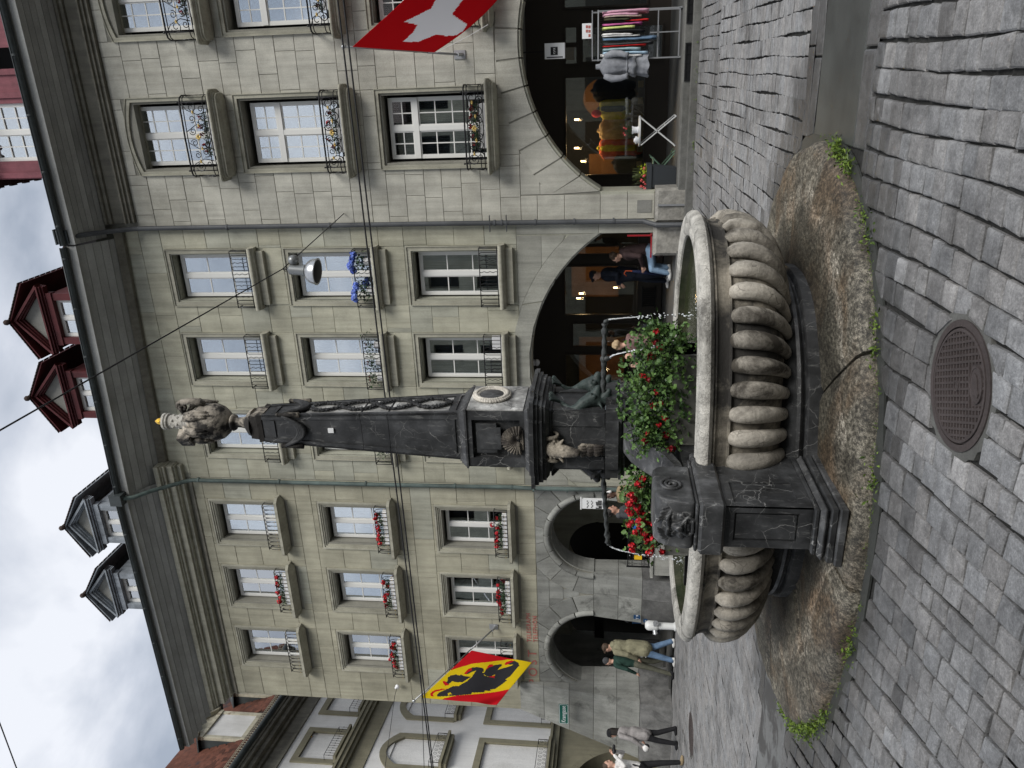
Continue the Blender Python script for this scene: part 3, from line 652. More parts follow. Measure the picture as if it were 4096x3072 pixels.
def fountain_base():
    rnd = random.Random(5)
    cuts = [.22, .95, 1.62, 2.45, 3.25, 4.02, 4.62, 5.25]; cuts.append(cuts[0]+2*pi)
    from mathutils import noise as mn
    for a, b in zip(cuts[:-1], cuts[1:]):
        k = max(6, int((b-a)*26)); mb = MB(); rr = [.45, .6, .75, .88, .955, .985, 1.0, 1.004]; zz = [.135, .132, .126, .118, .108, .09, .045, -.02]
        g = .006
        for i in range(k+1):
            t = a+g+(b-a-2*g)*i/k
            for s, z in zip(rr, zz):
                x, y = sups(2.60*s, 2.08*s, 2.1, t); h = mn.noise(Vector((x*2.2, y*2.2, 0)))*.014+mn.noise(Vector((x*9, y*9, 3)))*.006
                e = mn.noise(Vector((x*3, y*3, 8)))*.018 if s > .95 else 0
                mb.v.append((x+(x-FC[0])*e, y+(y-FC[1])*e, z+h*(z > 0)-(.02 if i in (0, k) and z > 0 else 0)))
        m_ = len(rr)
        for i in range(k):
            for j in range(m_-1): mb.f.append((i*m_+j, i*m_+j+1, (i+1)*m_+j+1, (i+1)*m_+j)); mb.m.append(0); mb.t.append(None)
        for i in (0, k):
            q = [i*m_+j for j in range(m_)]; n0 = len(mb.v); mb.v.append((mb.v[q[0]][0], mb.v[q[0]][1], -.02)); mb.f.append(tuple(q+[n0])); mb.m.append(0); mb.t.append(None)
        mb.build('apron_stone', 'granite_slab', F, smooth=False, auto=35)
    mb = MB(); loft(mb, [(-.9, .12), (0, .10), (.0, .205), (-.012, .215), (-.05, .222), (-.05, .235), (-.025, .245), (-.012, .265), (-.02, .29), (-.06, .305), (-.075, .33), (-.14, .36), (-.22, .42), (-.5, .44)], 1.52, 1.16, 2.3, 120)
    mb.build('plinth', 'black_marble', F, auto=40)
    bas = MB(); loft(bas, [(-.222, 1.018), (-.218, 1.035), (-.195, 1.05), (-.15, 1.056), (-.12, 1.05), (-.115, 1.044), (-.09, 1.05), (-.05, 1.048), (-.022, 1.03), (-.004, 1.0), (-.006, .97), (-.03, .945), (-.055, .938)], RA, RB, NE, 200)
    rim = bas.build('rim', 'rim_stone', F, auto=40)
    bas = MB(); loft(bas, [(-.32, .60), (-.235, .80), (-.223, 1.017)], RA, RB, NE, 160); bas.build('inner_wall', 'wet_stone', F, smooth=True)
    bas = MB(); loft(bas, [(-.055, .938), (-.05, .93), (-.05, .918), (-.062, .915), (-.07, .90), (-.085, .86), (-.086, .825), (-.072, .82), (-.070, .806), (-.085, .80), (-.10, .795), (-.098, .70), (-.12, .58), (-.19, .47), (-.33, .38), (-.55, .31), (-.75, .30)], RA, RB, NE, 200)
    body = bas.build('basin', 'band_stone', F, auto=40)
    # swelling ribs round the belly of the basin
    path = [(-.115, .795, .03), (-.085, .785, .052), (-.066, .755, .063), (-.06, .70, .068), (-.068, .64, .068), (-.09, .57, .066), (-.135, .50, .062), (-.205, .43, .056), (-.30, .37, .048), (-.42, .32, .04), (-.5, .30, .03)]
    K = 56
    for t in arc_ts(RA-.06, RB-.06, NE, K, .35):
        px, py = sup(RA, RB, NE, t); e = .004; qx, qy = sup(RA, RB, NE, t+e); tx, ty = (qx-px), (qy-py); l = hypot(tx, ty)
        if l < 1e-7: continue
        tx, ty = tx/l, ty/l; nx, ny = ty, -tx
        if nx*(px-FC[0])+ny*(py-FC[1]) < 0: nx, ny = -nx, -ny
        mb = MB(); n = 12; jz = rnd.uniform(-.006, .006); js = rnd.uniform(1.0, 1.07)
        pts = []
        for d, z, w in path:
            # the axis of each rib runs inwards towards the plinth
            x, y = sup(RA+d, RB+d, NE, t); pts.append((x, y, z+jz, w*js))
        for i, (x, y, z, w) in enumerate(pts):
            a0 = pts[max(0, i-1)]; a1 = pts[min(len(pts)-1, i+1)]; dv = Vector((a1[0]-a0[0], a1[1]-a0[1], a1[2]-a0[2])).normalized()
            tv = Vector((tx, ty, 0)); nv = tv.cross(dv).normalized()
            if nv.x*nx+nv.y*ny-.3*nv.z*0 < 0 and abs(nv.x*nx+nv.y*ny) > .05: nv = -nv
            for j in range(n):
                a = 2*pi*j/n; mb.v.append(tuple(Vector((x, y, z))+tv*w*cos(a)+nv*w*.82*sin(a)))
        for i in range(len(pts)-1):
            for j in range(n):
                j2 = (j+1) % n; mb.f.append((i*n+j, i*n+j2, (i+1)*n+j2, (i+1)*n+j)); mb.m.append(0); mb.t.append(None)
        mb.f.append(tuple(range(n))); mb.f.append(tuple((len(pts)-1)*n+j for j in range(n))); mb.m += [0, 0]; mb.t += [None]*2
        mb.build('rib', 'limestone', F, smooth=True)
    # water and the iron bars lying in it
    mb = MB(); ts = arc_ts(RA, RB, NE, 100); mb.add([(*sup(RA-.232, RB-.232, NE, t), .955) for t in ts], [tuple(range(100))])
    mb.build('basin_water', 'water', kind='structure')
    mb = MB(); mb.beam((-4.55, 5.92, .975), (-1.75, 6.0, .975), .05, .05); mb.beam((-4.55, 6.22, .975), (-1.75, 6.28, .975), .05, .05); mb.build('iron_bars', 'black_iron', F)
fountain_base()
def cube_c(mb, h, z0, z1, h2=None, cx=None, cy=None, mi=0):
    cx = FC[0]+.01 if cx is None else cx; cy = FC[1] if cy is None else cy; h2 = h if h2 is None else h2
    vs = [(cx+sx*a, cy+sy*a, z) for a, z in ((h, z0), (h2, z1)) for sx, sy in ((-1, -1), (1, -1), (1, 1), (-1, 1))]
    mb.add(vs, [(3, 2, 1, 0), (4, 5, 6, 7), (0, 1, 5, 4), (1, 2, 6, 5), (2, 3, 7, 6), (3, 0, 4, 7)], mi)
CX, CY = FC[0]+.01, FC[1]
def plus(mb, h, r, z0, z1, e=.05):
    """square block whose middle steps forward on each face"""
    p = [(-h, -h), (-r, -h), (-r, -h-e), (r, -h-e), (r, -h), (h, -h), (h, -r), (h+e, -r), (h+e, r), (h, r), (h, h), (r, h), (r, h+e), (-r, h+e), (-r, h), (-h, h), (-h, r), (-h-e, r), (-h-e, -r), (-h, -r)]
    mb.prism([(CX+a, CY+b) for a, b in p], z0, z1, ax='z')
def column():
    mb = MB(); cube_c(mb, .27, .5, 1.60); mb.build('stem', 'black_marble', F)
    mb = MB(); mb.lathe([(.15, .9), (.15, 1.0), (.13, 1.02), (.13, 1.5), (.15, 1.53), (.17, 1.58), (.17, 1.61)], 20, (CX+.24, CY+.06, 0)); mb.build('stem_column', 'grey_marble', F, auto=40)
    mb = MB(); cube_c(mb, .33, 1.565, 1.60); cube_c(mb, .355, 1.60, 1.625); mb.build('moulding', 'black_marble', F)
    mb = MB(); plus(mb, .345, .235, 1.627, 1.742, .045); mb.build('band', 'black_marble', F)
    mb = MB(); cube_c(mb, .285, 1.744, 2.225)
    for sx, sy in ((0, -1), (1, 0), (0, 1), (-1, 0)):       # raised strips either side of each face
        for s in (-1, 1):
            if sy: mb.box(CX+s*.215-.062, CX+s*.215+.062, CY+sy*.285-.016, CY+sy*.285+.016, 1.75, 2.22)
            else: mb.box(CX+sx*.285-.016, CX+sx*.285+.016, CY+s*.215-.062, CY+s*.215+.062, 1.75, 2.22)
    mb.build('shaft', 'black_marble', F)
    mb = MB(); cube_c(mb, .31, 2.226, 2.25); cube_c(mb, .335, 2.25, 2.275, .36); cube_c(mb, .37, 2.277, 2.305); plus(mb, .385, .24, 2.307, 2.345, .04); plus(mb, .405, .255, 2.347, 2.378, .045); plus(mb, .43, .27, 2.38, 2.415, .05)
    mb.build('cornice', 'black_marble', F)
    mb = MB(); cube_c(mb, .34, 2.417, 2.44); cube_c(mb, .32, 2.442, 2.476, .295); mb.build('pedestal_base', 'grey_marble', F)
    # pedestal with a sunk panel to the street face
    h = .286; mb = MB()
    mb.box(CX-h, CX+h, CY-h+.06, CY+h, 2.478, 3.01)
    mb.ring([(CX-h, 2.478), (CX+h, 2.478), (CX+h, 3.01), (CX-h, 3.01)], [(CX-.195, 2.52), (CX+.195, 2.52), (CX+.195, 2.965), (CX-.195, 2.965)], CY-h, CY-h+.06, True)
    mb.box(CX-.15, CX+.15, CY-h+.02, CY-h+.06, 2.74, 2.93); mb.box(CX-.11, CX+.11, CY-h+.012, CY-h+.03, 2.70, 2.90)
    mb.build('pedestal', 'black_marble', F)
    mb = MB(); mb.box(CX+h+.001, CX+h+.012, CY-h+.004, CY+h-.004, 2.485, 3.005); mb.build('lit_side_panel', 'lit_side_marble', F)  # pale sheet paints the brighter light on this side of the pedestal
    # scallop shell
    mb = MB(); c = Vector((CX, CY-h-.002, 2.535)); n = 18; rings = 7
    for i in range(rings+1):
        r = .015+.125*i/rings
        for j in range(n*2+1):
            a = radians(-12)+radians(204)*j/(n*2); rr = r*(1+.05*(j % 2)*i/rings); bul = sin(pi*min(1, i/rings))*.028+.012
            mb.v.append((c.x+rr*cos(a), c.y-bul-(.010 if j % 2 else -.004)*i/rings, c.z+rr*sin(a)*1.12))
    q = n*2+1
    for i in range(rings):
        for j in range(q-1): mb.f.append((i*q+j, i*q+j+1, (i+1)*q+j+1, (i+1)*q+j)); mb.m.append(0); mb.t.append(None)
    mb.ball((c.x-.04, c.y-.02, c.z-.0), (.028, .02, .022)); mb.ball((c.x+.04, c.y-.02, c.z-.0), (.028, .02, .022)); mb.box(c.x-.1, c.x+.1, c.y-.012, c.y+.03, c.z-.045, c.z-.018)
    mb.build('shell', 'carved_stone', F, smooth=False)
    # leafy wreath round a dark disc on the side
    wc = Vector((CX+h+.012, CY+.03, 2.81)); mb = MB(); mb.lathe([(.125, 0), (.125, .018), (.11, .024)], 32, M=Matrix(((0, 0, 1), (1, 0, 0), (0, 1, 0))), c=wc); mb.build('medallion', 'grey_marble', F, auto=40)
    mb = MB(); rnd = random.Random(2)
    for i in range(44):
        a = 2*pi*i/44; 
        if abs(a-pi/2) < .05: continue
        for k in range(3):
            rr = .15+(k-1)*.018; b = a+k*.03; mb.ball((wc.x+.018+.012*(k == 1), wc.y+rr*cos(b), wc.z+rr*sin(b)), (.017, .017+.006*rnd.random(), .017+.006*rnd.random()), 7, 5)
    mb.build('wreath', 'pale_carving', F, smooth=True)
    mb = MB(); cube_c(mb, .30, 3.012, 3.03); cube_c(mb, .29, 3.032, 3.062, .275); cube_c(mb, .268, 3.063, 3.082, .262); cube_c(mb, .25, 3.084, 3.098); mb.build('torus_moulding', 'grey_marble', F)
    # obelisk in three drums, borders standing proud of a sunk panel
    zs = [3.10, 3.78, 4.05, 5.06]; H0, H1 = .240, .142
    def hw(z): return H0+(H1-H0)*(z-3.10)/(5.06-3.10)
    for za, zb in zip(zs[:-1], zs[1:]):
        mb = MB(); za += .002; zb -= .002; ha, hb = hw(za)-.012, hw(zb)-.012; cube_c(mb, ha, za, zb, hb)
        for ax, sg in ((1, -1), (0, 1), (1, 1), (0, -1)):
            for s in (-1, 1):
                A = []
                for z in (za, zb):
                    w = hw(z); i0, i1 = s*w, s*(w-.048*w/.24-.016)
                    for u, d in ((i0, w), (i1, w), (i1, w-.02), (i0, w-.02)):
                        A.append((CX+u, CY+sg*d, z) if ax else (CX+sg*d, CY+u, z))
                mb.add(A, [(0, 1, 2, 3), (4, 5, 6, 7), (0, 1, 5, 4), (1, 2, 6, 5), (2, 3, 7, 6), (3, 0, 4, 7)])
            for z, hh in ((3.13, .05), (4.93, .04)):
                if za < z and z+hh < zb:
                    w = hw(z)-.001; w2 = hw(z+hh)-.001; iw = w-.06
                    A = [(-iw, w, z), (iw, w, z), (iw, w-.02, z), (-iw, w-.02, z), (-iw, w2, z+hh), (iw, w2, z+hh), (iw, w2-.02, z+hh), (-iw, w2-.02, z+hh)]
                    mb.add([(CX+u, CY+sg*d, z_) if ax else (CX+sg*d, CY+u, z_) for u, d, z_ in A], [(0, 1, 2, 3), (4, 5, 6, 7), (0, 1, 5, 4), (1, 2, 6, 5), (2, 3, 7, 6), (3, 0, 4, 7)])
        mb.build('obelisk_drum', 'black_marble', F)
    for za, zb in ((3.2, 3.77), (3.79, 4.04), (4.06, 4.62)):
        mb = MB(); wa, wb = hw(za), hw(zb); mb.add([(CX+wa-.009, CY-wa*.66, za), (CX+wa-.009, CY+wa*.66, za), (CX+wb-.009, CY+wb*.66, zb), (CX+wb-.009, CY-wb*.66, zb), (CX+wa-.02, CY-wa*.66, za), (CX+wa-.02, CY+wa*.66, za), (CX+wb-.02, CY+wb*.66, zb), (CX+wb-.02, CY-wb*.66, zb)], [(0, 1, 2, 3), (4, 5, 6, 7), (0, 1, 5, 4), (1, 2, 6, 5), (2, 3, 7, 6), (3, 0, 4, 7)]); mb.build('lit_side_panel', 'lit_side_marble', F)  # obelisk's brighter side painted as paler sheets behind the garland
    mb = MB(); mb.box(CX-.012, CX+.034, CY-hw(4.35)-.006, CY-hw(4.35)+.008, 4.33, 4.385); mb.build('small_plate', 'sign_white', F)
    # dark carved foliage twining down the side face
    rnd = random.Random(4); mb = MB()
    for i in range(210):
        z = 3.2+1.38*i/210; w = hw(z); amp = .085*w/.2*abs(sin((z-3.2)*pi/.36))+.012
        for s in (-1, 1):
            y = CY+s*amp; x = CX+w+.0
            mb.ball((x+.012, y+rnd.uniform(-.012, .012), z), (.016, rnd.uniform(.010, .020), rnd.uniform(.010, .022)), 5, 4)
            if i % 3 == 0:
                a = rnd.uniform(0, 2*pi); l = rnd.uniform(.02, .04); d = Vector((.01, cos(a)*l, sin(a)*l)); p = Vector((x+.016, y, z)); n_ = Vector((0, -sin(a), cos(a)))*.011
                mb.add([p-n_*.3, p+d*.5-n_, p+d, p+d*.5+n_, p+d*.5+Vector((.014, 0, 0))], [(0, 1, 4), (1, 2, 4), (2, 3, 4), (3, 0, 4)])
    mb.build('foliage_garland', 'black_carving', F, smooth=True)
    # swags of cloth near the top, knotted at the corners
    for (ax, sg) in ((1, -1), (0, 1)):
        mb = MB(); w = hw(4.8)
        for k in range(4):
            pts = []; dr = .15+.02*k
            for i in range(15):
                f = i/14; u = -w+2*w*f; z = 4.83-dr*sin(pi*f)**.8; d = w+.018+.004*k
                pts.append((CX+u, CY-d, z) if ax else (CX+d, CY+u, z))
            mb.tube(pts, [.012+.012*sin(pi*i/14) for i in range(15)], 7)
        mb.build('swag', 'black_carving', F, smooth=True)
    for sx, sy in ((1, -1), (-1, -1), (1, 1)):
        w = hw(4.8)+.012; x, y = CX+sx*w, CY+sy*w; mb = MB()
        mb.tube([(x, y, 4.88), (x, y, 4.85), (x, y, 4.83), (x, y, 4.80), (x, y, 4.66)], [.012, .022, .016, .02, .028], 9); mb.ball((x, y, 4.87), (.024, .024, .02)); mb.build('tassel', 'urn_stone', F, smooth=True)
    mb = MB(); cube_c(mb, .138, 5.062, 5.11, .145); cube_c(mb, .125, 5.112, 5.20, .118)
    mb.build('obelisk_cap', 'urn_stone', F)
    mb = MB(); mb.lathe([(.145, 5.2), (.13, 5.235), (.10, 5.26), (.062, 5.29), (.052, 5.33), (.05, 5.37), (.055, 5.395), (.078, 5.402), (.086, 5.42), (.078, 5.436), (.055, 5.442), (.075, 5.45), (.12, 5.478), (.165, 5.53), (.19, 5.60), (.197, 5.66), (.185, 5.73), (.15, 5.80), (.115, 5.85), (.08, 5.88)], 32, (CX, CY, 0)); urn = mb.build('urn', 'urn_stone', F, auto=50)
    mb = MB(); mb.lathe([(.074, 5.86), (.07, 5.95), (.066, 6.06), (.066, 6.09), (.082, 6.1), (.084, 6.115), (.074, 6.12), (.086, 6.13), (.084, 6.155), (.04, 6.156)], 24, (CX, CY, 0))
    for i in range(6):
        for j in range(3): a = 2*pi*(i+.5*(j % 2))/6; mb.ball((CX+.066*cos(a), CY+.066*sin(a), 5.94+.05*j), (.015, .015, .016), 7, 5)
    mb.build('neck_cylinder', 'rim_stone', F, auto=50)
    for a0, big in ((-.1, 1.0), (2.9, .65), (1.5, .7)):      # scrolled handles with hanging cloth
        mb = MB(); d = Vector((cos(a0), sin(a0), 0)); c = Vector((CX, CY, 0))
        pts = []
        for i in range(26):
            t = i/25; ang = 2.6*pi*t; r = .055*(1-t*.75)*big; pts.append(c+d*(.175+r*cos(ang)*.9)+Vector((0, 0, 5.92+r*sin(ang))))
        mb.tube(pts, [.022*big*(1-.4*i/25) for i in range(26)], 8)
        mb.tube([c+d*.225+Vector((0, 0, 5.92)), c+d*.235+Vector((0, 0, 5.82)), c+d*.23+Vector((0, 0, 5.73)), c+d*.20+Vector((0, 0, 5.68))], [.03*big, .034*big, .04*big, .026*big], 8)
        mb.tube([c+d*.07+Vector((0, 0, 5.90)), c+d*.15+Vector((0, 0, 5.94)), c+d*.19+Vector((0, 0, 5.93))], .028*big, 8)
        mb.build('scroll_handle', 'urn_stone', F, smooth=True)
    R_ = Matrix.Rotation(radians(-38), 4, 'Z'); mb = MB(); mb.box(-.07, .07, -.235, -.12, 5.80, 5.93, M=Matrix.Translation((CX, CY, 0)) @ R_); mb.box(-.055, .055, -.24, -.23, 5.815, 5.915, M=Matrix.Translation((CX, CY, 0)) @ R_)
    mb.build('carved_block', 'urn_stone', F)
    mb = MB()
    for a, wd in ((-2.45, 1.), (-1.75, .8), (-.85, 1.1), (.35, .8)):
        for q in range(3):
            a_ = a+(q-1)*.13*wd; p0 = Vector((CX+.1*cos(a_), CY+.1*sin(a_), 5.90))
            mb.tube([p0, Vector((CX+.165*cos(a_), CY+.165*sin(a_), 5.85)), Vector((CX+.200*cos(a_+.03), CY+.200*sin(a_+.03), 5.75)), Vector((CX+.204*cos(a_+.06), CY+.204*sin(a_+.06), 5.62-.03*(q % 2)))], [.014, .026, .03, .012], 7)
    mb.build('drapery', 'urn_stone', F, smooth=True)
    blob('gilt_finial', [('gold', (CX, CY, 6.205), (.034, .034, .04), None), ('gold', (CX+.01, CY-.028, 6.20), (.012, .012, .016), None), ('gold', (CX, CY, 6.165), (CX, CY, 6.19), .046, .03), ('gold', (CX-.03, CY-.03, 6.16), (CX-.055, CY-.045, 6.14), .016, .01), ('gold', (CX+.035, CY-.02, 6.16), (CX+.065, CY-.03, 6.135), .016, .01), ('gold', (CX, CY, 6.245), (.014, .014, .012), None)], .005, F, 2)
column()
def ram():
    y = CY-.30; x = CX-.06; P = []
    P += [('carved_stone', (x, y-.02, 2.22), (.085, .09, .075), None), ('carved_stone', (x, y-.05, 2.19), (x, y-.10, 2.06), .075, .05), ('carved_stone', (x, y-.10, 2.05), (x, y-.11, 2.00), .05, .038), ('carved_stone', (x, y-.13, 2.03), (x, y-.14, 1.995), .022, .018)]
    rnd = random.Random(8)
    for i in range(46):
        a = rnd.uniform(0, 2*pi); h = rnd.uniform(-1, .9); r = .088*sqrt(max(0, 1-h*h)); P.append(('carved_stone', (x+r*cos(a), y-.03+r*.9*sin(a)*.8-.01, 2.205+h*.07), (.016, .016, .016), None))
    for s in (-1, 1):
        c = Vector((x+s*.085, y-.0, 2.20)); pr = None
        for i in range(13):
            t = i/12; a = 2.1-1.75*pi*t; r = .062*(1-.55*t); p = c+Vector((s*(.01+.055*t), -r*cos(a)*.8-.015, r*sin(a)+.03*(1-t)))
            if pr is not None: P.append(('carved_stone', tuple(pr), tuple(p), .026*(1-.6*(i-1)/12), .026*(1-.6*t)))
            pr = p
        P.append(('carved_stone', (x+s*.07, y-.07, 2.15), (x+s*.11, y-.08, 2.12), .02, .01))
        P.append(('carved_stone', (x+s*.033, y-.125, 2.12), (.011, .011, .011), None))
    blob('ram_head', P, .0065, F, 1)
    for k, (z, w) in enumerate(((1.96, .052), (1.895, .048), (1.835, .042))):
        mb = MB()
        for j in range(5):
            u = (j-2)*w*.45; mb.tube([(x+u*.5, y-.05, z+.02), (x+u*1.1, y-.075+abs(u)*.3, z-.01), (x+u*.9, y-.06+abs(u)*.4, z-.055), (x+u*1.3, y-.05, z-.085)], [.014, .021, .017, .003], 7)
        mb.build('husk', 'carved_stone', F, smooth=True)
    # the darker ram heads on the other faces, seen from the side
    mb = MB(); mb.tube([(CX-.28, CY, 2.2), (CX-.36, CY, 2.2), (CX-.37, CY, 2.13), (CX-.33, CY, 2.05), (CX-.32, CY, 2.0)], [.05, .05, .04, .035, .02], 8); mb.build('ram_head', 'black_carving', F, smooth=True)
ram()
def dolphin(cx, cy, s, mat, tilt):
    """s=+1 looks to +X"""
    P = []
    def q(a, b, c_): return (cx+s*a, cy+b, c_)
    body = [(-.02, 0, 1.80, .062), (-.0, tilt*.02, 1.87, .070), (-.03, tilt*.05, 1.94, .056), (-.07, tilt*.075, 2.00, .042), (-.085, tilt*.06, 2.06, .03), (-.06, tilt*.03, 2.11, .022), (-.03, tilt*.02, 2.15, .017), (-.02, tilt*.03, 2.18, .012)]
    for a, b in zip(body[:-1], body[1:]): P.append((mat, q(*a[:3]), q(*b[:3]), a[3], b[3]))
    P += [(mat, q(.02, 0, 1.835), q(.095, 0, 1.815), .068, .034), (mat, q(.02, 0, 1.745), q(.075, 0, 1.712), .055, .026), (mat, q(-.02, 0, 1.86), (.075, .07, .07) if False else q(-.01, 0, 1.84), .075, .07), (mat, q(.06, 0, 1.81), q(.10, 0, 1.825), .022, .016), (mat, q(-.02, 0, 1.75), q(-.01, 0, 1.66), .05, .03), (mat, q(.01, 0, 1.71), q(.025, 0, 1.62), .032, .010)]
    for t in (-1, 1):
        P += [(mat, q(.04, t*.064, 1.845), (.020, .016, .020), None), (mat, q(.05, t*.055, 1.872), (.030, .014, .010), None), (mat, q(.0, t*.05, 1.70), q(.01, t*.065, 1.63), .022, .008)]
        P += [(mat, q(-.02, t*.055, 1.80), q(-.06, t*.10, 1.77), .018, .006)]
    for k in range(5):
        a = -.9+.45*k; P.append((mat, q(-.02, tilt*.03, 2.165), q(-.0+.05*cos(a), tilt*.03+.10*sin(a), 2.225+.02*cos(a)), .013, .014))
    for i in range(6): P.append((mat, q(.05-.01*i, .0, 1.795), (.006, .03, .006), None))
    return blob('dolphin', P, .0075, F, 2)
dolphin(CX+.36, CY-.14, 1, 'bronze', -1); dolphin(CX+.36, CY+.20, 1, 'bronze', 1); dolphin(CX-.40, CY-.10, -1, 'black_carving', 1)
def spout(xs, xe, y, z0, z1, out=None):
    n = 72; mb = MB(); k = 10
    for i in range(n+1):
        t = i/n; x = xs+(xe-xs)*t; z = z0+(z1-z0)*t; r = .025-.006*t
        if t > .86: r += .008*abs(sin((t-.86)*34))
        for j in range(k):
            a = 2*pi*j/k; rr = r*(1+.22*cos(2*(a)+t*46)); mb.v.append((x, y+rr*cos(a), z+rr*sin(a)))
    for i in range(n):
        for j in range(k): j2 = (j+1) % k; mb.f.append((i*k+j, i*k+j2, (i+1)*k+j2, (i+1)*k+j)); mb.m.append(0); mb.t.append(None)
    mb.f.append(tuple(range(k))); mb.f.append(tuple(n*k+j for j in range(k))); mb.m += [0, 0]; mb.t += [None]*2
    sgn = 1 if xe > xs else -1; mb.tube([(xe, y, z1), (xe+sgn*.02, y, z1-.004), (xe+sgn*.03, y, z1-.03)], [.016, .018, .016], 8)
    if out is not None: mb.tube([(out, y-.0, z0), (out+.01, y-.01, z0-.03), (out+.02, y-.02, z0-.055)], [.026, .026, .015], 8); mb.ball((out, y, z0), (.04, .032, .03), 8, 6)
    mb.build('spout_pipe', 'black_iron' if False else 'spout_metal', F, smooth=True)
stone('spout_metal', (.06, .065, .065), 20, .4, streak=.2, var=.05, rough=.45, bmp=.5)
spout(CX+.36, -2.09, CY-.14, 1.765, 1.755, -2.42); spout(CX-.40, -4.36, CY-.10, 1.765, 1.71)
def jet(x, y, z, dx, dy, zend, label, n=26, seed=0):
    rnd = random.Random(seed); pts = []; rs = []
    mb = MB(); T = sqrt(2*(z-zend)/9.8)
    for i in range(n+1):
        t = T*.62*i/n; pts.append((x+dx*t/T+rnd.uniform(-.002, .002), y+dy*t/T, z-4.9*t*t)); rs.append(.0085*(1-.5*i/n)*rnd.uniform(.7, 1.3))
    mb.tube(pts, rs, 6)
    root = empty('water_jet', (x, y, zend), label, 'water jet', 'jets falling from the spouts')
    mb.build('stream', 'jet', root, smooth=True)
    mb = MB()
    for i in range(46):
        t = T*(.5+.5*rnd.random()); r = rnd.uniform(.003, .008); mb.ball((x+dx*t/T+rnd.gauss(0, .012), y+dy*t/T+rnd.gauss(0, .012), z-4.9*t*t), (r, r, r*1.6), 5, 4)
    for i in range(24):
        a = rnd.uniform(0, 2*pi); q = rnd.uniform(.02, .16); r = rnd.uniform(.002, .005); mb.ball((x+dx+q*cos(a), y+dy+q*sin(a), zend+rnd.uniform(.0, .12)*(1-q*4)+.004), r, 5, 4)
    mb.build('droplets', 'jet', root, smooth=True, kind='stuff')
jet(-2.06, CY-.14, 1.735, .05, 0, .935, 'thin water jet falling from the tip of the right spout', seed=1)
jet(-2.40, CY-.16, 1.705, .22, -.25, .935, 'slanting water jet from the middle of the right spout', seed=2)
jet(-4.39, CY-.10, 1.69, -.16, 0, .935, 'water jet falling from the tip of the left spout', seed=3)
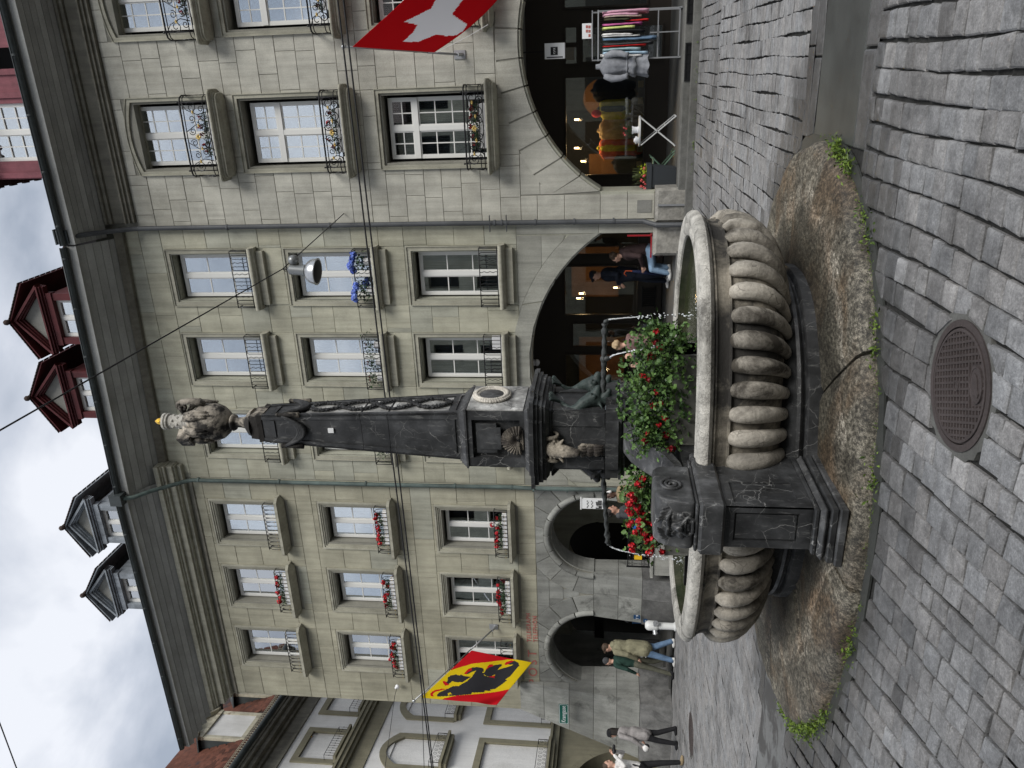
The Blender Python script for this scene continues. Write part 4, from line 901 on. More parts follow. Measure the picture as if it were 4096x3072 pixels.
def post():
    x0, x1 = -3.232, -2.872; xm = (x0+x1)/2
    def bx(name, a, z0, z1, y0, y1, mat='black_marble', c=.008, dx=0.):
        mb = MB(); xa, xb = xm-a, xm+a
        vs = [(xa+c, y0+c, z0), (xb-c, y0+c, z0), (xb-c, y1, z0), (xa+c, y1, z0), (xa, y0, z0+c), (xb, y0, z0+c), (xb, y1, z0+c), (xa, y1, z0+c), (xa, y0, z1-c), (xb, y0, z1-c), (xb, y1, z1-c), (xa, y1, z1-c), (xa+c, y0+c, z1), (xb-c, y0+c, z1), (xb-c, y1, z1), (xa+c, y1, z1)]
        fs = [(0, 1, 2, 3), (12, 13, 14, 15)]+[(4*q+i, 4*q+(i+1) % 4, 4*q+4+(i+1) % 4, 4*q+4+i) for q in range(3) for i in range(4)]
        mb.add(vs, fs); return mb.build(name, mat, F)
    bx('post_base', .225, .11, .165, 4.74, 5.7, 'grey_marble'); bx('post_base', .212, .167, .215, 4.765, 5.68); bx('post_base', .202, .217, .275, 4.78, 5.66, 'grey_marble', .025); bx('post_base', .178, .277, .31, 4.81, 5.64)
    mb = MB(); mb.box(xm-.155, xm+.155, 4.88, 5.62, .312, .905)
    mb.ring([(xm-.168, .312), (xm+.168, .312), (xm+.168, .905), (xm-.168, .905)], [(xm-.115, .40), (xm+.115, .40), (xm+.115, .84), (xm-.115, .84)], 4.858, 4.88, True)
    mb.box(xm-.10, xm+.10, 4.868, 4.88, .415, .825)
    mb.ring([(4.858, .312), (5.3, .312), (5.3, .905), (4.858, .905)], [(4.91, .40), (5.2, .40), (5.2, .84), (4.91, .84)], xm+.155, xm+.170, True, ax='x')
    mb.build('post_shaft', 'black_marble', F)
    bx('post_capital', .20, .907, 1.085, 4.80, 5.6, 'grey_marble', .02); bx('post_capital', .188, 1.087, 1.112, 4.82, 5.5)
    # the rounded block with a carved mask
    y = 4.86; P = []; X = xm+.01
    ml = 'grey_marble'
    mb = MB(); prof = [(y-.015, 1.114), (y-.03, 1.16), (y-.01, 1.24), (y+.01, 1.31), (y+.05, 1.365), (y+.11, 1.39), (y+.45, 1.39), (y+.50, 1.36), (y+.52, 1.30), (y+.52, 1.114)]
    mb.prism(prof, xm-.186, xm+.2, ax='x'); hb = mb.build('mask_block', ml, F); 
    bv = hb.modifiers.new('b', 'BEVEL'); bv.width = .02; bv.segments = 3
    mz = 1.235; M2 = [(ml, (X, y+.035, mz), (.135, .075, .135), None), (ml, (X, y-.02, mz+.045), (X, y-.058, mz-.012), .017, .03), (ml, (X, y+.01, mz-.085), (.085, .05, .05), None)]
    P = M2
    for s in (-1, 1):
        P += [(ml, (X+s*.022, y-.048, mz-.02), (.017, .015, .013), None), (ml, (X+s*.055, y-.022, mz+.028), (.024, .014, .015), None), (ml, (X+s*.012, y-.045, mz+.062), (X+s*.06, y-.04, mz+.07), .014, .015), (ml, (X+s*.06, y-.04, mz+.07), (X+s*.105, y-.005, mz+.04), .015, .008)]
        P += [(ml, (X+s*.072, y-.018, mz-.03), (.034, .028, .03), None), (ml, (X+s*.03, y-.05, mz-.032), (X+s*.075, y-.03, mz-.078), .010, .012), (ml, (X+s*.075, y-.03, mz-.078), (X+s*.05, y-.03, mz-.118), .012, .010)]
        for k in range(4): P.append((ml, (X+s*(.03+.03*k), y-.02+.008*k, mz+.10+.012*(3-k)), (X+s*(.075+.026*k), y-.0+.01*k, mz+.075-.035*k), .011, .009))
        for k in range(3): P.append((ml, (X+s*(.105+.010*k), y+.005+.012*k, mz-.0-.01*k), (X+s*(.085+.014*k), y-.0+.012*k, mz-.09-.01*k), .009, .007))
    P += [(ml, (X-.04, y-.046, mz-.056), (X+.04, y-.046, mz-.056), .009, .009), (ml, (X-.04, y-.038, mz-.108), (X+.04, y-.038, mz-.108), .012, .012)]
    mb = MB(); mb.box(X-.032, X+.032, y-.045, y-.03, mz-.094, mz-.070); mb.build('mask_mouth', 'black', F); mb = MB()
    for q in range(4): mb.box(X-.026+.0135*q, X-.016+.0135*q, y-.050, y-.045, mz-.084, mz-.068)
    mb.build('mask_teeth', ml, F)
    blob('mask', P, .005, F, 2)
    mb = MB(); pts = []
    for i in range(40): t = i/39; a = 2.3*2*pi*t; r = .085*(1-.85*t); pts.append((xm+.205, y+.22+r*cos(a), 1.26+r*sin(a)))
    mb.tube(pts, .013, 7); mb.build('side_scroll', ml, F, smooth=True)
post()
def bracket():
    # curved arm sweeping from the column down to the post, with a low wall under it
    cl = [(6.44, 1.60), (6.28, 1.575), (6.12, 1.52), (5.98, 1.44), (5.86, 1.35), (5.74, 1.27), (5.6, 1.215), (5.45, 1.185), (5.36, 1.175)]
    mb = MB(); w = .135; xm = -3.08; th = .07
    for i, (y, z) in enumerate(cl):
        a = cl[max(0, i-1)]; b = cl[min(len(cl)-1, i+1)]; d = Vector((0, b[0]-a[0], b[1]-a[1])).normalized(); n_ = Vector((0, -d.z, d.y)) if d.y < 0 else Vector((0, -d.z, d.y)); n_ = -n_ if n_.z < 0 else n_
        t = th*(1.6-.9*i/8); c = Vector((xm, y, z))
        for s, q in ((-1, 0), (1, 0), (1, -t), (-1, -t)): mb.v.append(tuple(c+Vector((s*w, 0, 0))+n_*q))
    for i in range(len(cl)-1):
        for k in range(4): mb.f.append((4*i+k, 4*i+(k+1) % 4, 4*i+4+(k+1) % 4, 4*i+4+k)); mb.m.append(0); mb.t.append(None)
    mb.f += [(0, 1, 2, 3), (4*len(cl)-4, 4*len(cl)-3, 4*len(cl)-2, 4*len(cl)-1)]; mb.m += [0, 0]; mb.t += [None]*2
    mb.build('bracket_arm', 'grey_marble', F, auto=40)
    mb = MB(); mb.box(-3.2, -2.96, 5.38, 6.42, .85, 1.13); mb.build('bracket_wall', 'black_marble', F)
bracket()
# ================================================================ PLANTS
def leafmass(mb, rnd, n, pos, size, lobes=True, up=.6):
    for _ in range(n):
        p = Vector(pos(rnd)); s = size*rnd.uniform(.6, 1.25); d = Vector((rnd.gauss(0, 1), rnd.gauss(0, 1), rnd.gauss(0, 1)+up)).normalized()
        a = d.orthogonal().normalized(); a = Matrix.Rotation(rnd.uniform(0, 6.28), 3, d) @ a; b = d.cross(a); t = rnd.random()
        if lobes:   # round, scalloped geranium leaf
            k = 7; ring_ = [p+(a*cos(2*pi*i/k*.86+.4)+b*sin(2*pi*i/k*.86+.4))*s*(.5 if i % 2 else .42)+d*s*(.12 if i % 2 else .0) for i in range(k)]
            mb.add([p-d*s*.08]+ring_, [(0, i+1, (i+1) % k+1) for i in range(k) if i != k-1], 0, t)
        else: mb.add([p, p+a*s*.5+b*s*.22+d*.1*s, p+a*s, p+a*s*.5-b*s*.22+d*.1*s], [(0, 1, 2), (0, 2, 3)], 0, t)
def flower_head_mesh(name, mat, r, n, seed):
    rnd = random.Random(seed); mb = MB()
    for _ in range(n):
        d = Vector((rnd.gauss(0, 1), rnd.gauss(0, 1), rnd.gauss(.4, 1))).normalized(); p = d*r*rnd.uniform(.5, 1); a = d.orthogonal().normalized(); b = d.cross(a); t = rnd.random(); s = r*.42
        ring_ = [p+(a*cos(2*pi*i/5)+b*sin(2*pi*i/5))*s+d*s*.25 for i in range(5)]; mb.add([p]+ring_, [(0, i+1, (i+1) % 5+1) for i in range(5)], 0, t)
    return mb.mesh(name, mat, recalc=False)
FH = {k: flower_head_mesh('flower_head', m_, r, n, i) for i, (k, m_, r, n) in enumerate((('red', 'petal_red', .034, 30), ('red_small', 'petal_red', .026, 20), ('dark', 'petal_dark', .030, 26), ('pink', 'petal_pink', .04, 26), ('blue', 'petal_blue', .07, 60), ('dusty', 'petal_dark', .03, 18)))}
def flower(kind, p, parent, sc=1., rnd=random):
    o = bpy.data.objects.new('flower_head', FH[kind]); COL.objects.link(o); o.location = p; o.rotation_euler = (rnd.uniform(0, 3), rnd.uniform(0, 3), rnd.uniform(0, 6)); s = sc*rnd.uniform(.8, 1.2); o.scale = (s, s, s*.85)
    o.parent = parent
    pl = parent.location; o.location = Vector(p)-Vector(pl); return o
def trough(xa, xb, y, z, label, region, nleaf, heads, seed, box=True):
    rnd = random.Random(seed); root = empty('flower_trough', ((xa+xb)/2, y, z), label, 'flower trough', 'geranium troughs standing in the basin')
    mb = MB(); mb.prism([(y-.13, z), (y+.13, z), (y+.16, z+.2), (y+.165, z+.215), (y+.14, z+.215), (y+.12, z+.19), (y-.12, z+.19), (y-.14, z+.215), (y-.165, z+.215), (y-.16, z+.2)], xa, xb, ax='x'); mb.box(xa, xa+.012, y-.15, y+.15, z+.01, z+.205); mb.box(xb-.012, xb, y-.15, y+.15, z+.01, z+.205)
    mb.build('box', 'trough', root)
    mb = MB(); leafmass(mb, rnd, int(nleaf*1.6), region, .05)
    mb.build('leaves', 'leaf', root, kind='stuff', recalc=False)
    mb = MB()
    for _ in range(60):
        p = Vector(region(rnd)); b0 = Vector((min(max(p.x, xa+.05), xb-.05), y+rnd.uniform(-.08, .08), z+.2)); mb.tube([b0, (b0+p)/2+Vector((0, 0, .04)), p], .0035, 4)
    mb.build('stems', 'leaf_dark', root, kind='stuff', recalc=False)
    for q_, (p, k) in enumerate(heads(rnd)):
        if xb-xa > .78 and q_ % 3 == 1: continue
        flower(k, p, root, 1., rnd)
        if q_ % 2: flower(k, (p[0]+rnd.uniform(-.03, .03), p[1], p[2]+rnd.uniform(-.03, .03)), root, .7, rnd)
    return root
def regR(rnd):
    for _ in range(50):
        x = rnd.uniform(-2.98, -1.90); t = (x+2.98)/1.08; cz = 1.35-.05*t; h = .15+.10*min(1, sin(pi*min(.97, max(.05, t)))); z = cz+h*max(-1.5, min(1.3, rnd.gauss(0, .6))); y = 6.03+rnd.gauss(0, .10)-.08*(1-(z-1.1))
        if rnd.random() < .3: x += rnd.gauss(0, .04)
        return (x, y, z)
def regL(rnd):
    x = rnd.uniform(-4.02, -3.27); t = (x+4.02)/.75; z = 1.34+.05*t+.16*max(-1.5, min(1.4, rnd.gauss(0, .6))); return (x, 6.05+rnd.gauss(0, .09), z)
def headsR(rnd):
    for x, z in ((-1.93, 1.36), (-1.96, 1.43), (-2.02, 1.36), (-2.06, 1.33), (-2.25, 1.42), (-2.31, 1.44), (-2.33, 1.40), (-2.2, 1.26), (-2.55, 1.30), (-2.58, 1.36), (-2.50, 1.17), (-2.66, 1.27), (-2.72, 1.31), (-2.82, 1.28), (-2.84, 1.25), (-2.80, 1.40), (-2.93, 1.22), (-2.96, 1.20), (-2.88, 1.43), (-2.86, 1.17), (-2.45, 1.34), (-2.14, 1.40)): yield (x, 5.86+rnd.uniform(-.03, .03), z), ('red_small' if rnd.random() < .4 else 'dark')
def headsL(rnd):
    for x, z in ((-3.30, 1.47), (-3.33, 1.44), (-3.27, 1.42), (-3.40, 1.52), (-3.45, 1.50), (-3.50, 1.53), (-3.55, 1.47), (-3.62, 1.42), (-3.66, 1.45), (-3.70, 1.38), (-3.74, 1.44), (-3.72, 1.53), (-3.80, 1.40), (-3.86, 1.36), (-3.90, 1.38), (-3.94, 1.33), (-3.98, 1.35), (-3.92, 1.50), (-3.98, 1.50), (-4.0, 1.24), (-3.78, 1.48), (-3.6, 1.52), (-3.68, 1.32), (-3.83, 1.32)): yield (x, 5.9+rnd.uniform(-.04, .04), z), 'red'
trough(-2.95, -2.15, 6.08, 1.0, 'large geranium trough with few red blooms on the right of the fountain column', regR, 1500, headsR, 11)
trough(-4.05, -3.3, 6.1, 1.0, 'smaller geranium trough full of bright red blooms on the left of the fountain column', regL, 850, headsL, 12)
# weeds and moss growing in the crack along the apron
def weeds():
    rnd = random.Random(21); mb = MB(); spots = []
    for i in range(220):
        t = rnd.uniform(pi*1.02, pi*2.0)
        spots.append((t, rnd.uniform(.6, 1.1)))
    for t0, k in ((6.08, 12), (6.0, 10), (5.9, 8), (3.55, 10), (3.68, 12), (3.80, 14), (3.9, 10), (4.05, 8), (3.38, 10), (5.3, 5), (4.9, 5), (5.6, 6), (4.45, 5)):
        for _ in range(k): spots.append((t0+rnd.gauss(0, .035), 2.1))
    for t, s in spots:
        x, y = sups(2.60+.05, 2.08+.05, 2.1, t)
        base = (x+rnd.gauss(0, .02), y+rnd.gauss(0, .02))
        def pos(r): return (base[0]+r.gauss(0, .02*s), base[1]+r.gauss(0, .02*s), .005+abs(r.gauss(0, .014*s)))
        leafmass(mb, rnd, int(6*s), pos, .018*s, False, .9)
    mb.build('weeds', 'moss', None, kind='stuff', recalc=False)
weeds()
# ================================================================ BUILDINGS
YF = 16.2
def rsub(r, hs, mn=.05):
    """rectangle (x0,x1,z0,z1) minus rectangles"""
    out = [r]
    for h in hs:
        nx = []
        for (a, b, c, d) in out:
            if h[0] >= b or h[1] <= a or h[2] >= d or h[3] <= c: nx.append((a, b, c, d)); continue
            if h[0]-a > mn: nx.append((a, h[0], c, d))
            if b-h[1] > mn: nx.append((h[1], b, c, d))
            m0, m1 = max(a, h[0]), min(b, h[1])
            if h[2]-c > mn: nx.append((m0, m1, c, h[2]))
            if d-h[3] > mn: nx.append((m0, m1, h[3], d))
        out = nx
    return out
def polybox(mb, x0, x1, z0, z1, cut, y0, y1):
    """box whose underside follows cut(x) where that is higher than z0"""
    n = 10; lo = []
    xs = [x0+(x1-x0)*i/n for i in range(n+1)]; lo = [max(z0, cut(x)) for x in xs]
    if max(lo) <= z0+1e-6: mb.box(x0, x1, y0, y1, z0, z1); return True
    if min(lo) >= z1-.03: return False
    pts = [(x, l) for x, l in zip(xs, lo) if l < z1-.004]
    if len(pts) < 2: return False
    xa, xb = pts[0][0], pts[-1][0]
    mb.prism(pts+[(xb, z1), (xa, z1)], y0, y1); return True
def masonry(b, mat, x0, x1, courses, holes, cut, seed, wmin=.5, wmax=1.2, gap=.009, name='wall_block', y=YF, shift=0., mats=None):
    rnd = random.Random(seed)
    for k, (za, zb) in enumerate(zip(courses[:-1], courses[1:])):
        x = x0-rnd.uniform(0, wmax)*.6
        while x < x1:
            w = rnd.uniform(wmin, wmax); xa, xb = max(x, x0), min(x+w, x1)
            if x1-xb < wmin*.5: xb = x1
            if xb-xa > .06:
                for r in rsub((xa, xb, za, zb), holes):
                    a, b_, c, d = r[0]+gap/2, r[1]-gap/2, r[2]+gap/2, r[3]-gap/2
                    if b_-a < .03 or d-c < .03: continue
                    mb = MB(); pr = rnd.uniform(-.003, .003)
                    if cut is None or max(cut(a), cut(b_), cut((a+b_)/2)) <= c+.001: chamfer_box(mb, a, b_, y+pr, y+.03, c, d, .006)
                    elif not polybox(mb, a, b_, c, d, cut, y+pr, y+.03): continue
                    mt = mat if not mats or rnd.random() > mats[1] else mats[0]
                    mb.build(name, mt, b, recalc=True)
            x = max(xb, x+w) if xb < x1 else x1
def backing(b, x0, x1, z0, z1, holes, cut, depth, mat='joint', y=YF+.012):
    mb = MB()
    xs = sorted(set([x0, x1]+[h[i] for h in holes for i in (0, 1)])); zs = sorted(set([z0, z1]+[h[i] for h in holes for i in (2, 3)]))
    for r in rsub((x0, x1, z0, z1), holes, .001):
        if cut is None: mb.box(r[0], r[1], y, y+depth, r[2], r[3])
        else:
            n = max(1, int((r[1]-r[0])/.5)) if r[2] < 4 else 1
            for i in range(n):
                a = r[0]+(r[1]-r[0])*i/n; c = r[0]+(r[1]-r[0])*(i+1)/n; polybox(mb, a, c, r[2], r[3], cut, y, y+depth)
    return mb.build('wall', mat, b)
def voussoirs(b, mat, fin, fout, ts, y0, y1, gap=.006, name='voussoir', mats=None):
    """wedge stones between two curves fin(t), fout(t) -> (x, z)"""
    rnd = random.Random(len(ts))
    for ta, tb in zip(ts[:-1], ts[1:]):
        n = 5; g = gap/2.5; po = [fout(ta+g+(tb-ta-2*g)*i/n) for i in range(n+1)]; pi_ = [fin(ta+g+(tb-ta-2*g)*i/n) for i in range(n+1)]
        mb = MB(); mb.ring(po, pi_, y0+rnd.uniform(-.003, .003), y1); mb.build(name, mats if mats else mat, b)
def arc_curve(cx, cz, R, a0, a1):
    return lambda t: (cx+R*sin(a0+(a1-a0)*t), cz+R*cos(a0+(a1-a0)*t))
def rect_ring(mb, x0, x1, z0, z1, w, y0, y1, rise=0., bottom=False):
    """frame of width w outside the opening x0..x1, z0..z1; top may be a shallow arch"""
    def top(a, b, z, r):
        if r <= 0: return [(a, z), (b, z)]
        n = 10; return [(a+(b-a)*i/n, z+r*(1-(2*i/n-1)**2)) for i in range(n+1)]
    inn = [(x0, z0)]+top(x0, x1, z1, rise)+[(x1, z0)]; out = [(x0-w, z0)]+top(x0-w, x1+w, z1+w, rise)+[(x1+w, z0)]
    mb.ring(out, inn, y0, y1)
    if bottom: mb.box(x0-w, x1+w, y0, y1, z0-w, z0)
def pane_grid(W_, x0, x1, z0, z1, nx, nz, y, rise=0., gl='window_glass'):
    dx, dz = (x1-x0)/nx, (z1-z0)/nz; first = None
    for i in range(nx):
        for j in range(nz):
            if first is None:
                mb = MB(); mb.box(-dx/2, dx/2, -.003, .003, -dz/2, dz/2); first = mb.build('pane', gl, W_, loc=(x0+dx*(i+.5), y, z0+dz*(j+.5)))
            else: again(first, W_, (x0+dx*(i+.5), y, z0+dz*(j+.5)))
def frame_mesh(w, h, y, transom, nx, nz_top, nz_bot, mull=.05, rise=0., edge=.055):
    """white casement: local coords, x centred, z from 0; returns mb and pane rectangles"""
    mb = MB(); P = []
    inn = (-w/2+edge, w/2-edge, edge, h-edge); rect_ring(mb, *inn, edge-.002, y, y+.06, 0, True)
    mb.box(-mull, mull, y-.015, y+.05, edge, h-edge)
    zt = transom
    if zt: mb.box(-w/2+.01, w/2-.01, y-.02, y+.05, zt-.055, zt+.055)
    for s in (-1, 1):
        xa, xb = (mull, w/2-edge) if s > 0 else (-w/2+edge, -mull)
        for (za, zb, nz) in (((edge, (zt-.055 if zt else h-edge), nz_bot),)+(((zt+.055, h-edge, nz_top),) if zt else ())):
            st = .028; mb.ring([(xa, za), (xb, za), (xb, zb), (xa, zb)], [(xa+st, za+st), (xb-st, za+st), (xb-st, zb-st), (xa+st, zb-st)], y+.005, y+.045, True)
            for i in range(1, nx): xx = xa+(xb-xa)*i/nx; mb.box(xx-.011, xx+.011, y+.01, y+.035, za+st, zb-st)
            for j in range(1, nz): zz = za+(zb-za)*j/nz; mb.box(xa+st, xb-st, y+.012, y+.037, zz-.011, zz+.011)
            P.append((xa+st, xb-st, za+st, zb-st, nx, nz))
    return mb, P
def spiral(cx, cz, r, a0, turns, y, rmin=.25, n=16, hand=1):
    return [(cx+r*(1-(1-rmin)*i/n)*cos(a0+hand*2*pi*turns*i/n), y, cz+r*(1-(1-rmin)*i/n)*sin(a0+hand*2*pi*turns*i/n)) for i in range(n+1)]
# ---- railings (local: x centred, z=0 on the sill, y=0 on the wall plane)
def rail_scroll(w, h, d):
    mb = MB(); g = MB(); r = .13; y1 = -d
    def loop(z): return [(-w/2, 0, z), (-w/2, y1+r, z), (-w/2+r*.3, y1+r*.3, z), (-w/2+r, y1, z), (0, y1-.02, z), (w/2-r, y1, z), (w/2-r*.3, y1+r*.3, z), (w/2, y1+r, z), (w/2, 0, z)]
    mb.tube(loop(h), .017, 6); mb.tube(loop(h-.06), .011, 5); mb.tube(loop(.05), .010, 5); mb.tube(loop(.13), .010, 5)
    yy = y1-.008
    for s in (-1, 1):
        mb.tube([(s*(w/2-r), y1, 0), (s*(w/2-r), y1, h+.01)], .011, 5); mb.ball((s*(w/2-r), y1, h+.04), (.018, .018, .026), 6, 5)
        for cx, cz, R, a0, hd in ((w*.36, h*.62, .115, 1.2, -1), (w*.335, h*.3, .075, 3.6, 1), (w*.22, h*.66, .075, 2.8, 1), (w*.19, h*.36, .10, .4, -1), (w*.10, h*.3, .06, 3.0, 1), (w*.07, h*.7, .075, 1.8, 1)):
            mb.tube(spiral(s*cx, cz, R, a0 if s > 0 else pi-a0, 1.35, yy, hand=hd*s), .0085, 4)
        mb.tube([(s*w*.42, yy, h*.95), (s*w*.33, yy, h*.8), (s*w*.27, yy, h*.45), (s*w*.30, yy, h*.12)], .0085, 4)
        mb.tube([(s*w*.02, yy, h*.1), (s*w*.13, yy, h*.22), (s*w*.15, yy, h*.55), (s*w*.06, yy, h*.93)], .0085, 4)
        for k in range(3):
            yc = -d*(.25+.22*k); pts = [(s*w/2, p[0]-0, p[2]) for p in spiral(yc, h*(.3+.2*(k % 2)), .06, 0, 1.3, 0)]; mb.tube(pts, .008, 4)
        mb.tube([(s*w/2, -d*.1, h*.9), (s*w/2, -d*.4, h*.6), (s*w/2, -d*.3, h*.3), (s*w/2, -d*.6, .1)], .008, 4)
        for px, pz in ((.30, .55), (.14, .42)):
            for k in range(4): a = .5+k*.6; p = Vector((s*w*px, yy-.012, h*pz)); g.tube([p, p+Vector((s*.03*cos(a), -.01, .03*sin(a))), p+Vector((s*.055*cos(a+.4), -.004, .055*sin(a+.4)))], [.004, .010, .002], 5)
    for k in range(7): a = pi*k/6; p = Vector((0, yy-.012, h*.5)); g.tube([p, p+Vector((.04*cos(a), -.012, .05*sin(a))), p+Vector((.075*cos(a), -.004, .085*sin(a)))], [.005, .013, .002], 5)
    g.ball((0, yy-.015, h*.47), (.022, .012, .03), 6, 5)
    return mb, g
def rail_wavy(w, h, d):
    mb = MB()
    for z in (0.02, h): mb.tube([(-w/2, 0, z), (-w/2, -d, z), (w/2, -d, z), (w/2, 0, z)], .011, 5)
    for s in (-1, 1): mb.tube([(s*w/2, -d, 0), (s*w/2, -d, h)], .010, 5); mb.tube([(s*w/2, -d*.5, 0), (s*w/2, -d*.5, h)], .0075, 4)
    n = 15
    for i in range(1, n):
        x = -w/2+w*i/n
        if i % 3 == 0: mb.tube([(x+.012*sin(k*1.57), -d, .02+(h-.02)*k/12) for k in range(13)], .0075, 4)
        elif i % 3 == 1: mb.tube([(x, -d, .02), (x, -d, h*.86), (x+.015, -d, h*.95), (x+w/n*.5, -d, h*.985), (x+w/n-.015, -d, h*.95), (x+w/n, -d, h*.86), (x+w/n, -d, .02)], .0075, 4)
    return mb, None
def rail_hoop(w, h, d):
    mb = MB(); g = MB(); pts = lambda z: [(-w/2, 0, z), (-w/2, -d, z), (w/2, -d, z), (w/2, 0, z)]
    mb.tube(pts(.02), .011, 5); mb.tube(pts(h), .011, 5); n = 11
    for i in range(n+1):
        x = -w/2+w*i/n; mb.tube([(x, -d, .02), (x, -d, h*.55)], .009, 4); g.ball((x, -d-.012, .08), .010, 5, 4)
        if i < n: mb.tube([(x, -d, h*.5), (x+.01, -d-.008, h*.78), (x+w/n*.5, -d, h*.98), (x+w/n-.01, -d-.008, h*.78), (x+w/n, -d, h*.5)], .009, 4)
    for s in (-1, 1): mb.tube([(s*w/2, -d*.5, 0), (s*w/2, -d*.5, h)], .0075, 4)
    return mb, g
def put_window(b, cx, zb, proto):
    c = copy_tree(proto); c.parent = b; c.location = (cx-b.location.x, YF-b.location.y, zb-b.location.z)
    for ch in c.children:
        if ch.name.startswith('curtain'): ch.location.x += random.uniform(-.05, .05); ch.scale = (random.uniform(.82, 1), 1, 1)
    return c
def window_proto(b, cx, zb, w, h, fw, fh, fz, transom, nx, nt_, nb_, surround, sill, rail, curtain, rise=0., shift=0.):
    f, P = frame_mesh(fw, fh, .22, transom, nx, nt_, nb_)
    W_ = f.build('window', 'frame_white', b, loc=(cx-b.location.x, YF-b.location.y, zb-b.location.z))
    for me in [W_.data]:
        me.transform(Matrix.Translation((0, 0, fz)))
    for x0, x1, z0, z1, a, c in P: pane_grid(W_, x0, x1, z0+fz, z1+fz, a, c, .245)
    s = surround(w, h, rise); s[0].build('surround', s[1], W_, loc=(0, 0, 0), auto=None)
    sill(w).build('sill', 'trim_stone', W_, loc=(0, 0, 0), auto=40)
    if rise:
        mb = MB(); n = 10; pts = [(-w/2+w*i/n, h+rise*(1-(2*i/n-1)**2)) for i in range(n+1)]; mb.prism([(-w/2, h-.02), (w/2, h-.02)]+pts[::-1], .18, .24); mb.build('arched_head', 'trim_stone', W_, loc=(0, 0, 0))
    m_, g = rail(); m_.build('railing', 'black_iron', W_, loc=(0, 0, 0), smooth=True)
    if g is not None: g.build('railing_ornament', 'gilt', W_, loc=(0, 0, 0), smooth=True)
    if curtain == 'net': spans = [(-fw/2+.04, fw/2-.04)]; cm = 'net_curtain'
    elif curtain == 'sides': spans = [(-fw/2+.04, -.06), (.10, fw/2-.03)]; cm = 'net_curtain'
    elif curtain == 'brown': spans = [(-fw/2+.04, -.06), (.06, fw/2-.03)]; cm = 'curtain_brown'
    else: spans = []; cm = None
    for a, c in spans:
        mb = MB(); n = 26
        for i in range(n+1): x = a+(c-a)*i/n; yy = .36+.02*sin(i*1.9); mb.v += [(x, yy, fz+.05), (x+(.08*sin(i*.3) if curtain == 'brown' else 0), yy, fz+fh-.06)]
        for i in range(n): mb.f.append((2*i, 2*i+1, 2*i+3, 2*i+2)); mb.m.append(0); mb.t.append(None)
        mb.build('curtain', cm, W_, loc=(0, 0, 0), smooth=True)
    return W_
def sill_bull(w):   # rounded nosing over a plain block (middle house)
    mb = MB(); W2 = w/2+.17; mb.prism([(0, .0), (-.22, .0), (-.245, -.02), (-.255, -.05), (-.245, -.08), (-.22, -.1), (-.19, -.105), (-.17, -.13), (0, -.13)], -W2, W2, ax='x'); W3 = w/2+.08; mb.prism([(0, -.132), (-.10, -.132), (-.10, -.29), (0, -.29)], -W3, W3, ax='x'); return mb
def sill_hip(w):    # slab with a corbel that tapers back (left house)
    mb = MB(); W2 = w/2+.32
    a = [(-W2, 0), (-W2, -.18), (-W2+.09, -.28), (W2-.09, -.28), (W2, -.18), (W2, 0)]; mb.prism(a, -.07, 0, ax='z')
    c = [(-W2+.03, 0), (-W2+.03, -.16), (-W2+.12, -.25), (W2-.12, -.25), (W2-.03, -.16), (W2-.03, 0)]; d = [(-W2+.16, 0), (-W2+.16, -.05), (-W2+.2, -.08), (W2-.2, -.08), (W2-.16, -.05), (W2-.16, 0)]
    n = 6; vs = [(x, y, -.071) for x, y in c]+[(x, y, -.15) for x, y in d]; mb.add(vs, [(i, (i+1) % n, (i+1) % n+n, i+n) for i in range(n)]+[tuple(range(n)), tuple(range(n, 2*n))]); return mb
def sill_balcony(w):  # deep moulded balcony slab with rounded corners (right house)
    mb = MB()
    def outl(W2, d, r=.12):
        p = [(-W2, 0), (-W2, -d+r)]+[(-W2+r-r*cos(pi/2*k/4), -d+r-r*sin(pi/2*k/4)) for k in range(1, 5)]+[(W2-r+r*sin(pi/2*k/4), -d+r-r*cos(pi/2*k/4)) for k in range(0, 5)]+[(W2, 0)]; return p
    prof = [(0., 0.), (.015, -.012), (.02, -.04), (.01, -.065), (-.02, -.075), (-.022, -.09), (-.05, -.10), (-.055, -.135), (-.075, -.15), (-.08, -.17), (-.06, -.18), (-.065, -.2), (-.12, -.235), (-.2, -.26)]
    W0, d0 = .89, .40; base = len(mb.v); m_ = len(outl(1, 1))
    for o, z in prof:
        for x, y in outl(W0+o, d0+o): mb.v.append((x, y, z*.78))
    for i in range(len(prof)-1):
        for j in range(m_-1): mb.f.append((i*m_+j, i*m_+j+1, (i+1)*m_+j+1, (i+1)*m_+j)); mb.m.append(0); mb.t.append(None)
    mb.f.append(tuple(range(m_))); mb.m.append(0); mb.t.append(None); mb.f.append(tuple(range((len(prof)-1)*m_, len(prof)*m_))); mb.m.append(0); mb.t.append(None)
    return mb
def sur_flat(ws, mat, ys):
    def f(w, h, rise):
        mb = MB(); x = 0.
        for k, (t, y0) in enumerate(zip(ws, ys)):   # inside out
            rect_ring(mb, -w/2-x, w/2+x, .0, h+x, t-.001, y0, .035+.012*(k == 0), rise); x += t
        return mb, mat
    return f
def pipe(b, x, pts, r, mat, collars, name='downpipe'):
    mb = MB(); mb.tube(pts, r, 12)
    for z in collars: mb.tube([(x, pts[-1][1], z-.015), (x, pts[-1][1], z+.015)], r+.012, 12); mb.box(x-.012, x+.012, pts[-1][1], YF, z-.01, z+.01)
    mb.build(name, mat, b, auto=40)
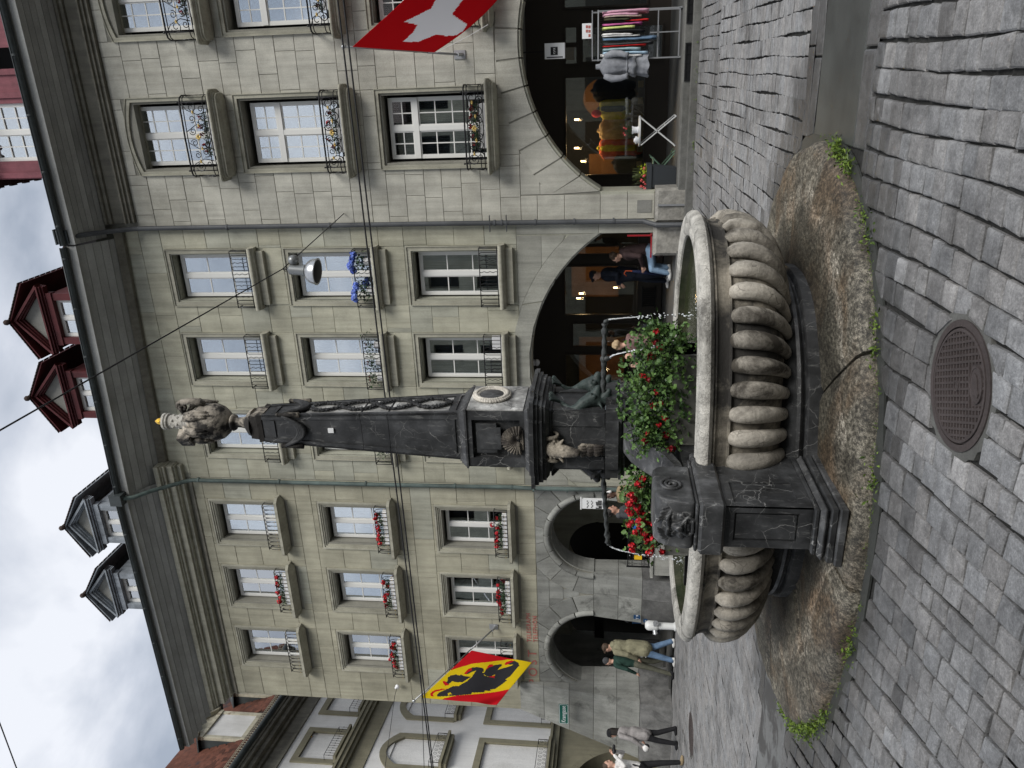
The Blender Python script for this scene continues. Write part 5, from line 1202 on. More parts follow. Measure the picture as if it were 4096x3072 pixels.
def eaves(b, x0, x1, fi, fo, nb, mats, zg, yg, tilt=0., seed=0, hip=None):
    """soffit boards from inner (y,z) fi to outer (y,z) fo, fascia and half-round gutter"""
    def zt(x): return tilt*(x0*0+(x1-x))
    for k in range(nb):
        a, c = k/nb, (k+1)/nb; ya, yb = fi[0]+(fo[0]-fi[0])*a, fi[0]+(fo[0]-fi[0])*c; za, zb = fi[1]+(fo[1]-fi[1])*a, fi[1]+(fo[1]-fi[1])*c; g = .006
        mb = MB(); vs = []
        for x in (x0 if hip is None else hip+(x0-hip)*(k+1)/nb, x1):
            t = zt(x); vs += [(x, ya-g, za+t), (x, yb+g, zb+t), (x, yb+g, zb+t+.03), (x, ya-g, za+t+.03)]
        mb.add(vs, [(0, 1, 2, 3), (7, 6, 5, 4), (0, 4, 5, 1), (1, 5, 6, 2), (2, 6, 7, 3), (3, 7, 4, 0)]); mb.build('soffit_board', mats[k % len(mats)], b)
    mb = MB(); vs = []
    for x in (x0, x1): t = zt(x); vs += [(x, fo[0]+.01, fo[1]-.02+t), (x, fo[0]-.03, fo[1]-.02+t), (x, fo[0]-.03, zg+t), (x, fo[0]+.01, zg+t)]
    mb.add(vs, [(0, 1, 2, 3), (7, 6, 5, 4), (0, 4, 5, 1), (1, 5, 6, 2), (2, 6, 7, 3), (3, 7, 4, 0)]); mb.build('fascia', 'wood_soffit', b)
    mb = MB(); n = 8; r = .075
    for x in (x0, x1):
        for k in range(n+1): a = pi+pi*k/n; mb.v.append((x, yg+r*cos(a), zg+zt(x)+r*sin(a)+.04))
    for k in range(n): mb.f.append((k, k+1, n+1+k+1, n+1+k)); mb.m.append(0); mb.t.append(None)
    mb.tube([(x0, yg-r, zg+.045+zt(x0)), (x1, yg-r, zg+.045+zt(x1))], .014, 6)
    x = x0+.4
    while x < x1: mb.tube([(x, yg-r-.004, zg+zt(x)+.04), (x, yg-.05, zg+zt(x)-.03), (x, yg+.02, zg+zt(x)-.04), (x+.02, yg-.05, zg+zt(x)-.03), (x+.02, yg-r-.004, zg+zt(x)+.04)], .012, 5); x += 1.1
    mb.build('gutter', 'zinc', b, smooth=True)
    # tiled roof falling to the gutter
    mb = MB(); vs = []
    for x in (x0, x1): t = zt(x); vs += [(x, yg+.02, zg+.05+t), (x, 22., zg+3.6+t), (x, 22., zg+3.5+t), (x, yg+.02, zg-.0+t)]
    mb.add(vs, [(0, 1, 2, 3), (7, 6, 5, 4), (0, 4, 5, 1), (1, 5, 6, 2), (2, 6, 7, 3), (3, 7, 4, 0)]); mb.build('roof', 'roof_brown', b)
def strip_beam(mb, x0, x1, y0, y1, z0, z1, tilt=0.): mb.box(x0, x1, y0, y1, z0, z1)
def dormer(b, cx, wz, hw, ov, yf, zb, ze, za, mat, panel='plaster_grey', glass=True):
    """gabled dormer: hw half width of body, ov half width of roof, ze eaves, za apex"""
    mb = MB(); D = mb_depth = 2.6
    mb.box(cx-hw, cx-hw+.16, yf, yf+.14, zb, wz); mb.box(cx+hw-.16, cx+hw, yf, yf+.14, zb, wz)
    mb.box(cx-hw-.02, cx+hw+.02, yf-.03, yf+.14, wz, wz+.14)
    mb.box(cx-hw+.02, cx-hw+.06, yf+.14, yf+D, zb, wz+.1); mb.box(cx+hw-.06, cx+hw-.02, yf+.14, yf+D, zb, wz+.1)
    for k, (o, t) in enumerate(((.0, .05), (.05, .04), (.09, .04))): mb.box(cx-ov+.06+.0-k*.01+.06, cx+ov-.06+k*.01-.06, yf-.05-o, yf+.1, wz+.14+.045*k, wz+.18+.045*k)
    z0 = wz+.28; root = mb.build('dormer', mat, b)
    mb = MB(); mb.prism([(cx-ov+.22, z0), (cx+ov-.22, z0), (cx, za-.14)], yf+.05, yf+.09); mb.build('gable_panel', panel, root)
    mb = MB()
    for k, (o, w) in enumerate(((.02, .0), (.07, .05), (.12, .10))):
        e = ov-.05-w; mb.ring([(cx-e, z0+w*.4-.02), (cx, za-w*.9-.02), (cx+e, z0+w*.4-.02)], [(cx-e+.09, z0+w*.4-.02), (cx, za-w*.9-.09), (cx+e-.09, z0+w*.4-.02)], yf-.16+o*1.2, yf+.06)
    mb.build('gable_moulding', mat, root)
    mb = MB()   # the two roof slopes, standing proud
    for s in (-1, 1):
        A = [(cx, yf-.2, za), (cx+s*ov, yf-.2, ze-.02), (cx+s*ov, yf+D, ze-.02), (cx, yf+D, za)]; B_ = [(x, y, z+.035) for x, y, z in A]
        mb.add(A+B_, [(0, 1, 2, 3), (4, 5, 6, 7), (0, 1, 5, 4), (1, 2, 6, 5), (2, 3, 7, 6), (3, 0, 4, 7)])
    mb.build('dormer_roof', mat, root)
    mb = MB(); rnd = random.Random(int(cx*10))
    for s in (-1, 1):
        for i in range(11):
            f0 = i/11; x = cx+s*ov*f0; z = za+(ze-za)*f0+.04
            for j in range(12):
                y = yf-.22+j*.2; w = ov/11*1.25
                mb.add([(x, y, z+.02), (x+s*w, y, z+(ze-za)/11*1.25+.03), (x+s*w, y+.19, z+(ze-za)/11*1.25+.03), (x, y+.19, z+.02), (x, y, z-.0), (x+s*w, y, z+(ze-za)/11*1.25-.0)], [(0, 1, 2, 3), (0, 4, 5, 1)])
    mb.tube([(cx, yf-.24, za+.06), (cx, yf+D, za+.06)], .06, 8); mb.ball((cx, yf-.25, za+.07), (.07, .07, .075), 8, 6)
    mb.build('roof_tiles', 'roof_brown', root, kind='stuff')
    w2 = hw-.16; h2 = wz-zb
    f, P = frame_mesh(2*w2, h2, 0, None, 1, 1, 2, .04); f_ = f.build('window', 'frame_white', root, loc=None); f_.data.transform(Matrix.Translation((cx, yf+.1, zb)))
    mb = MB(); mb.box(cx-w2, cx+w2, yf+.135, yf+.14, zb, wz); mb.build('glass', 'window_glass', root)
    mb = MB(); mb.box(cx-w2, cx+w2, yf+.3, yf+.31, zb, wz); mb.build('blind', 'curtain', root)
    return root
# ---------------------------------------------------------------- right house (grey ashlar, moulded balconies)
X12, X23, X3E = -2.94, -9.19, -16.15
B1 = empty('ashlar_house', (0, YF, 0), 'grey ashlar stone town house with three floors of scrolled iron balconies, on the right', 'building')
AR1 = (.45, .18, 3.29)
def cut1(x): q = AR1[2]**2-(x-AR1[0])**2; return AR1[1]+sqrt(q) if (abs(x-AR1[0]) < 2.82 and q > 0) else -9
def cut1o(x): q = 1-((x-AR1[0])/3.30)**2; return 1.85+2.05*sqrt(q) if (abs(x-AR1[0]) < 3.24 and q > 0) else -9
B1X = (-1.05, 1.58); W1 = 1.31
H1_ = []
for cx in B1X: H1_ += [(cx-W1/2, cx+W1/2, 4.10, 6.25), (cx-W1/2, cx+W1/2, 6.99, 9.22), (cx-W1/2, cx+W1/2, 9.72, 11.55)]
backing(B1, X12+.0, 3.9, 1.87, 13.1, H1_, cut1, .5)
SUR1 = [(h[0]-.115, h[1]+.115, h[2]-.2, h[3]+.13+(.12 if h[2] > 9.5 else 0)) for h in H1_]
masonry(B1, 'ashlar_grey', X12+.01, 3.9, [3.5, 3.92, 4.32, 4.72, 5.13, 5.5, 5.9, 6.3, 6.66, 7.08, 7.5, 7.9, 8.32, 8.72, 9.14, 9.52, 9.96, 10.36, 10.76, 11.16, 11.58, 12.02], SUR1, cut1o, 31, .42, 1.05)
masonry(B1, 'ashlar_grey', X12+.01, -2.42, [.78, 1.32, 1.87, 2.6, 3.16, 3.5], [], None, 32, .9, 1.2)
masonry(B1, 'ashlar_grey', -2.40, -1.2, [1.9, 2.7, 3.1, 3.5], [], cut1o, 33, .6, 1.2)
a_max = math.asin(2.815/3.29)
def e1(t):
    a = -a_max+2*a_max*t; x = AR1[0]+3.29*sin(a)*1.145; x = max(x, -2.40); q = max(0, 1-((x-AR1[0])/3.30)**2); return (x, max(1.9, 1.85+2.05*sqrt(q)))
voussoirs(B1, 'ashlar_grey', arc_curve(AR1[0], AR1[1], 3.29, -a_max, a_max), e1, [i/13 for i in range(14)], YF-.002, YF+.03)
# chamfered inner ring of the arch and its soffit
voussoirs(B1, 'ashlar_patch', arc_curve(AR1[0], AR1[1], 3.24, -a_max, a_max), arc_curve(AR1[0], AR1[1], 3.288, -a_max, a_max), [i/13 for i in range(14)], YF+.03, YF+.5, name='arch_soffit_stone')
mb = MB(); mb.box(-2.93, -2.36, YF+.5-.485, YF+.62, .0, 1.9); mb.build('pier', 'ashlar_patch', B1)
masonry(B1, 'ashlar_patch', -2.93, -2.37, [.78, 1.32, 1.87], [], None, 35, .9, 1.2, y=YF-.0)
mb = MB(); chamfer_box(mb, -2.95, -2.28, 15.86, 16.9, .02, .78, .05); mb.build('pier_base', 'rough_granite', B1)
mb = MB(); mb.box(-2.62, -2.585, 15.825, 15.857, .0, .74); mb.build('metal_strip', 'galvanised', B1)
mb = MB(); mb.box(-2.80, -2.55, YF-.012, YF-.003, .84, 1.13); mb.build('hatch', 'plaster_grey', B1)
for cx in B1X:
    first = cx < 0
    S1 = sur_flat([.045, .07, .015], 'trim_stone', [.04, -.03, -.05])
    lo = window_proto(B1, cx, 4.10, W1, 2.15, 1.20, 2.08, .0, 1.52, 2, 2, 4, S1, sill_balcony, lambda: rail_scroll(1.6, .42, .34), 'sides')
    mi_ = window_proto(B1, cx, 6.99, W1, 2.23, 1.20, 2.12, .0, 1.52, 2, 2, 4, S1, sill_balcony, lambda: rail_scroll(1.6, .42, .34), None)
    hi = window_proto(B1, cx, 9.72, W1, 1.83, 1.20, 1.93, .0, None, 2, 1, 6, S1, sill_balcony, lambda: rail_scroll(1.6, .62, .34), None, .13)
mb = MB()
for z0, z1, y in ((12.03, 12.10, 16.12), (12.102, 12.16, 16.07), (12.162, 12.2, 16.02), (12.202, 12.5, 16.10), (12.502, 12.58, 16.04), (12.582, 12.64, 15.98)): mb.box(X12+.12, 3.9, y, YF+.5, z0, z1)
mb.build('cornice', 'trim_dark', B1)
eaves(B1, X12-.16, 3.9, (16.0, 12.66), (15.27, 12.92), 6, ['wood_soffit', 'wood_soffit', 'wood_soffit_pale'], 13.10, 15.17)
# arcade inside
mb = MB(); mb.box(X12, 3.9, 16.65, 19.4, 3.62, 3.7); mb.build('arcade_ceiling', 'plaster_grey', B1)
mb = MB(); mb.box(X12, 3.9, 15.62, 15.88, -.05, .22); mb.build('step', 'kerb_granite', B1)
mb = MB(); chamfer_box(mb, X12+.3, 3.9, 15.87, 16.25, .0, .36, .02); mb.build('step', 'kerb_granite', B1)
mb = MB(); mb.box(X12, 3.9, 16.25, 19.5, .2, .357); mb.build('arcade_floor', 'floor_dark', B1)
for vx in (.0, .98):
    mb = MB(); mb.ring([(vx-.33, .20), (vx+.33, .20), (vx+.33, .33), (vx-.33, .33)], [(vx-.30, .225), (vx+.30, .225), (vx+.30, .305), (vx-.30, .305)], 15.85, 15.868, True)
    for k in range(1, 4): mb.box(vx-.30+.6*k/4-.012, vx-.30+.6*k/4+.012, 15.852, 15.866, .225, .305)
    mb.box(vx-.3, vx+.3, 15.8665, 15.8685, .225, .305, 0); mb.build('cellar_vent', 'black_iron', B1)
def shopfront(b, x0, x1, zt, openings, y=19.4, mat='dark_wood'):
    backing(b, x0, x1, .35, zt, openings, None, .12, mat, y)
    for (a, c, z0, z1) in openings:
        mb = MB(); mb.ring([(a, z0), (c, z0), (c, z1), (a, z1)], [(a+.04, z0+.04), (c-.04, z0+.04), (c-.04, z1-.04), (a+.04, z1-.04)], y-.03, y+.05, True); fr = mb.build('shop_window', mat, b)
        mb = MB(); mb.box(a+.04, c-.04, y+.02, y+.028, z0+.04, z1-.04); mb.build('glass', 'shop_glass', fr)
shopfront(B1, X12, 3.9, 3.62, [(-2.47, -.2, .86, 2.75), (.03, .45, 2.42, 2.74), (.47, .86, 2.42, 2.74), (.06, .83, .5, 2.35), (1.2, 3.6, .86, 2.75)])
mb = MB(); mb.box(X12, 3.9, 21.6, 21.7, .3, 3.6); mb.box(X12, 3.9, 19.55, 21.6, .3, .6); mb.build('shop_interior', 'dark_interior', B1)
mb = MB(); mb.lathe([(.45, 0), (.45, .02)], 30, (-.75, 20.9, 1.9), M=Matrix(((1, 0, 0), (0, 0, 1), (0, 1, 0)))); mb.build('lit_arch_panel', 'shop_panel_brown', B1)
mb = MB(); mb.box(-2.75, -2.1, 20.9, 20.92, 1.0, 2.2); mb.build('lit_back_panel', 'shop_panel_brown', B1)
def spot(x, y, z, e, r=.02):
    l = bpy.data.lights.new('shop_lamp', 'POINT'); l.energy = e; l.color = (1, .62, .3); l.shadow_soft_size = .05; o = bpy.data.objects.new('shop_light', l); COL.objects.link(o); o.location = (x, y-.03, z-.05)
    mb = MB(); mb.ball((x, y, z), r, 8, 6); mb.tube([(x, y, z+r), (x, y, z+.09)], .02, 6); return mb.build('shop_bulb', 'warm_light', None, label=None)
# ---------------------------------------------------------------- middle house
B2 = empty('sandstone_house', (-6, YF, 0), 'greenish sandstone town house with one wide low arch and three plain floors, behind the obelisk', 'building')
AR2 = (-6.15, -.14, 3.57)
def cut2(x): q = AR2[2]**2-(x-AR2[0])**2; return AR2[1]+sqrt(q) if (abs(x-AR2[0]) < 2.95 and q > 0) else -9
B2X = (-4.085, -6.03, -7.96); W2 = 1.05; H2_ = []
for cx in B2X: H2_ += [(cx-W2/2, cx+W2/2, 4.00, 5.88), (cx-W2/2, cx+W2/2, 6.74, 8.62), (cx-W2/2, cx+W2/2, 9.50, 11.38)]
backing(B2, X23+.0, X12-.0, 1.87, 13.1, H2_, cut2, .5, 'ashlar_patch')
SUR2 = [(h[0]-.13, h[1]+.13, h[2]-.28, h[3]+.13) for h in H2_]
masonry(B2, 'ashlar_green', X23+.01, X12-.01, [3.62, 4.3, 4.95, 5.55, 6.05, 6.6, 7.2, 7.8, 8.3, 8.8, 9.3, 9.95, 10.5, 11.0, 11.55, 12.05, 12.6], SUR2, None, 41, .8, 1.5, .007, mats=('ashlar_patch', .3))
masonry(B2, 'ashlar_plain', X23+.01, X12-.3, [1.9, 2.6, 3.1, 3.62], [], lambda x: max(cut2(x), AR2[1]+sqrt(max(0, 3.95**2-(x-AR2[0])**2))) if abs(x-AR2[0]) < 3.3 else cut2(x), 42, 1.5, 3.2, .006, mats=('ashlar_patch', .3))
a2 = math.asin(2.945/3.57)
voussoirs(B2, 'ashlar_plain', arc_curve(AR2[0], AR2[1], 3.572, -a2, a2), arc_curve(AR2[0], AR2[1], 3.945, -a2*.86, a2*.86), [0, .28, .72, 1], YF-.004, YF+.03, .006, name='arch_stone')
voussoirs(B2, 'ashlar_plain', arc_curve(AR2[0], AR2[1], 3.53, -a2, a2), arc_curve(AR2[0], AR2[1], 3.57, -a2, a2), [i/5 for i in range(6)], YF+.03, YF+.5, name='arch_soffit_stone')
masonry(B2, 'ashlar_plain', -3.22, X12-.01, [.78, 1.9, 3.62], [], None, 43, 1, 2)
mb = MB(); mb.box(-3.2, X12-.005, YF+.02, YF+.62, 0, 1.9); mb.box(X23+.02, X23+.12, YF+.0, YF+.62, 0, 1.9); mb.build('pier', 'ashlar_patch', B2)
mb = MB(); chamfer_box(mb, -3.64, X12-.02, 15.92, 16.9, .0, .80, .06); mb.build('pier_base', 'rough_granite', B2)
S2 = sur_flat([.03, .085, .015], 'trim_stone', [.02, -.02, -.04])
for j, (zb, cur) in enumerate(((4.00, 'net'), (6.74, 'brown'), (9.50, None))):
    pr = window_proto(B2, B2X[0], zb, W2, 1.88, .97, 1.80, 0, None, 1, 1, 3, S2, sill_bull, lambda: rail_wavy(1.27, .40, .22), cur)
    for cx in B2X[1:]: put_window(B2, cx, zb, pr)
TL = .035
mb = MB()
vs = []
for x in (X23, X12-.02):
    t = TL*(X12-x); vs += [(x, 16.1, 12.36+t), (x, 16.0, 12.50+t), (x, 16.3, 12.56+t), (x, 16.3, 12.36+t)]
mb.add(vs, [(0, 1, 2, 3), (7, 6, 5, 4), (0, 4, 5, 1), (1, 5, 6, 2), (2, 6, 7, 3), (3, 7, 4, 0)]); mb.build('cove', 'trim_dark', B2)
eaves(B2, X23-.1, X12-.2, (16.05, 12.50), (15.27, 12.93), 5, ['wood_soffit', 'wood_soffit_pale'], 13.13, 15.17, TL)
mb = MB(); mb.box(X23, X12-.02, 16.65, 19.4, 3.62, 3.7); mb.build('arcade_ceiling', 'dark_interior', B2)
mb = MB(); chamfer_box(mb, X23+.1, X12-.6, 15.9, 16.25, .0, .33, .02); mb.build('step', 'kerb_granite', B2)
mb = MB(); mb.box(X23, X12-.02, 16.25, 19.5, .2, .327); mb.build('arcade_floor', 'floor_dark', B2)
shopfront(B2, X23, X12-.02, 3.62, [(-5.98, -4.64, .92, 2.82), (-6.85, -6.15, .5, 2.62), (-8.7, -7.0, .92, 2.82), (-4.4, -3.3, .92, 2.82)])
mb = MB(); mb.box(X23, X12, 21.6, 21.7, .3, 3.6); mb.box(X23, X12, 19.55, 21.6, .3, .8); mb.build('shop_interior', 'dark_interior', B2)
mb = MB(); mb.box(-6.0, -4.6, 21.3, 21.32, 1.4, 2.7); mb.box(-8.9, -7.2, 21.3, 21.32, 1.2, 2.5); mb.build('lit_back_panel', 'shop_panel_brown', B2)
mb = MB(); mb.ball((-6.9, 18.4, 3.46), (.09, .09, .07), 12, 8); mb.box(-6.96, -6.84, 18.34, 18.46, 3.5, 3.6); mb.build('ceiling_light', 'ceramic', B2)
mb = MB()
for i in range(9): mb.box(-5.72+.055*i, -5.70+.055*i, 19.36, 19.38, .52, .82)
mb.box(-5.75, -5.2, 19.36, 19.38, .50, .53); mb.box(-5.75, -5.2, 19.36, 19.38, .81, .84); mb.build('cellar_grille', 'black_iron', B2)
# pipes on the party walls
pipe(B2, -2.99, [(-2.94, 15.32, 13.06), (-2.94, 15.35, 12.92), (-2.94, 15.6, 12.72), (-2.94, 16.05, 12.1), (-2.94, 16.1, 11.9), (-2.94, 16.1, 6), (-2.95, 16.1, 2.4), (-2.96, 16.1, 1.0), (-2.99, 15.82, .75), (-2.99, 15.8, .1)], .052, 'pipe_grey', (), 'downpipe')
mb = MB()
for z in (9.9, 7.6, 4.05, 3.9, 3.2, 2.4, 1.6): mb.tube([(-2.945, 16.1, z-.02), (-2.945, 16.1, z+.02)], .066, 12); mb.box(-2.955, -2.935, 16.1, YF, z-.008, z+.008)
for z in (4.15, 3.8): mb.tube([(-3.12, 16.02, z), (-2.78, 16.02, z)], .008, 5); mb.tube([(-3.12, 16.08, z), (-2.78, 16.08, z)], .008, 5)
mb.build('pipe_bracket', 'pipe_grey', B2)
mb = MB(); mb.box(-3.07, -2.79, 15.2, 15.46, 13.02, 13.28); mb.box(-3.09, -2.77, 15.18, 15.48, 13.28, 13.31); mb.build('hopper_box', 'zinc', B2)
# ---------------------------------------------------------------- left house (post office)
B3 = empty('post_office', (-12.6, YF, 0), 'olive stone corner house with two round arches and red lettering', 'building')
B3X = (-10.47, -12.44, -14.42); W3 = 1.04; H3_ = []
for cx in B3X: H3_ += [(cx-W3/2, cx+W3/2, 4.04, 5.72), (cx-W3/2, cx+W3/2, 7.0, 8.70), (cx-W3/2, cx+W3/2, 9.86, 11.56)]
AC = ((-10.57, 1.98, 1.07), (-14.05, 1.98, 1.13))
def cut3(x, dr=0.):
    for cx, cz, r in AC:
        R = r+dr
        if abs(x-cx) < R: return cz+sqrt(R*R-(x-cx)**2)*(1 if dr > .2 else 1.)
    return -9
backing(B3, X3E+.005, X23-.0, 3.4, 13.1, H3_, None, .5, 'joint')
backing(B3, X3E+.005, X23-.005, 1.98, 3.398, [], cut3, .6, 'joint')
SUR3 = [(h[0]-.16, h[1]+.16, h[2]-.22, h[3]+.17) for h in H3_]
masonry(B3, 'ashlar_olive', X3E+.01, X23-.01, [3.41, 3.85, 4.6, 5.3, 5.95, 6.45, 6.95, 7.65, 8.35, 9.0, 9.4, 9.85, 10.55, 11.25, 11.8, 12.06], SUR3, None, 51, .85, 1.9, .008, mats=('ashlar_patch', .04))
masonry(B3, 'ashlar_low', X3E+.01, X23-.01, [1.99, 2.35, 2.75, 3.1, 3.405], [], lambda x: cut3(x, .63), 52, .5, 1.1, .01)
mb = MB()   # piers of the arcade, their feet battered towards the street
def batter(mb, xa, xb, xa2, xb2, z0, z1, y0, y1):
    vs = [(xa2, y0, z0), (xb2, y0, z0), (xb2, 16.8, z0), (xa2, 16.8, z0), (xa, y1, z1), (xb, y1, z1), (xb, 16.8, z1), (xa, 16.8, z1)]
    mb.add(vs, [(0, 1, 2, 3), (4, 5, 6, 7), (0, 1, 5, 4), (1, 2, 6, 5), (2, 3, 7, 6), (3, 0, 4, 7)])
def pier(xa, xb, xa2, xb2, ztop, yb):
    zs = [0, .8, 1.38, 1.985] if ztop < 2.5 else [0, .8, 1.38, 1.98, 2.62, 3.3, 3.95]
    for a, c in zip(zs[:-1], zs[1:]):
        f0, f1 = a/zs[-1], c/zs[-1]; L_ = lambda p, q, f: q+(p-q)*f
        n = 2 if (xb-xa) > 1 else 1
        A0, B0, A1, B1_ = L_(xa, xa2, f0), L_(xb, xb2, f0), L_(xa, xa2, f1), L_(xb, xb2, f1)
        for k in range(n):
            sp = .5 if n == 1 else .55; u = (0, 1) if n == 1 else ((0, sp) if k == 0 else (sp, 1))
            mb = MB(); g = .005; ex = .05 if a == 0 else 0
            batter(mb, A1+(B1_-A1)*u[0]+g, A1+(B1_-A1)*u[1]-g, A0+(B0-A0)*u[0]+g, A0+(B0-A0)*u[1]-g, a+g, c-g, L_(16.19, yb, f0)-ex, L_(16.19, yb, f1)-ex)
            mb.build('pier_stone', 'base_stone' if a == 0 else 'ashlar_low', B3)
pier(-12.93, -11.63, -12.98, -11.6, 1.98, 15.95); pier(-9.52, X23-.01, -9.55, X23-.01, 1.98, 15.95); pier(-16.15, -15.17, -17.15, -14.98, 3.95, 15.38)
for cx, cz, r in AC:
    f_in = arc_curve(cx, cz, r+.17, -pi/2, pi/2); f_out = arc_curve(cx, cz, r+.62, -pi/2*.98, pi/2*.98)
    def fo(t, cx=cx, cz=cz, r=r):
        a = -pi/2+pi*t; x, z = cx+(r+.62)*sin(a), cz+(r+.62)*cos(a); return (min(max(x, X3E+.05), X23-.02), min(z, 3.405))
    voussoirs(B3, 'ashlar_low', f_in, fo, [0, .10, .22, .34, .45, .55, .66, .78, .90, 1], YF-.012, YF+.03)
    # roll moulding, one stone at a time
    for k in range(8):
        a, c = -pi/2+pi*(k+.03)/8, -pi/2+pi*(k+.97)/8; mb = MB(); mb.tube([(cx+(r+.085)*sin(a+(c-a)*i/7), YF+.02, cz+(r+.085)*cos(a+(c-a)*i/7)) for i in range(8)], .085, 10); mb.build('roll_moulding', 'ashlar_low', B3, auto=40)
    mb = MB(); mb.ring([(cx+(r+.01)*sin(-pi/2+pi*i/24), cz+(r+.01)*cos(-pi/2+pi*i/24)) for i in range(25)], [(cx+(r-.03)*sin(-pi/2+pi*i/24), cz+(r-.03)*cos(-pi/2+pi*i/24)) for i in range(25)], YF+.06, YF+.6); mb.build('arch_soffit', 'ashlar_low', B3)
S3 = sur_flat([.04, .04, .04, .045], 'trim_stone', [.03, .0, -.025, -.045])
for j, (zb, cur) in enumerate(((4.04, None), (7.0, 'net'), (9.86, 'sides'))):
    pr = window_proto(B3, B3X[0], zb, W3, 1.68, .97, 1.62, 0, None, 1, 1, 3, S3, sill_hip, lambda: rail_hoop(1.28, .34, .22), cur)
    for k, cx in enumerate(B3X[1:]):
        w_ = put_window(B3, cx, zb, pr)
        if j == 0 and k == 1:
            mb = MB(); mb.box(-.45, .45, .36, .365, .05, 1.6); mb.build('curtain', 'net_curtain', w_, loc=(0, 0, 0))
mb = MB(); mb.box(X3E, X23-.02, YF-.03, YF+.2, 12.04, 12.10); mb.build('string_course', 'trim_dark', B3)
mb = MB()
for z0, z1, y in ((12.2, 12.30, 16.08), (12.302, 12.34, 15.99), (12.342, 12.50, 15.93), (12.502, 12.56, 15.86), (12.562, 12.60, 15.82), (12.602, 12.72, 15.76)): mb.box(X3E-(YF-y)*.6, X23+.35+(YF-y)*.3, y, YF+.4, z0, z1)
mb.build('cornice', 'trim_stone', B3)
eaves(B3, X3E-1.05, X23+.02, (15.80, 12.74), (15.22, 13.20), 5, ['wood_soffit', 'wood_soffit_pale', 'wood_soffit'], 13.34, 15.12, hip=X3E-.35)
pipe(B3, -9.215, [(-9.215, 15.12, 13.25), (-9.215, 15.2, 13.0), (-9.215, 15.5, 12.75), (-9.215, 16.0, 12.15), (-9.215, 16.1, 11.95), (-9.215, 16.1, 7), (-9.2, 16.1, 3.9), (-9.19, 16.06, 3.6), (-9.17, 16.02, 2.6), (-9.12, 15.98, .3)], .05, 'copper_green', (), 'downpipe')
mb = MB()
for z in (11.8, 9.7, 7.5, 5.3, 3.92, 3.4, 2.6): mb.tube([(-9.205, 16.1 if z > 3.7 else 16.03, z-.02), (-9.2, 16.1 if z > 3.7 else 16.03, z+.02)], .062, 12)
mb.build('pipe_collar', 'copper_green', B3)
mb = MB(); mb.box(-9.36, -9.08, 15.0, 15.26, 13.2, 13.5); mb.build('hopper_box', 'zinc', B3)
mb = MB(); mb.box(X3E, X23-.02, 16.8, 19.4, 3.5, 3.6); mb.build('arcade_ceiling', 'ashlar_low', B3)
mb = MB(); mb.box(X3E+.3, X23-.02, 16.0, 19.5, .0, .05); mb.build('arcade_floor', 'floor_dark', B3)
mb = MB(); mb.box(X3E-.3, X3E+.1, 16.8, 19.4, 0, 3.6); mb.build('side_wall', 'ashlar_low', B3)
# vaulted back wall with banded pier and two dark doorways
def cutb(x):
    for cx, r in ((-12.9, .85), (-15.6, .9), (-10.4, .9)):
        if abs(x-cx) < r: return 1.9+sqrt(r*r-(x-cx)**2)
    return -9
DO = [(-13.75, -12.05, 0, 1.9), (-16.5, -14.7, 0, 1.9), (-11.3, -9.5, 0, 1.9)]
backing(B3, X3E-.6, X23-.02, 1.9, 3.6, [], cutb, .4, 'ashlar_patch', 19.2); backing(B3, X3E-.6, X23-.02, 0, 1.9, DO, None, .4, 'ashlar_patch', 19.2)
for k in range(5):
    mb = MB(); chamfer_box(mb, -14.66, -13.79, 19.16-.04*(k % 2), 19.2, .05+.37*k, .40+.37*k, .02); mb.build('banded_stone', 'ashlar_patch', B3)
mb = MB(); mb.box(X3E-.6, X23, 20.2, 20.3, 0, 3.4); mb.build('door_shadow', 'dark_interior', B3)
mb = MB(); mb.box(-16.0, -14.75, 19.05, 19.14, 1.72, 2.0); mb.build('dark_sign_board', 'black', B3)
# letters painted on the wall
text_mesh('letters_post', 'POST', .33, 'letter_red', .006, face_front(-15.27, YF-.006, 3.475, 1.12), B3, 'faded red letters POST in wide serif capitals', font_scale=1.5)
text_mesh('letters_telegraph', 'TELEGRAPH', .165, 'letter_red', .006, face_front(-13.84, YF-.006, 3.60, .93), B3, font_scale=1.15)
text_mesh('letters_telephon', 'TELEPHON', .165, 'letter_red', .006, face_front(-13.84, YF-.006, 3.435, .93), B3, font_scale=1.15)
# dark interiors behind the windows of all three fronts
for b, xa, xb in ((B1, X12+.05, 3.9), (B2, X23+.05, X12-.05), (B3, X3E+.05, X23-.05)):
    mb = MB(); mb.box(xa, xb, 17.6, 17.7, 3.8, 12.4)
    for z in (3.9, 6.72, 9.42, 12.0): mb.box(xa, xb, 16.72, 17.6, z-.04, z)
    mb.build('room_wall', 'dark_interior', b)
# dormers on the roofs
dormer(B2, -5.08, 14.60, .62, .92, 16.3, 13.6, 15.15, 15.66, 'red_wood'); dormer(B2, -7.02, 14.62, .62, .92, 16.3, 13.6, 15.17, 15.70, 'red_wood')
dormer(B3, -10.72, 14.86, .58, .90, 16.3, 13.8, 15.28, 15.80, 'grey_wood'); dormer(B3, -12.86, 14.82, .58, .86, 16.3, 13.8, 15.23, 15.77, 'grey_wood')
mb = MB(); Yd = 17.2   # large pink timber dormer on the right house
mb.box(-1.95, -1.55, Yd, Yd+.12, 13.6, 17.0); mb.box(-1.55, 3.4, Yd, Yd+.12, 15.8, 17.0); mb.box(-.30, .42, Yd, Yd+.12, 13.6, 17.0); mb.box(-1.95, -1.9, Yd+.1, Yd+3, 13.6, 17.0)
for x in (-1.86, -.12, .36): mb.box(x-.06, x+.06, Yd-.04, Yd, 13.6, 17.0)
mb.box(.85, 3.4, Yd-.02, Yd+.1, 13.6, 17)
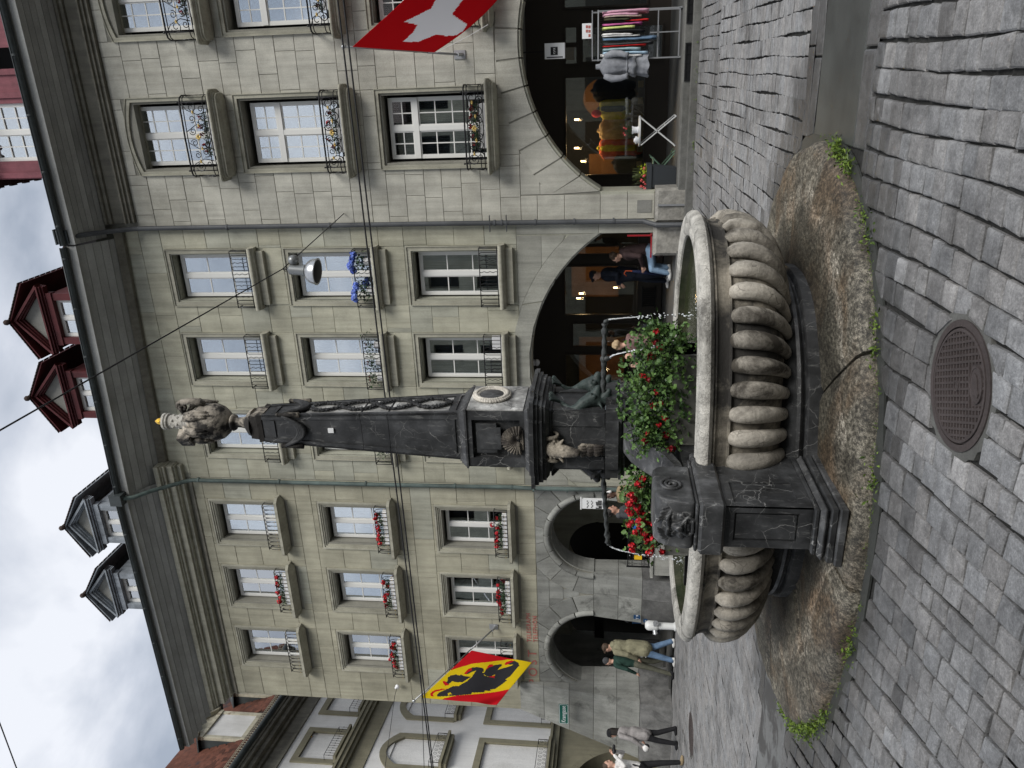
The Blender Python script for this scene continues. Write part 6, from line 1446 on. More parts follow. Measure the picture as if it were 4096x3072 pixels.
pd = mb.build('dormer', 'pink_wood', B1)
f, P = frame_mesh(1.25, 2.2, 0, None, 2, 1, 6, .05); f_ = f.build('window', 'frame_white', pd); f_.data.transform(Matrix.Translation((-.925, Yd+.05, 13.6)))
mb = MB(); mb.box(-1.5, -.35, Yd+.09, Yd+.095, 13.6, 15.8); mb.build('glass', 'window_glass', pd)
mb = MB(); mb.box(-1.5, 2, Yd+.5, Yd+.6, 13.6, 17); mb.build('blind', 'dark_interior', pd)
mb = MB()
for i in range(14): mb.box(-2.12-.03*(i % 2), -1.95, Yd-.25+i*.22, Yd-.05+i*.22, 15.9, 15.97)
for i in range(16): mb.tube([(-2.15+.22*i, Yd-.3, 15.98), (-2.15+.22*i, Yd+.2, 16.1)], .06, 6)
mb.build('roof_tiles', 'roof_brown', pd, kind='stuff')
# ---------------------------------------------------------------- pale house beyond the side street
dN = Vector((-.2, .98, 0)).normalized(); B4 = empty('pale_house', (-19.5, 17.4, 0), 'pale rendered house with blind windows, olive stone frames and red tiled roof', 'building', rz=atan2(dN.y, dN.x))
def b4(mb, name, mat, parent=None, **k): return mb.build(name, mat, parent or B4, loc=(0, 0, 0), **k)
S0, S1_ = -5., 9.
def cut4(x):
    for cx in (-.95, 3.2, 7.3):
        if abs(x-cx) < 1.9: return .75+sqrt(1.9**2-(x-cx)**2)
    return -9
HB = []
for cx in (-2.2, .22, 2.67, 5.1): HB += [(cx-.65, cx+.65, 9.86, 11.03), (cx-.65, cx+.65, 6.6, 8.25), (cx-.65, cx+.65, 3.4, 5.42)]
mb = MB(); mb.box(S0, S1_, .04, .5, 3.1, 12.3); b4(mb, 'blind_panel_wall', 'render_white')
mb = MB()
for r in rsub((S0, S1_, 3.1, 12.3), HB, .001): mb.box(r[0], r[1], 0, .039, r[2], r[3])
b4(mb, 'rendered_wall', 'render_white')
mb = MB(); n_ = 28
for i in range(n_): a = S0+(S1_-S0)*i/n_; polybox(mb, a, a+(S1_-S0)/n_, -.4, 3.1, cut4, .0, .7)
b4(mb, 'arcade_wall', 'trim_olive')
mb = MB(); mb.box(S0, S1_, 2.4, 2.5, -.4, 3.1); mb.box(S0, S1_, .7, 2.4, 2.85, 3.05); b4(mb, 'arcade_back', 'dark_interior')
for cx in (-.95, 3.2):
    for k in range(7):
        a, c = -1.2+2.4*k/7, -1.2+2.4*(k+1)/7; mb = MB(); mb.ring([(cx+2.12*sin(a+(c-a-.01)*i/5), .75+2.12*cos(a+(c-a-.01)*i/5)) for i in range(6)], [(cx+1.9*sin(a+(c-a-.01)*i/5), .75+1.9*cos(a+(c-a-.01)*i/5)) for i in range(6)], -.03, .0); b4(mb, 'arch_stone', 'trim_olive')
mb = MB(); chamfer_box(mb, .95, 1.35, -.12, 0, -.4, .8, .03); b4(mb, 'pier_base', 'base_stone')
for z0, z1, y in ((3.1, 3.3, -.12), (3.3, 3.38, -.2)): mb = MB(); mb.box(S0, S1_, y, .02, z0, z1-.002); b4(mb, 'string_course', 'trim_olive')
mb = MB()
for z0, z1, y in ((8.9, 9.05, -.04), (9.05, 9.4, -.02), (9.4, 9.5, -.14), (9.5, 9.62, -.24), (9.62, 9.7, -.3)): mb.box(S0, S1_, y, .03, z0, z1-.002)
b4(mb, 'entablature', 'trim_olive')
mb = MB()
for z0, z1, y in ((11.5, 11.6, -.06), (11.6, 11.95, -.03), (11.95, 12.05, -.15), (12.05, 12.2, -.35), (12.2, 12.3, -.5), (12.3, 12.38, -.55)): mb.box(S0, S1_, y, .1, z0, z1-.002)
b4(mb, 'cornice', 'trim_dark')
mb = MB(); mb.tube([(S0, -.6, 12.45), (S1_, -.6, 12.45)], .09, 10); b4(mb, 'gutter', 'zinc', smooth=True)
mb = MB()   # snow guard lattice on the eaves
x = S0
while x < S1_: mb.box(x, x+.012, -.52, -.50, 12.5, 12.74); x += .11
for z in (12.51, 12.60, 12.69, 12.74): mb.box(S0, S1_, -.523, -.503, z, z+.012)
b4(mb, 'snow_guard', 'cream_wood')
for cx in (-2.2, .22, 2.67, 5.1):
    for kind, (z0, z1) in enumerate(((9.86, 11.03), (6.6, 8.25), (3.4, 5.42))):
        mb = MB(); rise = .42 if kind == 1 else 0
        rect_ring(mb, cx-.65, cx+.65, z0, z1-rise*.6, .2, -.05, .03, rise, False); w_ = b4(mb, 'window_surround', 'trim_olive')
        if kind == 1:
            mb = MB()
            for s in (-1, 1): mb.prism([(cx+s*.66, z1+.02), (cx+s*.66, z1-.26), (cx+s*.45, z1-.1), (cx+s*.2, z1+.02)], .0, .036)
        mb = MB(); mb.box(cx-.8, cx+.8, -.28, .0, z0-.08, z0); mb.box(cx-.72, cx+.72, -.2, .0, z0-.2, z0-.082); mb.build('sill', 'trim_olive', w_, loc=(0, 0, 0))
        mb = MB(); h = .32; w = 1.4
        for z in (.02, h): mb.tube([(cx-w/2, 0, z0+z), (cx-w/2, -.22, z0+z), (cx+w/2, -.22, z0+z), (cx+w/2, 0, z0+z)], .009, 5)
        if kind == 0:
            for i in range(13): x = cx-w/2+w*i/12; mb.tube([(x, -.22, z0), (x, -.22, z0+h)], .007, 4); mb.ball((x, -.225, z0+h*.5), .018, 5, 4)
        else:
            for i in range(8):
                x = cx-w/2+w*(i+.5)/8; mb.tube(spiral(x-.02, z0+h*.62, .07, .5, 1.2, -.22), .006, 4); mb.tube(spiral(x+.03, z0+h*.3, .06, 3.4, 1.2, -.22), .006, 4)
            for s in (-1, 1): mb.tube([(cx+s*w/2, -.22, z0), (cx+s*w/2, -.22, z0+h)], .012, 5)
        mb.build('railing', 'black_iron', w_, loc=(0, 0, 0), smooth=True)
# steep tiled roof with hexagonal tiles laid in rows, and timber dormers
rs = Vector((0, .32, .947)).normalized(); rn = Vector((0, -.947, .32))
mb = MB(); vs = [(x, -.5+.32*q, 12.5+.947*q) for x in (S0, S1_) for q in (0, 2.75)]; mb.add(vs+[(v[0], v[1]+.2, v[2]-.05) for v in vs], [(0, 1, 3, 2), (4, 5, 7, 6), (0, 1, 5, 4), (2, 3, 7, 6), (0, 2, 6, 4), (1, 3, 7, 5)]); roof = b4(mb, 'roof', 'roof_brown')
hexm = MB(); w, l = .098, .20
pts = [(-w, 0), (-w*.45, -l*.35), (w*.45, -l*.35), (w, 0), (w, l), (-w, l)]
hexm.add([(x, rs.y*y+rn.y*.022, rs.z*y+rn.z*.022) for x, y in pts]+[(x, rs.y*y, rs.z*y) for x, y in pts], [(0, 1, 2, 3, 4, 5), (6, 7, 1, 0), (7, 8, 2, 1), (8, 9, 3, 2), (9, 10, 4, 3), (11, 6, 0, 5)])
hexmesh = hexm.mesh('roof_tile', 'roof_tile'); rnd = random.Random(9); cnt = 0; rest = MB(); cand = []
MW = Matrix.Translation((-19.5, 17.4, 0)) @ Matrix.Rotation(atan2(dN.y, dN.x), 4, 'Z')
for r in range(18):
    x = S0+(w if r % 2 else 0)
    while x < S1_:
        q = .12+r*.15; p = Vector((x, -.5+.32*q, 12.5+.947*q))+rn*(.012+.004*rnd.random())
        if not ((-.32 < x < 1.28 or 2.1 < x < 3.45) and p.z < 14.45):
            P_ = MW @ p; ok = inview(P_.x, P_.y, P_.z, 60)
            (cand.append(p) if ok and len(cand) < 290 else (rest.add([tuple(Vector(v)+p) for v in hexm.v], hexm.f)) if inview(P_.x, P_.y, P_.z, 900) else None)
        x += w*2+.006
for p in cand:
    o = bpy.data.objects.new('roof_tile', hexmesh); COL.objects.link(o); o.parent = roof; o.location = p; o.rotation_euler = (rnd.uniform(-.03, .03), rnd.uniform(-.03, .03), 0)
rest.build('roof_tiles', 'roof_tile', roof, loc=(0, 0, 0), kind='stuff')
for cx, hw, wnd in ((.46, .56, False), (2.78, .5, True)):
    y = -.38; mb = MB()
    mb.box(cx-hw-.14, cx-hw, y, y+.1, 12.85, 14.2); mb.box(cx+hw, cx+hw+.14, y, y+.1, 12.85, 14.2); mb.box(cx-hw-.16, cx+hw+.16, y-.03, y+.1, 14.2, 14.32); mb.box(cx-hw-.1, cx+hw+.1, y-.02, y+.1, 12.85, 12.98)
    e = hw+.22
    mb.ring([(cx-e, 14.34), (cx, 14.82), (cx+e, 14.34)], [(cx-e+.14, 14.34), (cx, 14.72), (cx+e-.14, 14.34)], y-.12, y+.1)
    mb.prism([(cx-e+.15, 14.33), (cx+e-.15, 14.33), (cx, 14.7)], y+.02, y+.06)
    d_ = b4(mb, 'dormer', 'cream_wood')
    for s in (-1, 1): mb = MB(); mb.box(cx+s*(hw+.1)-.02, cx+s*(hw+.1)+.02, y+.1, y+.5, 12.9, 14.3); mb.build('dormer_cheek', 'zinc', d_, loc=(0, 0, 0))
    mb = MB()
    for s in (-1, 1): mb.add([(cx, y-.2, 14.86), (cx+s*(e+.06), y-.2, 14.34), (cx+s*(e+.06), y+.6, 14.34), (cx, y+.6, 14.86), (cx, y-.2, 14.82), (cx+s*(e+.06), y-.2, 14.30), (cx+s*(e+.06), y+.6, 14.30), (cx, y+.6, 14.82)], [(0, 1, 2, 3), (4, 5, 6, 7), (0, 1, 5, 4), (1, 2, 6, 5), (2, 3, 7, 6), (3, 0, 4, 7)])
    mb.build('dormer_roof', 'zinc', d_, loc=(0, 0, 0))
    if wnd:
        f, P = frame_mesh(2*hw, 1.22, 0, None, 1, 1, 3, .04); f_ = f.build('window', 'frame_white', d_, loc=(cx, y+.04, 12.98))
        mb = MB(); mb.box(cx-hw, cx+hw, y+.08, y+.085, 12.98, 14.2); mb.build('glass', 'window_glass', d_, loc=(0, 0, 0))
        mb = MB(); mb.box(cx-hw, cx+hw, y+.3, y+.32, 12.98, 14.2); mb.build('blind', 'curtain_brown', d_, loc=(0, 0, 0))
    else:
        mb = MB(); mb.box(cx-hw, cx+hw, y+.03, y+.06, 12.98, 14.2); mb.build('blank_panel', 'render_white', d_, loc=(0, 0, 0))
# ---------------------------------------------------------------- houses across the street, behind the camera (they shade the street and stand in the window reflections)
def opposite():
    x = -64.; rnd = random.Random(77); k = 0
    while x < 24:
        w = rnd.uniform(6, 8.5); h = rnd.uniform(11.2, 12.8); b = empty('opposite_house', (x+w/2, -8.5, 0), 'plain stone house in the row across the street, behind the camera', 'building', 'houses across the street')
        mb = MB(); n = 3; holes = []
        for i in range(n):
            cx = x+w*(i+.5)/n
            for z in (4.2, 7.1, 9.8): holes.append((cx-.5, cx+.5, z, z+1.7))
        for i in range(2): holes.append((x+w*(i+.5)/2-1.2, x+w*(i+.5)/2+1.2, 0, 3.0))
        for r in rsub((x, x+w, 0, h), holes, .001): mb.box(r[0], r[1], -9.0, -8.5, r[2], r[3])
        mb.build('wall', ('ashlar_patch', 'ashlar_green')[k % 2], b)
        mb = MB(); mb.prism([(-7.4, h), (-7.4, h+.2), (-14, h+3.6), (-14, h+3.4), (-9, h+.1)], x, x+w, ax='x'); mb.build('roof', 'roof_brown', b)
        mb = MB(); mb.box(x, x+w, -9.4, -9.3, 0, h); mb.build('room_wall', 'dark_interior', b)
        x += w; k += 1
opposite()
# ================================================================ FLAGS
def inpoly(p, poly):
    x, y = p; c = False; n = len(poly)
    for i in range(n):
        (x1, y1), (x2, y2) = poly[i], poly[i-1]
        if (y1 > y) != (y2 > y) and x < (x2-x1)*(y-y1)/(y2-y1)+x1: c = not c
    return c
def flag(label, bracket, tip, C, base, polys, mats, n, ripple, seed, cord):
    root = empty('flag', bracket, label, 'flag', 'flags on slanting poles')
    mb = MB(); b, t = Vector(bracket), Vector(tip); mb.tube([b, b+(t-b)*.3], .022, 10); mb.tube([b+(t-b)*.3, t], .015, 10); mb.build('pole', 'galvanised', root, smooth=True)
    mb = MB(); mb.ball(tip, (.035, .035, .045), 10, 8); mb.build('pole_tip', 'steel', root, smooth=True)
    mb = MB(); mb.box(b.x-.08, b.x+.08, YF-.02, YF, b.z-.10, b.z+.12); mb.tube([b+Vector((0, .09, -.04)), b+Vector((0, -.06, .03))], .035, 10); mb.build('bracket', 'galvanised', root)
    P = [Vector(c) for c in C]; nn = (P[1]-P[0]).cross(P[3]-P[0]).normalized(); mb = MB()
    for i in range(n+1):
        for j in range(n+1):
            s, u = i/n, j/n; p = P[0]*(1-s)*(1-u)+P[3]*s*(1-u)+P[1]*(1-s)*u+P[2]*s*u
            w = ripple(s, u); mb.v.append(tuple(p+nn*w[0]+Vector((w[1], 0, w[2]))))
    for i in range(n):
        for j in range(n):
            s, u = (i+.5)/n, (j+.5)/n; m_ = base
            for k, pl in polys:
                if inpoly((s, u), pl): m_ = k
            mb.f.append((i*(n+1)+j, (i+1)*(n+1)+j, (i+1)*(n+1)+j+1, i*(n+1)+j+1)); mb.m.append(m_); mb.t.append(None)
    o = mb.build('cloth', mats, root, smooth=True); sm = o.modifiers.new('s', 'SOLIDIFY'); sm.thickness = .004
    mb = MB(); mb.tube([Vector(c) for c in cord], .006, 5); mb.build('cord', 'white_paint', root)
yellow = [(-.1, -.1), (-.1, .553), (-.017, .553), (.19, .751), (.379, .835), (.632, .969), (1.1, 1.1), (1.1, .4), (.845, .262), (.556, .154), (.393, .104), (.277, .033), (.2, -.1)]
body = [(.153, .07), (.142, .128), (.175, .176), (.209, .225), (.236, .284), (.304, .29), (.317, .331), (.352, .407), (.363, .505), (.348, .633), (.426, .624), (.483, .61), (.502, .571), (.579, .552), (.666, .554), (.629, .644), (.616, .722), (.671, .772), (.75, .847), (.779, .882), (.709, .872), (.654, .858), (.66, .908), (.736, .971), (.821, .94), (.87, .879), (.86, .811), (.863, .72), (.868, .647), (.833, .55), (.866, .544), (.844, .456), (.806, .337), (.744, .306), (.775, .28), (.673, .265), (.706, .235), (.547, .197), (.551, .162), (.392, .105), (.3, .081), (.166, .05)]
arm1 = [(.134, .271), (.088, .314), (.107, .359), (.064, .436), (.078, .481), (.128, .508), (.185, .494), (.194, .521), (.235, .504), (.297, .5), (.351, .497), (.33, .441), (.309, .378), (.229, .362), (.167, .371), (.158, .326), (.163, .293)]
arm2 = [(.235, .539), (.24, .6), (.265, .648), (.247, .682), (.298, .704), (.367, .71), (.417, .701), (.454, .648), (.441, .601), (.465, .527), (.363, .505), (.341, .634), (.302, .596), (.278, .544)]
leg2 = [(.458, .693), (.449, .753), (.505, .798), (.604, .857), (.629, .833), (.615, .763), (.635, .624), (.602, .552), (.513, .573), (.469, .613), (.468, .669)]
tongue = [(.061, .081), (.096, .045), (.127, .046), (.09, .086), (.089, .128), (.136, .171), (.203, .217), (.134, .207), (.071, .171), (.05, .13)]
cl = [[(.047, .348), (.075, .357), (.175, .296), (.134, .271), (.089, .305)], [(.214, .551), (.218, .646), (.247, .682), (.278, .631), (.255, .577), (.261, .535)], [(.456, .696), (.444, .795), (.482, .823), (.518, .787), (.475, .741), (.474, .697)], [(.646, .861), (.646, .91), (.692, .959), (.741, .963), (.711, .909), (.676, .855)]]
redt = [(.584, .559), (.648, .604), (.669, .549)]; eye = [(.283, .091), (.254, .138), (.278, .151), (.317, .122), (.286, .121), (.301, .094)]
line1 = [(.363, .505), (.372, .50), (.352, .65), (.342, .64)]
def rip2(s, u):
    f = s*(1-u); return (.03*sin(9*s+3*u)*s+.10*max(0, f-.35)*sin(14*(f-.35)), -.05*sin(pi*s)*(u > .9)*0, -.07*sin(pi*s)*(1-u)*.6+.03*sin(pi*s)*u)
flag('yellow and red flag with a black bear, on a slanting pole at the left', (-13.4, 16.1, 4.56), (-13.44, 13.55, 6.07),
     [(-13.531, 13.75, 5.959), (-13.034, 14.85, 4.91), (-13.406, 14.95, 3.464), (-13.805, 13.95, 4.206)], 0, [(1, yellow), (2, body), (2, arm1), (2, arm2), (2, leg2), (3, tongue), (1, eye), (3, redt)]+[(3, q) for q in cl], ['flag_red', 'flag_yellow', 'flag_black', 'flag_red'], 110, rip2, 1, [(-13.03, 14.95, 4.95), (-13.2, 15.2, 4.3), (-13.3, 15.3, 3.95)])
cross = [(.357, .231), (.543, .365), (.64, .33), (.80, .33), (.78, .52), (.76, .60), (.60, .62), (.50, .64), (.388, .935), (.305, .975), (.242, .965), (.226, .862), (.235, .731), (.181, .683), (.119, .638), (.113, .469), (.234, .454), (.334, .404)]
def rip1(s, u): return (.04*sin(4*s+2*u)*s+.012*sin(9*u+3*s)*s, 0, -.16*sin(pi*min(1, s))*u-.0*s)
flag('red flag with a white cross, on a slanting pole at the right', (.299, 16.1, 4.587), (.46, 14.0, 6.2),
     [(.456, 14.1, 6.074), (.343, 15.4, 4.935), (1.436, 15.3, 3.383), (1.591, 14.3, 4.584)], 0, [(1, cross)], ['flag_red', 'flag_white'], 90, rip1, 2, [(.34, 15.45, 4.9), (.6, 15.6, 4.3), (.78, 15.7, 3.95)])
# ================================================================ WIRES AND LAMP
def cable(pts, r, label, sag=.0, mat='wire', group='wires over the street'):
    P = []
    for a, b in zip(pts[:-1], pts[1:]):
        a, b = Vector(a), Vector(b); n = 14
        for i in range(n+(b == Vector(pts[-1]))): t = i/n; P.append(a+(b-a)*t-Vector((0, 0, sag*4*t*(1-t))))
    mb = MB(); mb.tube(P, r, 6); return tag(mb.build('cable', mat, None, smooth=True), label, 'cable', group)
cable([(14, 10, 5.03), (-14, 10, 4.69), (-30, 10, 4.5)], .011, 'lower of the two black wires strung along the street past the flags')
cable([(14, 10, 4.98+.12), (-5.4, 10, 4.86+.005), (-16, 10, 4.66), (-30, 10, 4.4)], .011, 'upper of the two black wires strung along the street past the flags')
cable([(-9.9, 10.6, 4.95), (-12.6, 9.6, 4.85)], .006, 'thin wire crossing the two black wires left of the bear flag')
cable([(-15.53, 16.1, 7.32), (-14.73, 15., 7.02), (-17.9, 8., 6.6)], .007, 'slack dark wire from the white wall hook down past the arched blind window')
cable([(-2.712, 16.19, 7.288), (-2.95, 12.256, 7.11), (-2.95, 5., 7.40), (-2.95, -8.4, 8.0)], .010, 'black cable crossing the street that carries the hanging lamp')
cable([(-4.0, 10, 13.02), (-12.18, 10, 13.005), (-26, 10, 12.98)], .012, 'dark wire high against the clouds at the far left', group='wires over the street')
lamp = empty('street_lamp', (-2.95, 12.256, 6.5), 'grey round street lamp hanging from the cable before the blue hydrangeas', 'street lamp')
Mt = Matrix.Translation((-2.95, 12.26, 0)) @ Matrix.Rotation(radians(4), 4, 'Y')
def lt(mb): mb.v = [tuple(Matrix.Translation((-2.95, 12.26, 7.1)) @ Matrix.Rotation(radians(5), 4, 'Y') @ Matrix.Translation((2.95, -12.26, -7.1)) @ Vector(v)) for v in mb.v]; return mb
c0 = (-2.95, 12.26, 0)
mb = MB(); mb.lathe([(.03, 7.02), (.06, 7.0), (.085, 6.98), (.085, 6.76), (.10, 6.755), (.10, 6.72), (.085, 6.71)], 24, c0); mb.ball((-2.79, 12.3, 6.93), (.085, .10, .09), 14, 10); lt(mb).build('housing', 'lamp_grey', lamp, auto=40)
mb = MB(); mb.lathe([(.085, 6.71), (.15, 6.68), (.19, 6.63), (.21, 6.57), (.215, 6.53), (.225, 6.525), (.225, 6.51), (.20, 6.51)], 32, c0); lt(mb).build('reflector', 'steel', lamp, auto=40)
mb = MB(); mb.lathe([(.20, 6.512), (.16, 6.49), (.10, 6.478), (.02, 6.475)], 32, c0); lt(mb).build('lens', 'black', lamp, auto=40)
mb = MB(); mb.tube([(c0[0]+.035*cos(2*pi*i/14), c0[1], 7.06+.035*sin(2*pi*i/14)) for i in range(14)], .008, 5, closed=True); mb.beam((c0[0], c0[1], 7.11), (c0[0], c0[1], 7.0), .02); lt(mb).build('hook', 'black_iron', lamp)
mb = MB(); mb.tube([(-15.53, 16.1, 7.32), (-15.5, 16.05, 7.35)], .03, 8); mb.ball((-15.48, 16.08, 7.30), (.07, .05, .06)); tag(mb.build('wall_hook', 'ceramic', None, smooth=True), 'white wall insulator near the upper left corner of the post office', 'wall hook')
# ================================================================ FLOWER BOXES AND POTS ON THE SILLS
def sill_box(x, z, y, w, label, kind, n_heads, seed, leafmat='leaf_dark', boxmat='white_pot', group='flower boxes on the window sills', straggly=False):
    rnd = random.Random(seed); root = empty('flower_box', (x, y, z), label, 'flower box', group)
    if w > .5:
        mb = MB(); chamfer_box(mb, x-w/2, x+w/2, y-.07, y+.07, z, z+.15, .01); mb.build('box', boxmat, root)
    mb = MB(); leafmass(mb, rnd, 420 if w > .5 else 90, lambda r: (x+r.uniform(-w/2, w/2), y-.05+r.gauss(0, .05), z+.2+r.gauss(0, .04)+(.06*r.random() if straggly else 0)), .055, False, .5)
    mb.build('leaves', leafmat, root, kind='stuff', recalc=False)
    for i in range(n_heads): flower(kind, (x-w/2+w*(i+.5)/n_heads+rnd.gauss(0, .02), y-.07+rnd.gauss(0, .02), z+.29+rnd.gauss(0, .035)), root, 1.7, rnd)
    return root
fl = ('lowest', 'middle', 'top')
for k, (cx, zb, nh) in enumerate(((B3X[1], 9.86, 6), (B3X[0], 7.0, 8), (B3X[1], 7.0, 6), (B3X[2], 7.0, 9), (B3X[0], 4.04, 7), (B3X[1], 4.04, 8))):
    lab = ['white geranium box, the only one on the top floor of the post office', 'red geranium box on the post office middle floor, nearest the green downpipe', 'red geranium box on the post office middle floor, under the centre window', 'red geranium box on the post office middle floor, furthest left, above the bear flag', 'red geranium box on the post office lowest windows, nearest the green downpipe', 'red geranium box on the post office lowest windows, above the word TELEGRAPH'][k]
    sill_box(cx+.08, zb+.0, YF-.14, .92, lab, 'red', nh, 60+k)
for k, (cx, zb) in enumerate([(c, z) for c in B1X for z in (4.10, 6.99, 9.72)]):
    fn = ('lowest', 'middle', 'top')[k % 3]; side = 'left' if k < 3 else 'right'
    sill_box(cx+.03, zb+.02, YF-.12, .85, f'pale box of dark red blooms behind scrolled iron, {fn} {side} window of the ashlar house', 'dusty', 5, 80+k, group='flower boxes behind the scrolled balconies')
def pot(x, y, z, r, h, label, parent_kind, seed, hyd=True):
    rnd = random.Random(seed); root = empty('potted_plant', (x, y, z), label, 'potted plant', 'pots on the sandstone house sills')
    mb = MB(); mb.lathe([(r*.75, 0), (r*.95, h*.9), (r*1.05, h*.92), (r*1.05, h), (r*.9, h)], 18, (x, y, z)); mb.build('pot', 'white_pot', root, auto=40)
    mb = MB(); leafmass(mb, rnd, 110, lambda q: (x+q.gauss(0, .11 if hyd else .12), y-.04+q.gauss(0, .06), z+h+.10+q.gauss(0, .06)), .08 if hyd else .065, False, .5); mb.build('leaves', 'leaf_dark', root, kind='stuff', recalc=False)
    if hyd:
        for i in range(6): flower('blue', (x-.18+.07*i, y-.09+rnd.gauss(0, .02), z+h+.26+.04*sin(i)), root, .95, rnd)
    else:
        for i in range(3): flower('dusty', (x+rnd.gauss(0, .1), y-.08, z+h+.18), root, .7, rnd)
zs2 = 6.74
pot(-3.72, 16.08, zs2, .09, .17, 'white pot of blue hydrangea on the sill, nearest the grey downpipe', 0, 1); pot(-4.37, 16.08, zs2, .09, .17, 'white pot of blue hydrangea, left of its twin, behind the hanging lamp', 0, 2)
for k, x in enumerate((-5.62, -6.03, -6.42)): pot(x, 16.08, zs2, .08, .15, ('straggly plant in a white pot, right end of the three beside the obelisk', 'straggly plant in a white pot, middle of the three right of the obelisk', 'straggly plant in a white pot, left end of the three, nearest the obelisk')[k], 0, 5+k, False)
pot(-8.28, 16.08, zs2, .08, .15, 'dark leafy plant on the sill left of the obelisk', 0, 9, False)
mb = MB(); chamfer_box(mb, -5.72, -5.42, 16.06, 16.18, 4.0, 4.22, .01); tag(mb.build('window_box', 'white_pot', None), 'plain white box without flowers on the lowest sandstone sill', 'box')
# ================================================================ STREET THINGS
# hydrant
h = empty('hydrant', (-12.62, 15.55, 0), 'light grey fire hydrant standing against the pier between the two arches', 'hydrant'); hx, hy = -12.62, 15.55
mb = MB(); mb.lathe([(.11, 0), (.11, .04), (.085, .05), (.085, .42), (.10, .43), (.115, .46), (.12, .60), (.12, .66), (.10, .70), (.06, .735)], 20, (hx, hy, 0)); mb.build('body', 'white_paint', h, auto=40)
for a in (-2.4, -.6):
    mb = MB(); d = Vector((cos(a), sin(a), -.15)); p = Vector((hx, hy, .52)); mb.tube([p+d*.08, p+d*.17], .055, 12); mb.tube([p+d*.17, p+d*.20], .065, 12); mb.tube([p+d*.2, p+d*.215], .02, 6); mb.build('outlet', 'galvanised', h, auto=40)
# parapet and railing in the right arch of the post office
t = empty('stair_parapet', (-10.55, 15.95, 0), 'low stone parapet with black iron railing in front of the right post office arch', 'parapet')
mb = MB(); chamfer_box(mb, -11.36, -9.55, 15.8, 16.06, 0, .58, .02); mb.box(-11.40, -9.52, 15.77, 16.09, .58, .64); mb.build('stone_block', 'concrete', t)
mb = MB()
for z in (.68, 1.17): mb.beam((-11.2, 15.93, z), (-9.6, 15.93, z), .025)
mb.beam((-11.2, 15.93, .64), (-11.2, 15.93, 1.2), .03); mb.beam((-9.6, 15.93, .64), (-9.6, 15.93, 1.2), .03); mb.beam((-11.2, 15.93, .78), (-9.6, 15.93, .78), .012); mb.beam((-11.2, 15.93, 1.07), (-9.6, 15.93, 1.07), .012)
for i in range(15):
    x = -11.15+.105*i; mb.tube([(x, 15.93, .78), (x+.05, 15.93, 1.07)], .006, 4); mb.tube([(x+.05, 15.93, .78), (x, 15.93, 1.07)], .006, 4)
    mb.tube(spiral(x+.03, 1.12, .03, 0, 1, 15.93, n=10), .006, 4); mb.tube(spiral(x+.03, .73, .03, 0, 1, 15.93, n=10), .006, 4)
mb.build('railing', 'black_iron', t)
mb = MB(); mb.box(-10.98, -10.9, 15.9, 15.97, .84, 1.02); tag(mb.build('paper_note', 'sign_yellow', None), 'small warm coloured poster hung on the railing by the arch', 'poster')
# street sign, plates, banner, box signs
def plate(name, mat, x0, x1, z0, z1, y, label, cat, border=None, text=None, tm='sign_white', ts=.1, rz=0., sx=1., group=None):
    cx = (x0+x1)/2; root = empty(name, (cx, y, z0), label, cat, group, rz=rz); w = (x1-x0)/2; hh = z1-z0
    mb = MB(); pts = []; r = min(.025, hh*.2)
    for (px, pz, a0) in ((w-r, r, -pi/2), (w-r, hh-r, 0), (-w+r, hh-r, pi/2), (-w+r, r, pi)):
        for i in range(5): a = a0+pi/2*i/4; pts.append((px+r*cos(a), pz+r*sin(a)))
    mb.prism(pts, -.012, 0); mb.build('plate', mat, root, loc=(0, 0, 0))
    if border: mb = MB(); k = .86; mb.ring([(px*.975, hh/2+(pz-hh/2)*.92) for px, pz in pts], [(px*.95, hh/2+(pz-hh/2)*.84) for px, pz in pts], -.0145, -.011, True); mb.build('border', border, root, loc=(0, 0, 0))
    if text:
        for i, (s, tx, tz, sz) in enumerate(text):
            o = text_mesh('lettering', s, sz, tm, .0015, face_front(tx, -.014, tz, sx), None, align='CENTER'); o.parent = root
    return root
plate('street_sign', 'sign_green', -15.93, -15.27, 2.62, 2.87, 15.58, 'green street name sign reading Kramgasse on the corner buttress', 'street sign', 'sign_white', [('Kramgasse', 0, .075, .165)], sx=.78)
plate('number_plate', 'sign_blue', -12.72, -12.60, .84, 1.0, 15.9, 'upper small dark blue plate on the pier above the hydrant', 'wall plate', None, [('T 9', 0, .04, .09)], group='small blue plates')
plate('number_plate', 'sign_blue', -12.78, -12.68, .66, .76, 15.86, 'lower smaller blue plate on the pier above the hydrant', 'wall plate', None, [('+', 0, .015, .09)], group='small blue plates')
plate('post_sign', 'sign_yellow', -9.95, -9.45, 1.62, 1.82, 17.2, 'yellow post sign reading DIE POST inside the right arch', 'sign', None, [('DIE POST', 0, .06, .11)], 'black')
bn = empty('hanging_banner', (-9.25, 15.8, 1.74), 'white box banner with black skyline drawing, hung beside the green downpipe', 'banner')
mb = MB(); mb.box(-9.40, -9.16, 15.55, 15.62, 1.74, 2.26); mb.box(-9.42, -9.14, 15.54, 15.63, 2.26, 2.29); mb.build('panel', 'sign_white', bn)
mb = MB(); rnd = random.Random(6)
for i in range(7): x = -9.39+.031*i; mb.box(x, x+.018+.01*rnd.random(), 15.544, 15.549, 1.80, 1.84+.12*rnd.random())
for zz in (2.02, 2.12): mb.tube([(-9.38+.022*i, 15.546, zz+.02*sin(i*1.7)) for i in range(10)], .006, 4)
mb.build('drawing', 'black', bn)
bs = empty('box_sign', (.28, 17.0, 2.62), 'white cube light box with black label reading rytz, in the right arcade', 'box sign')
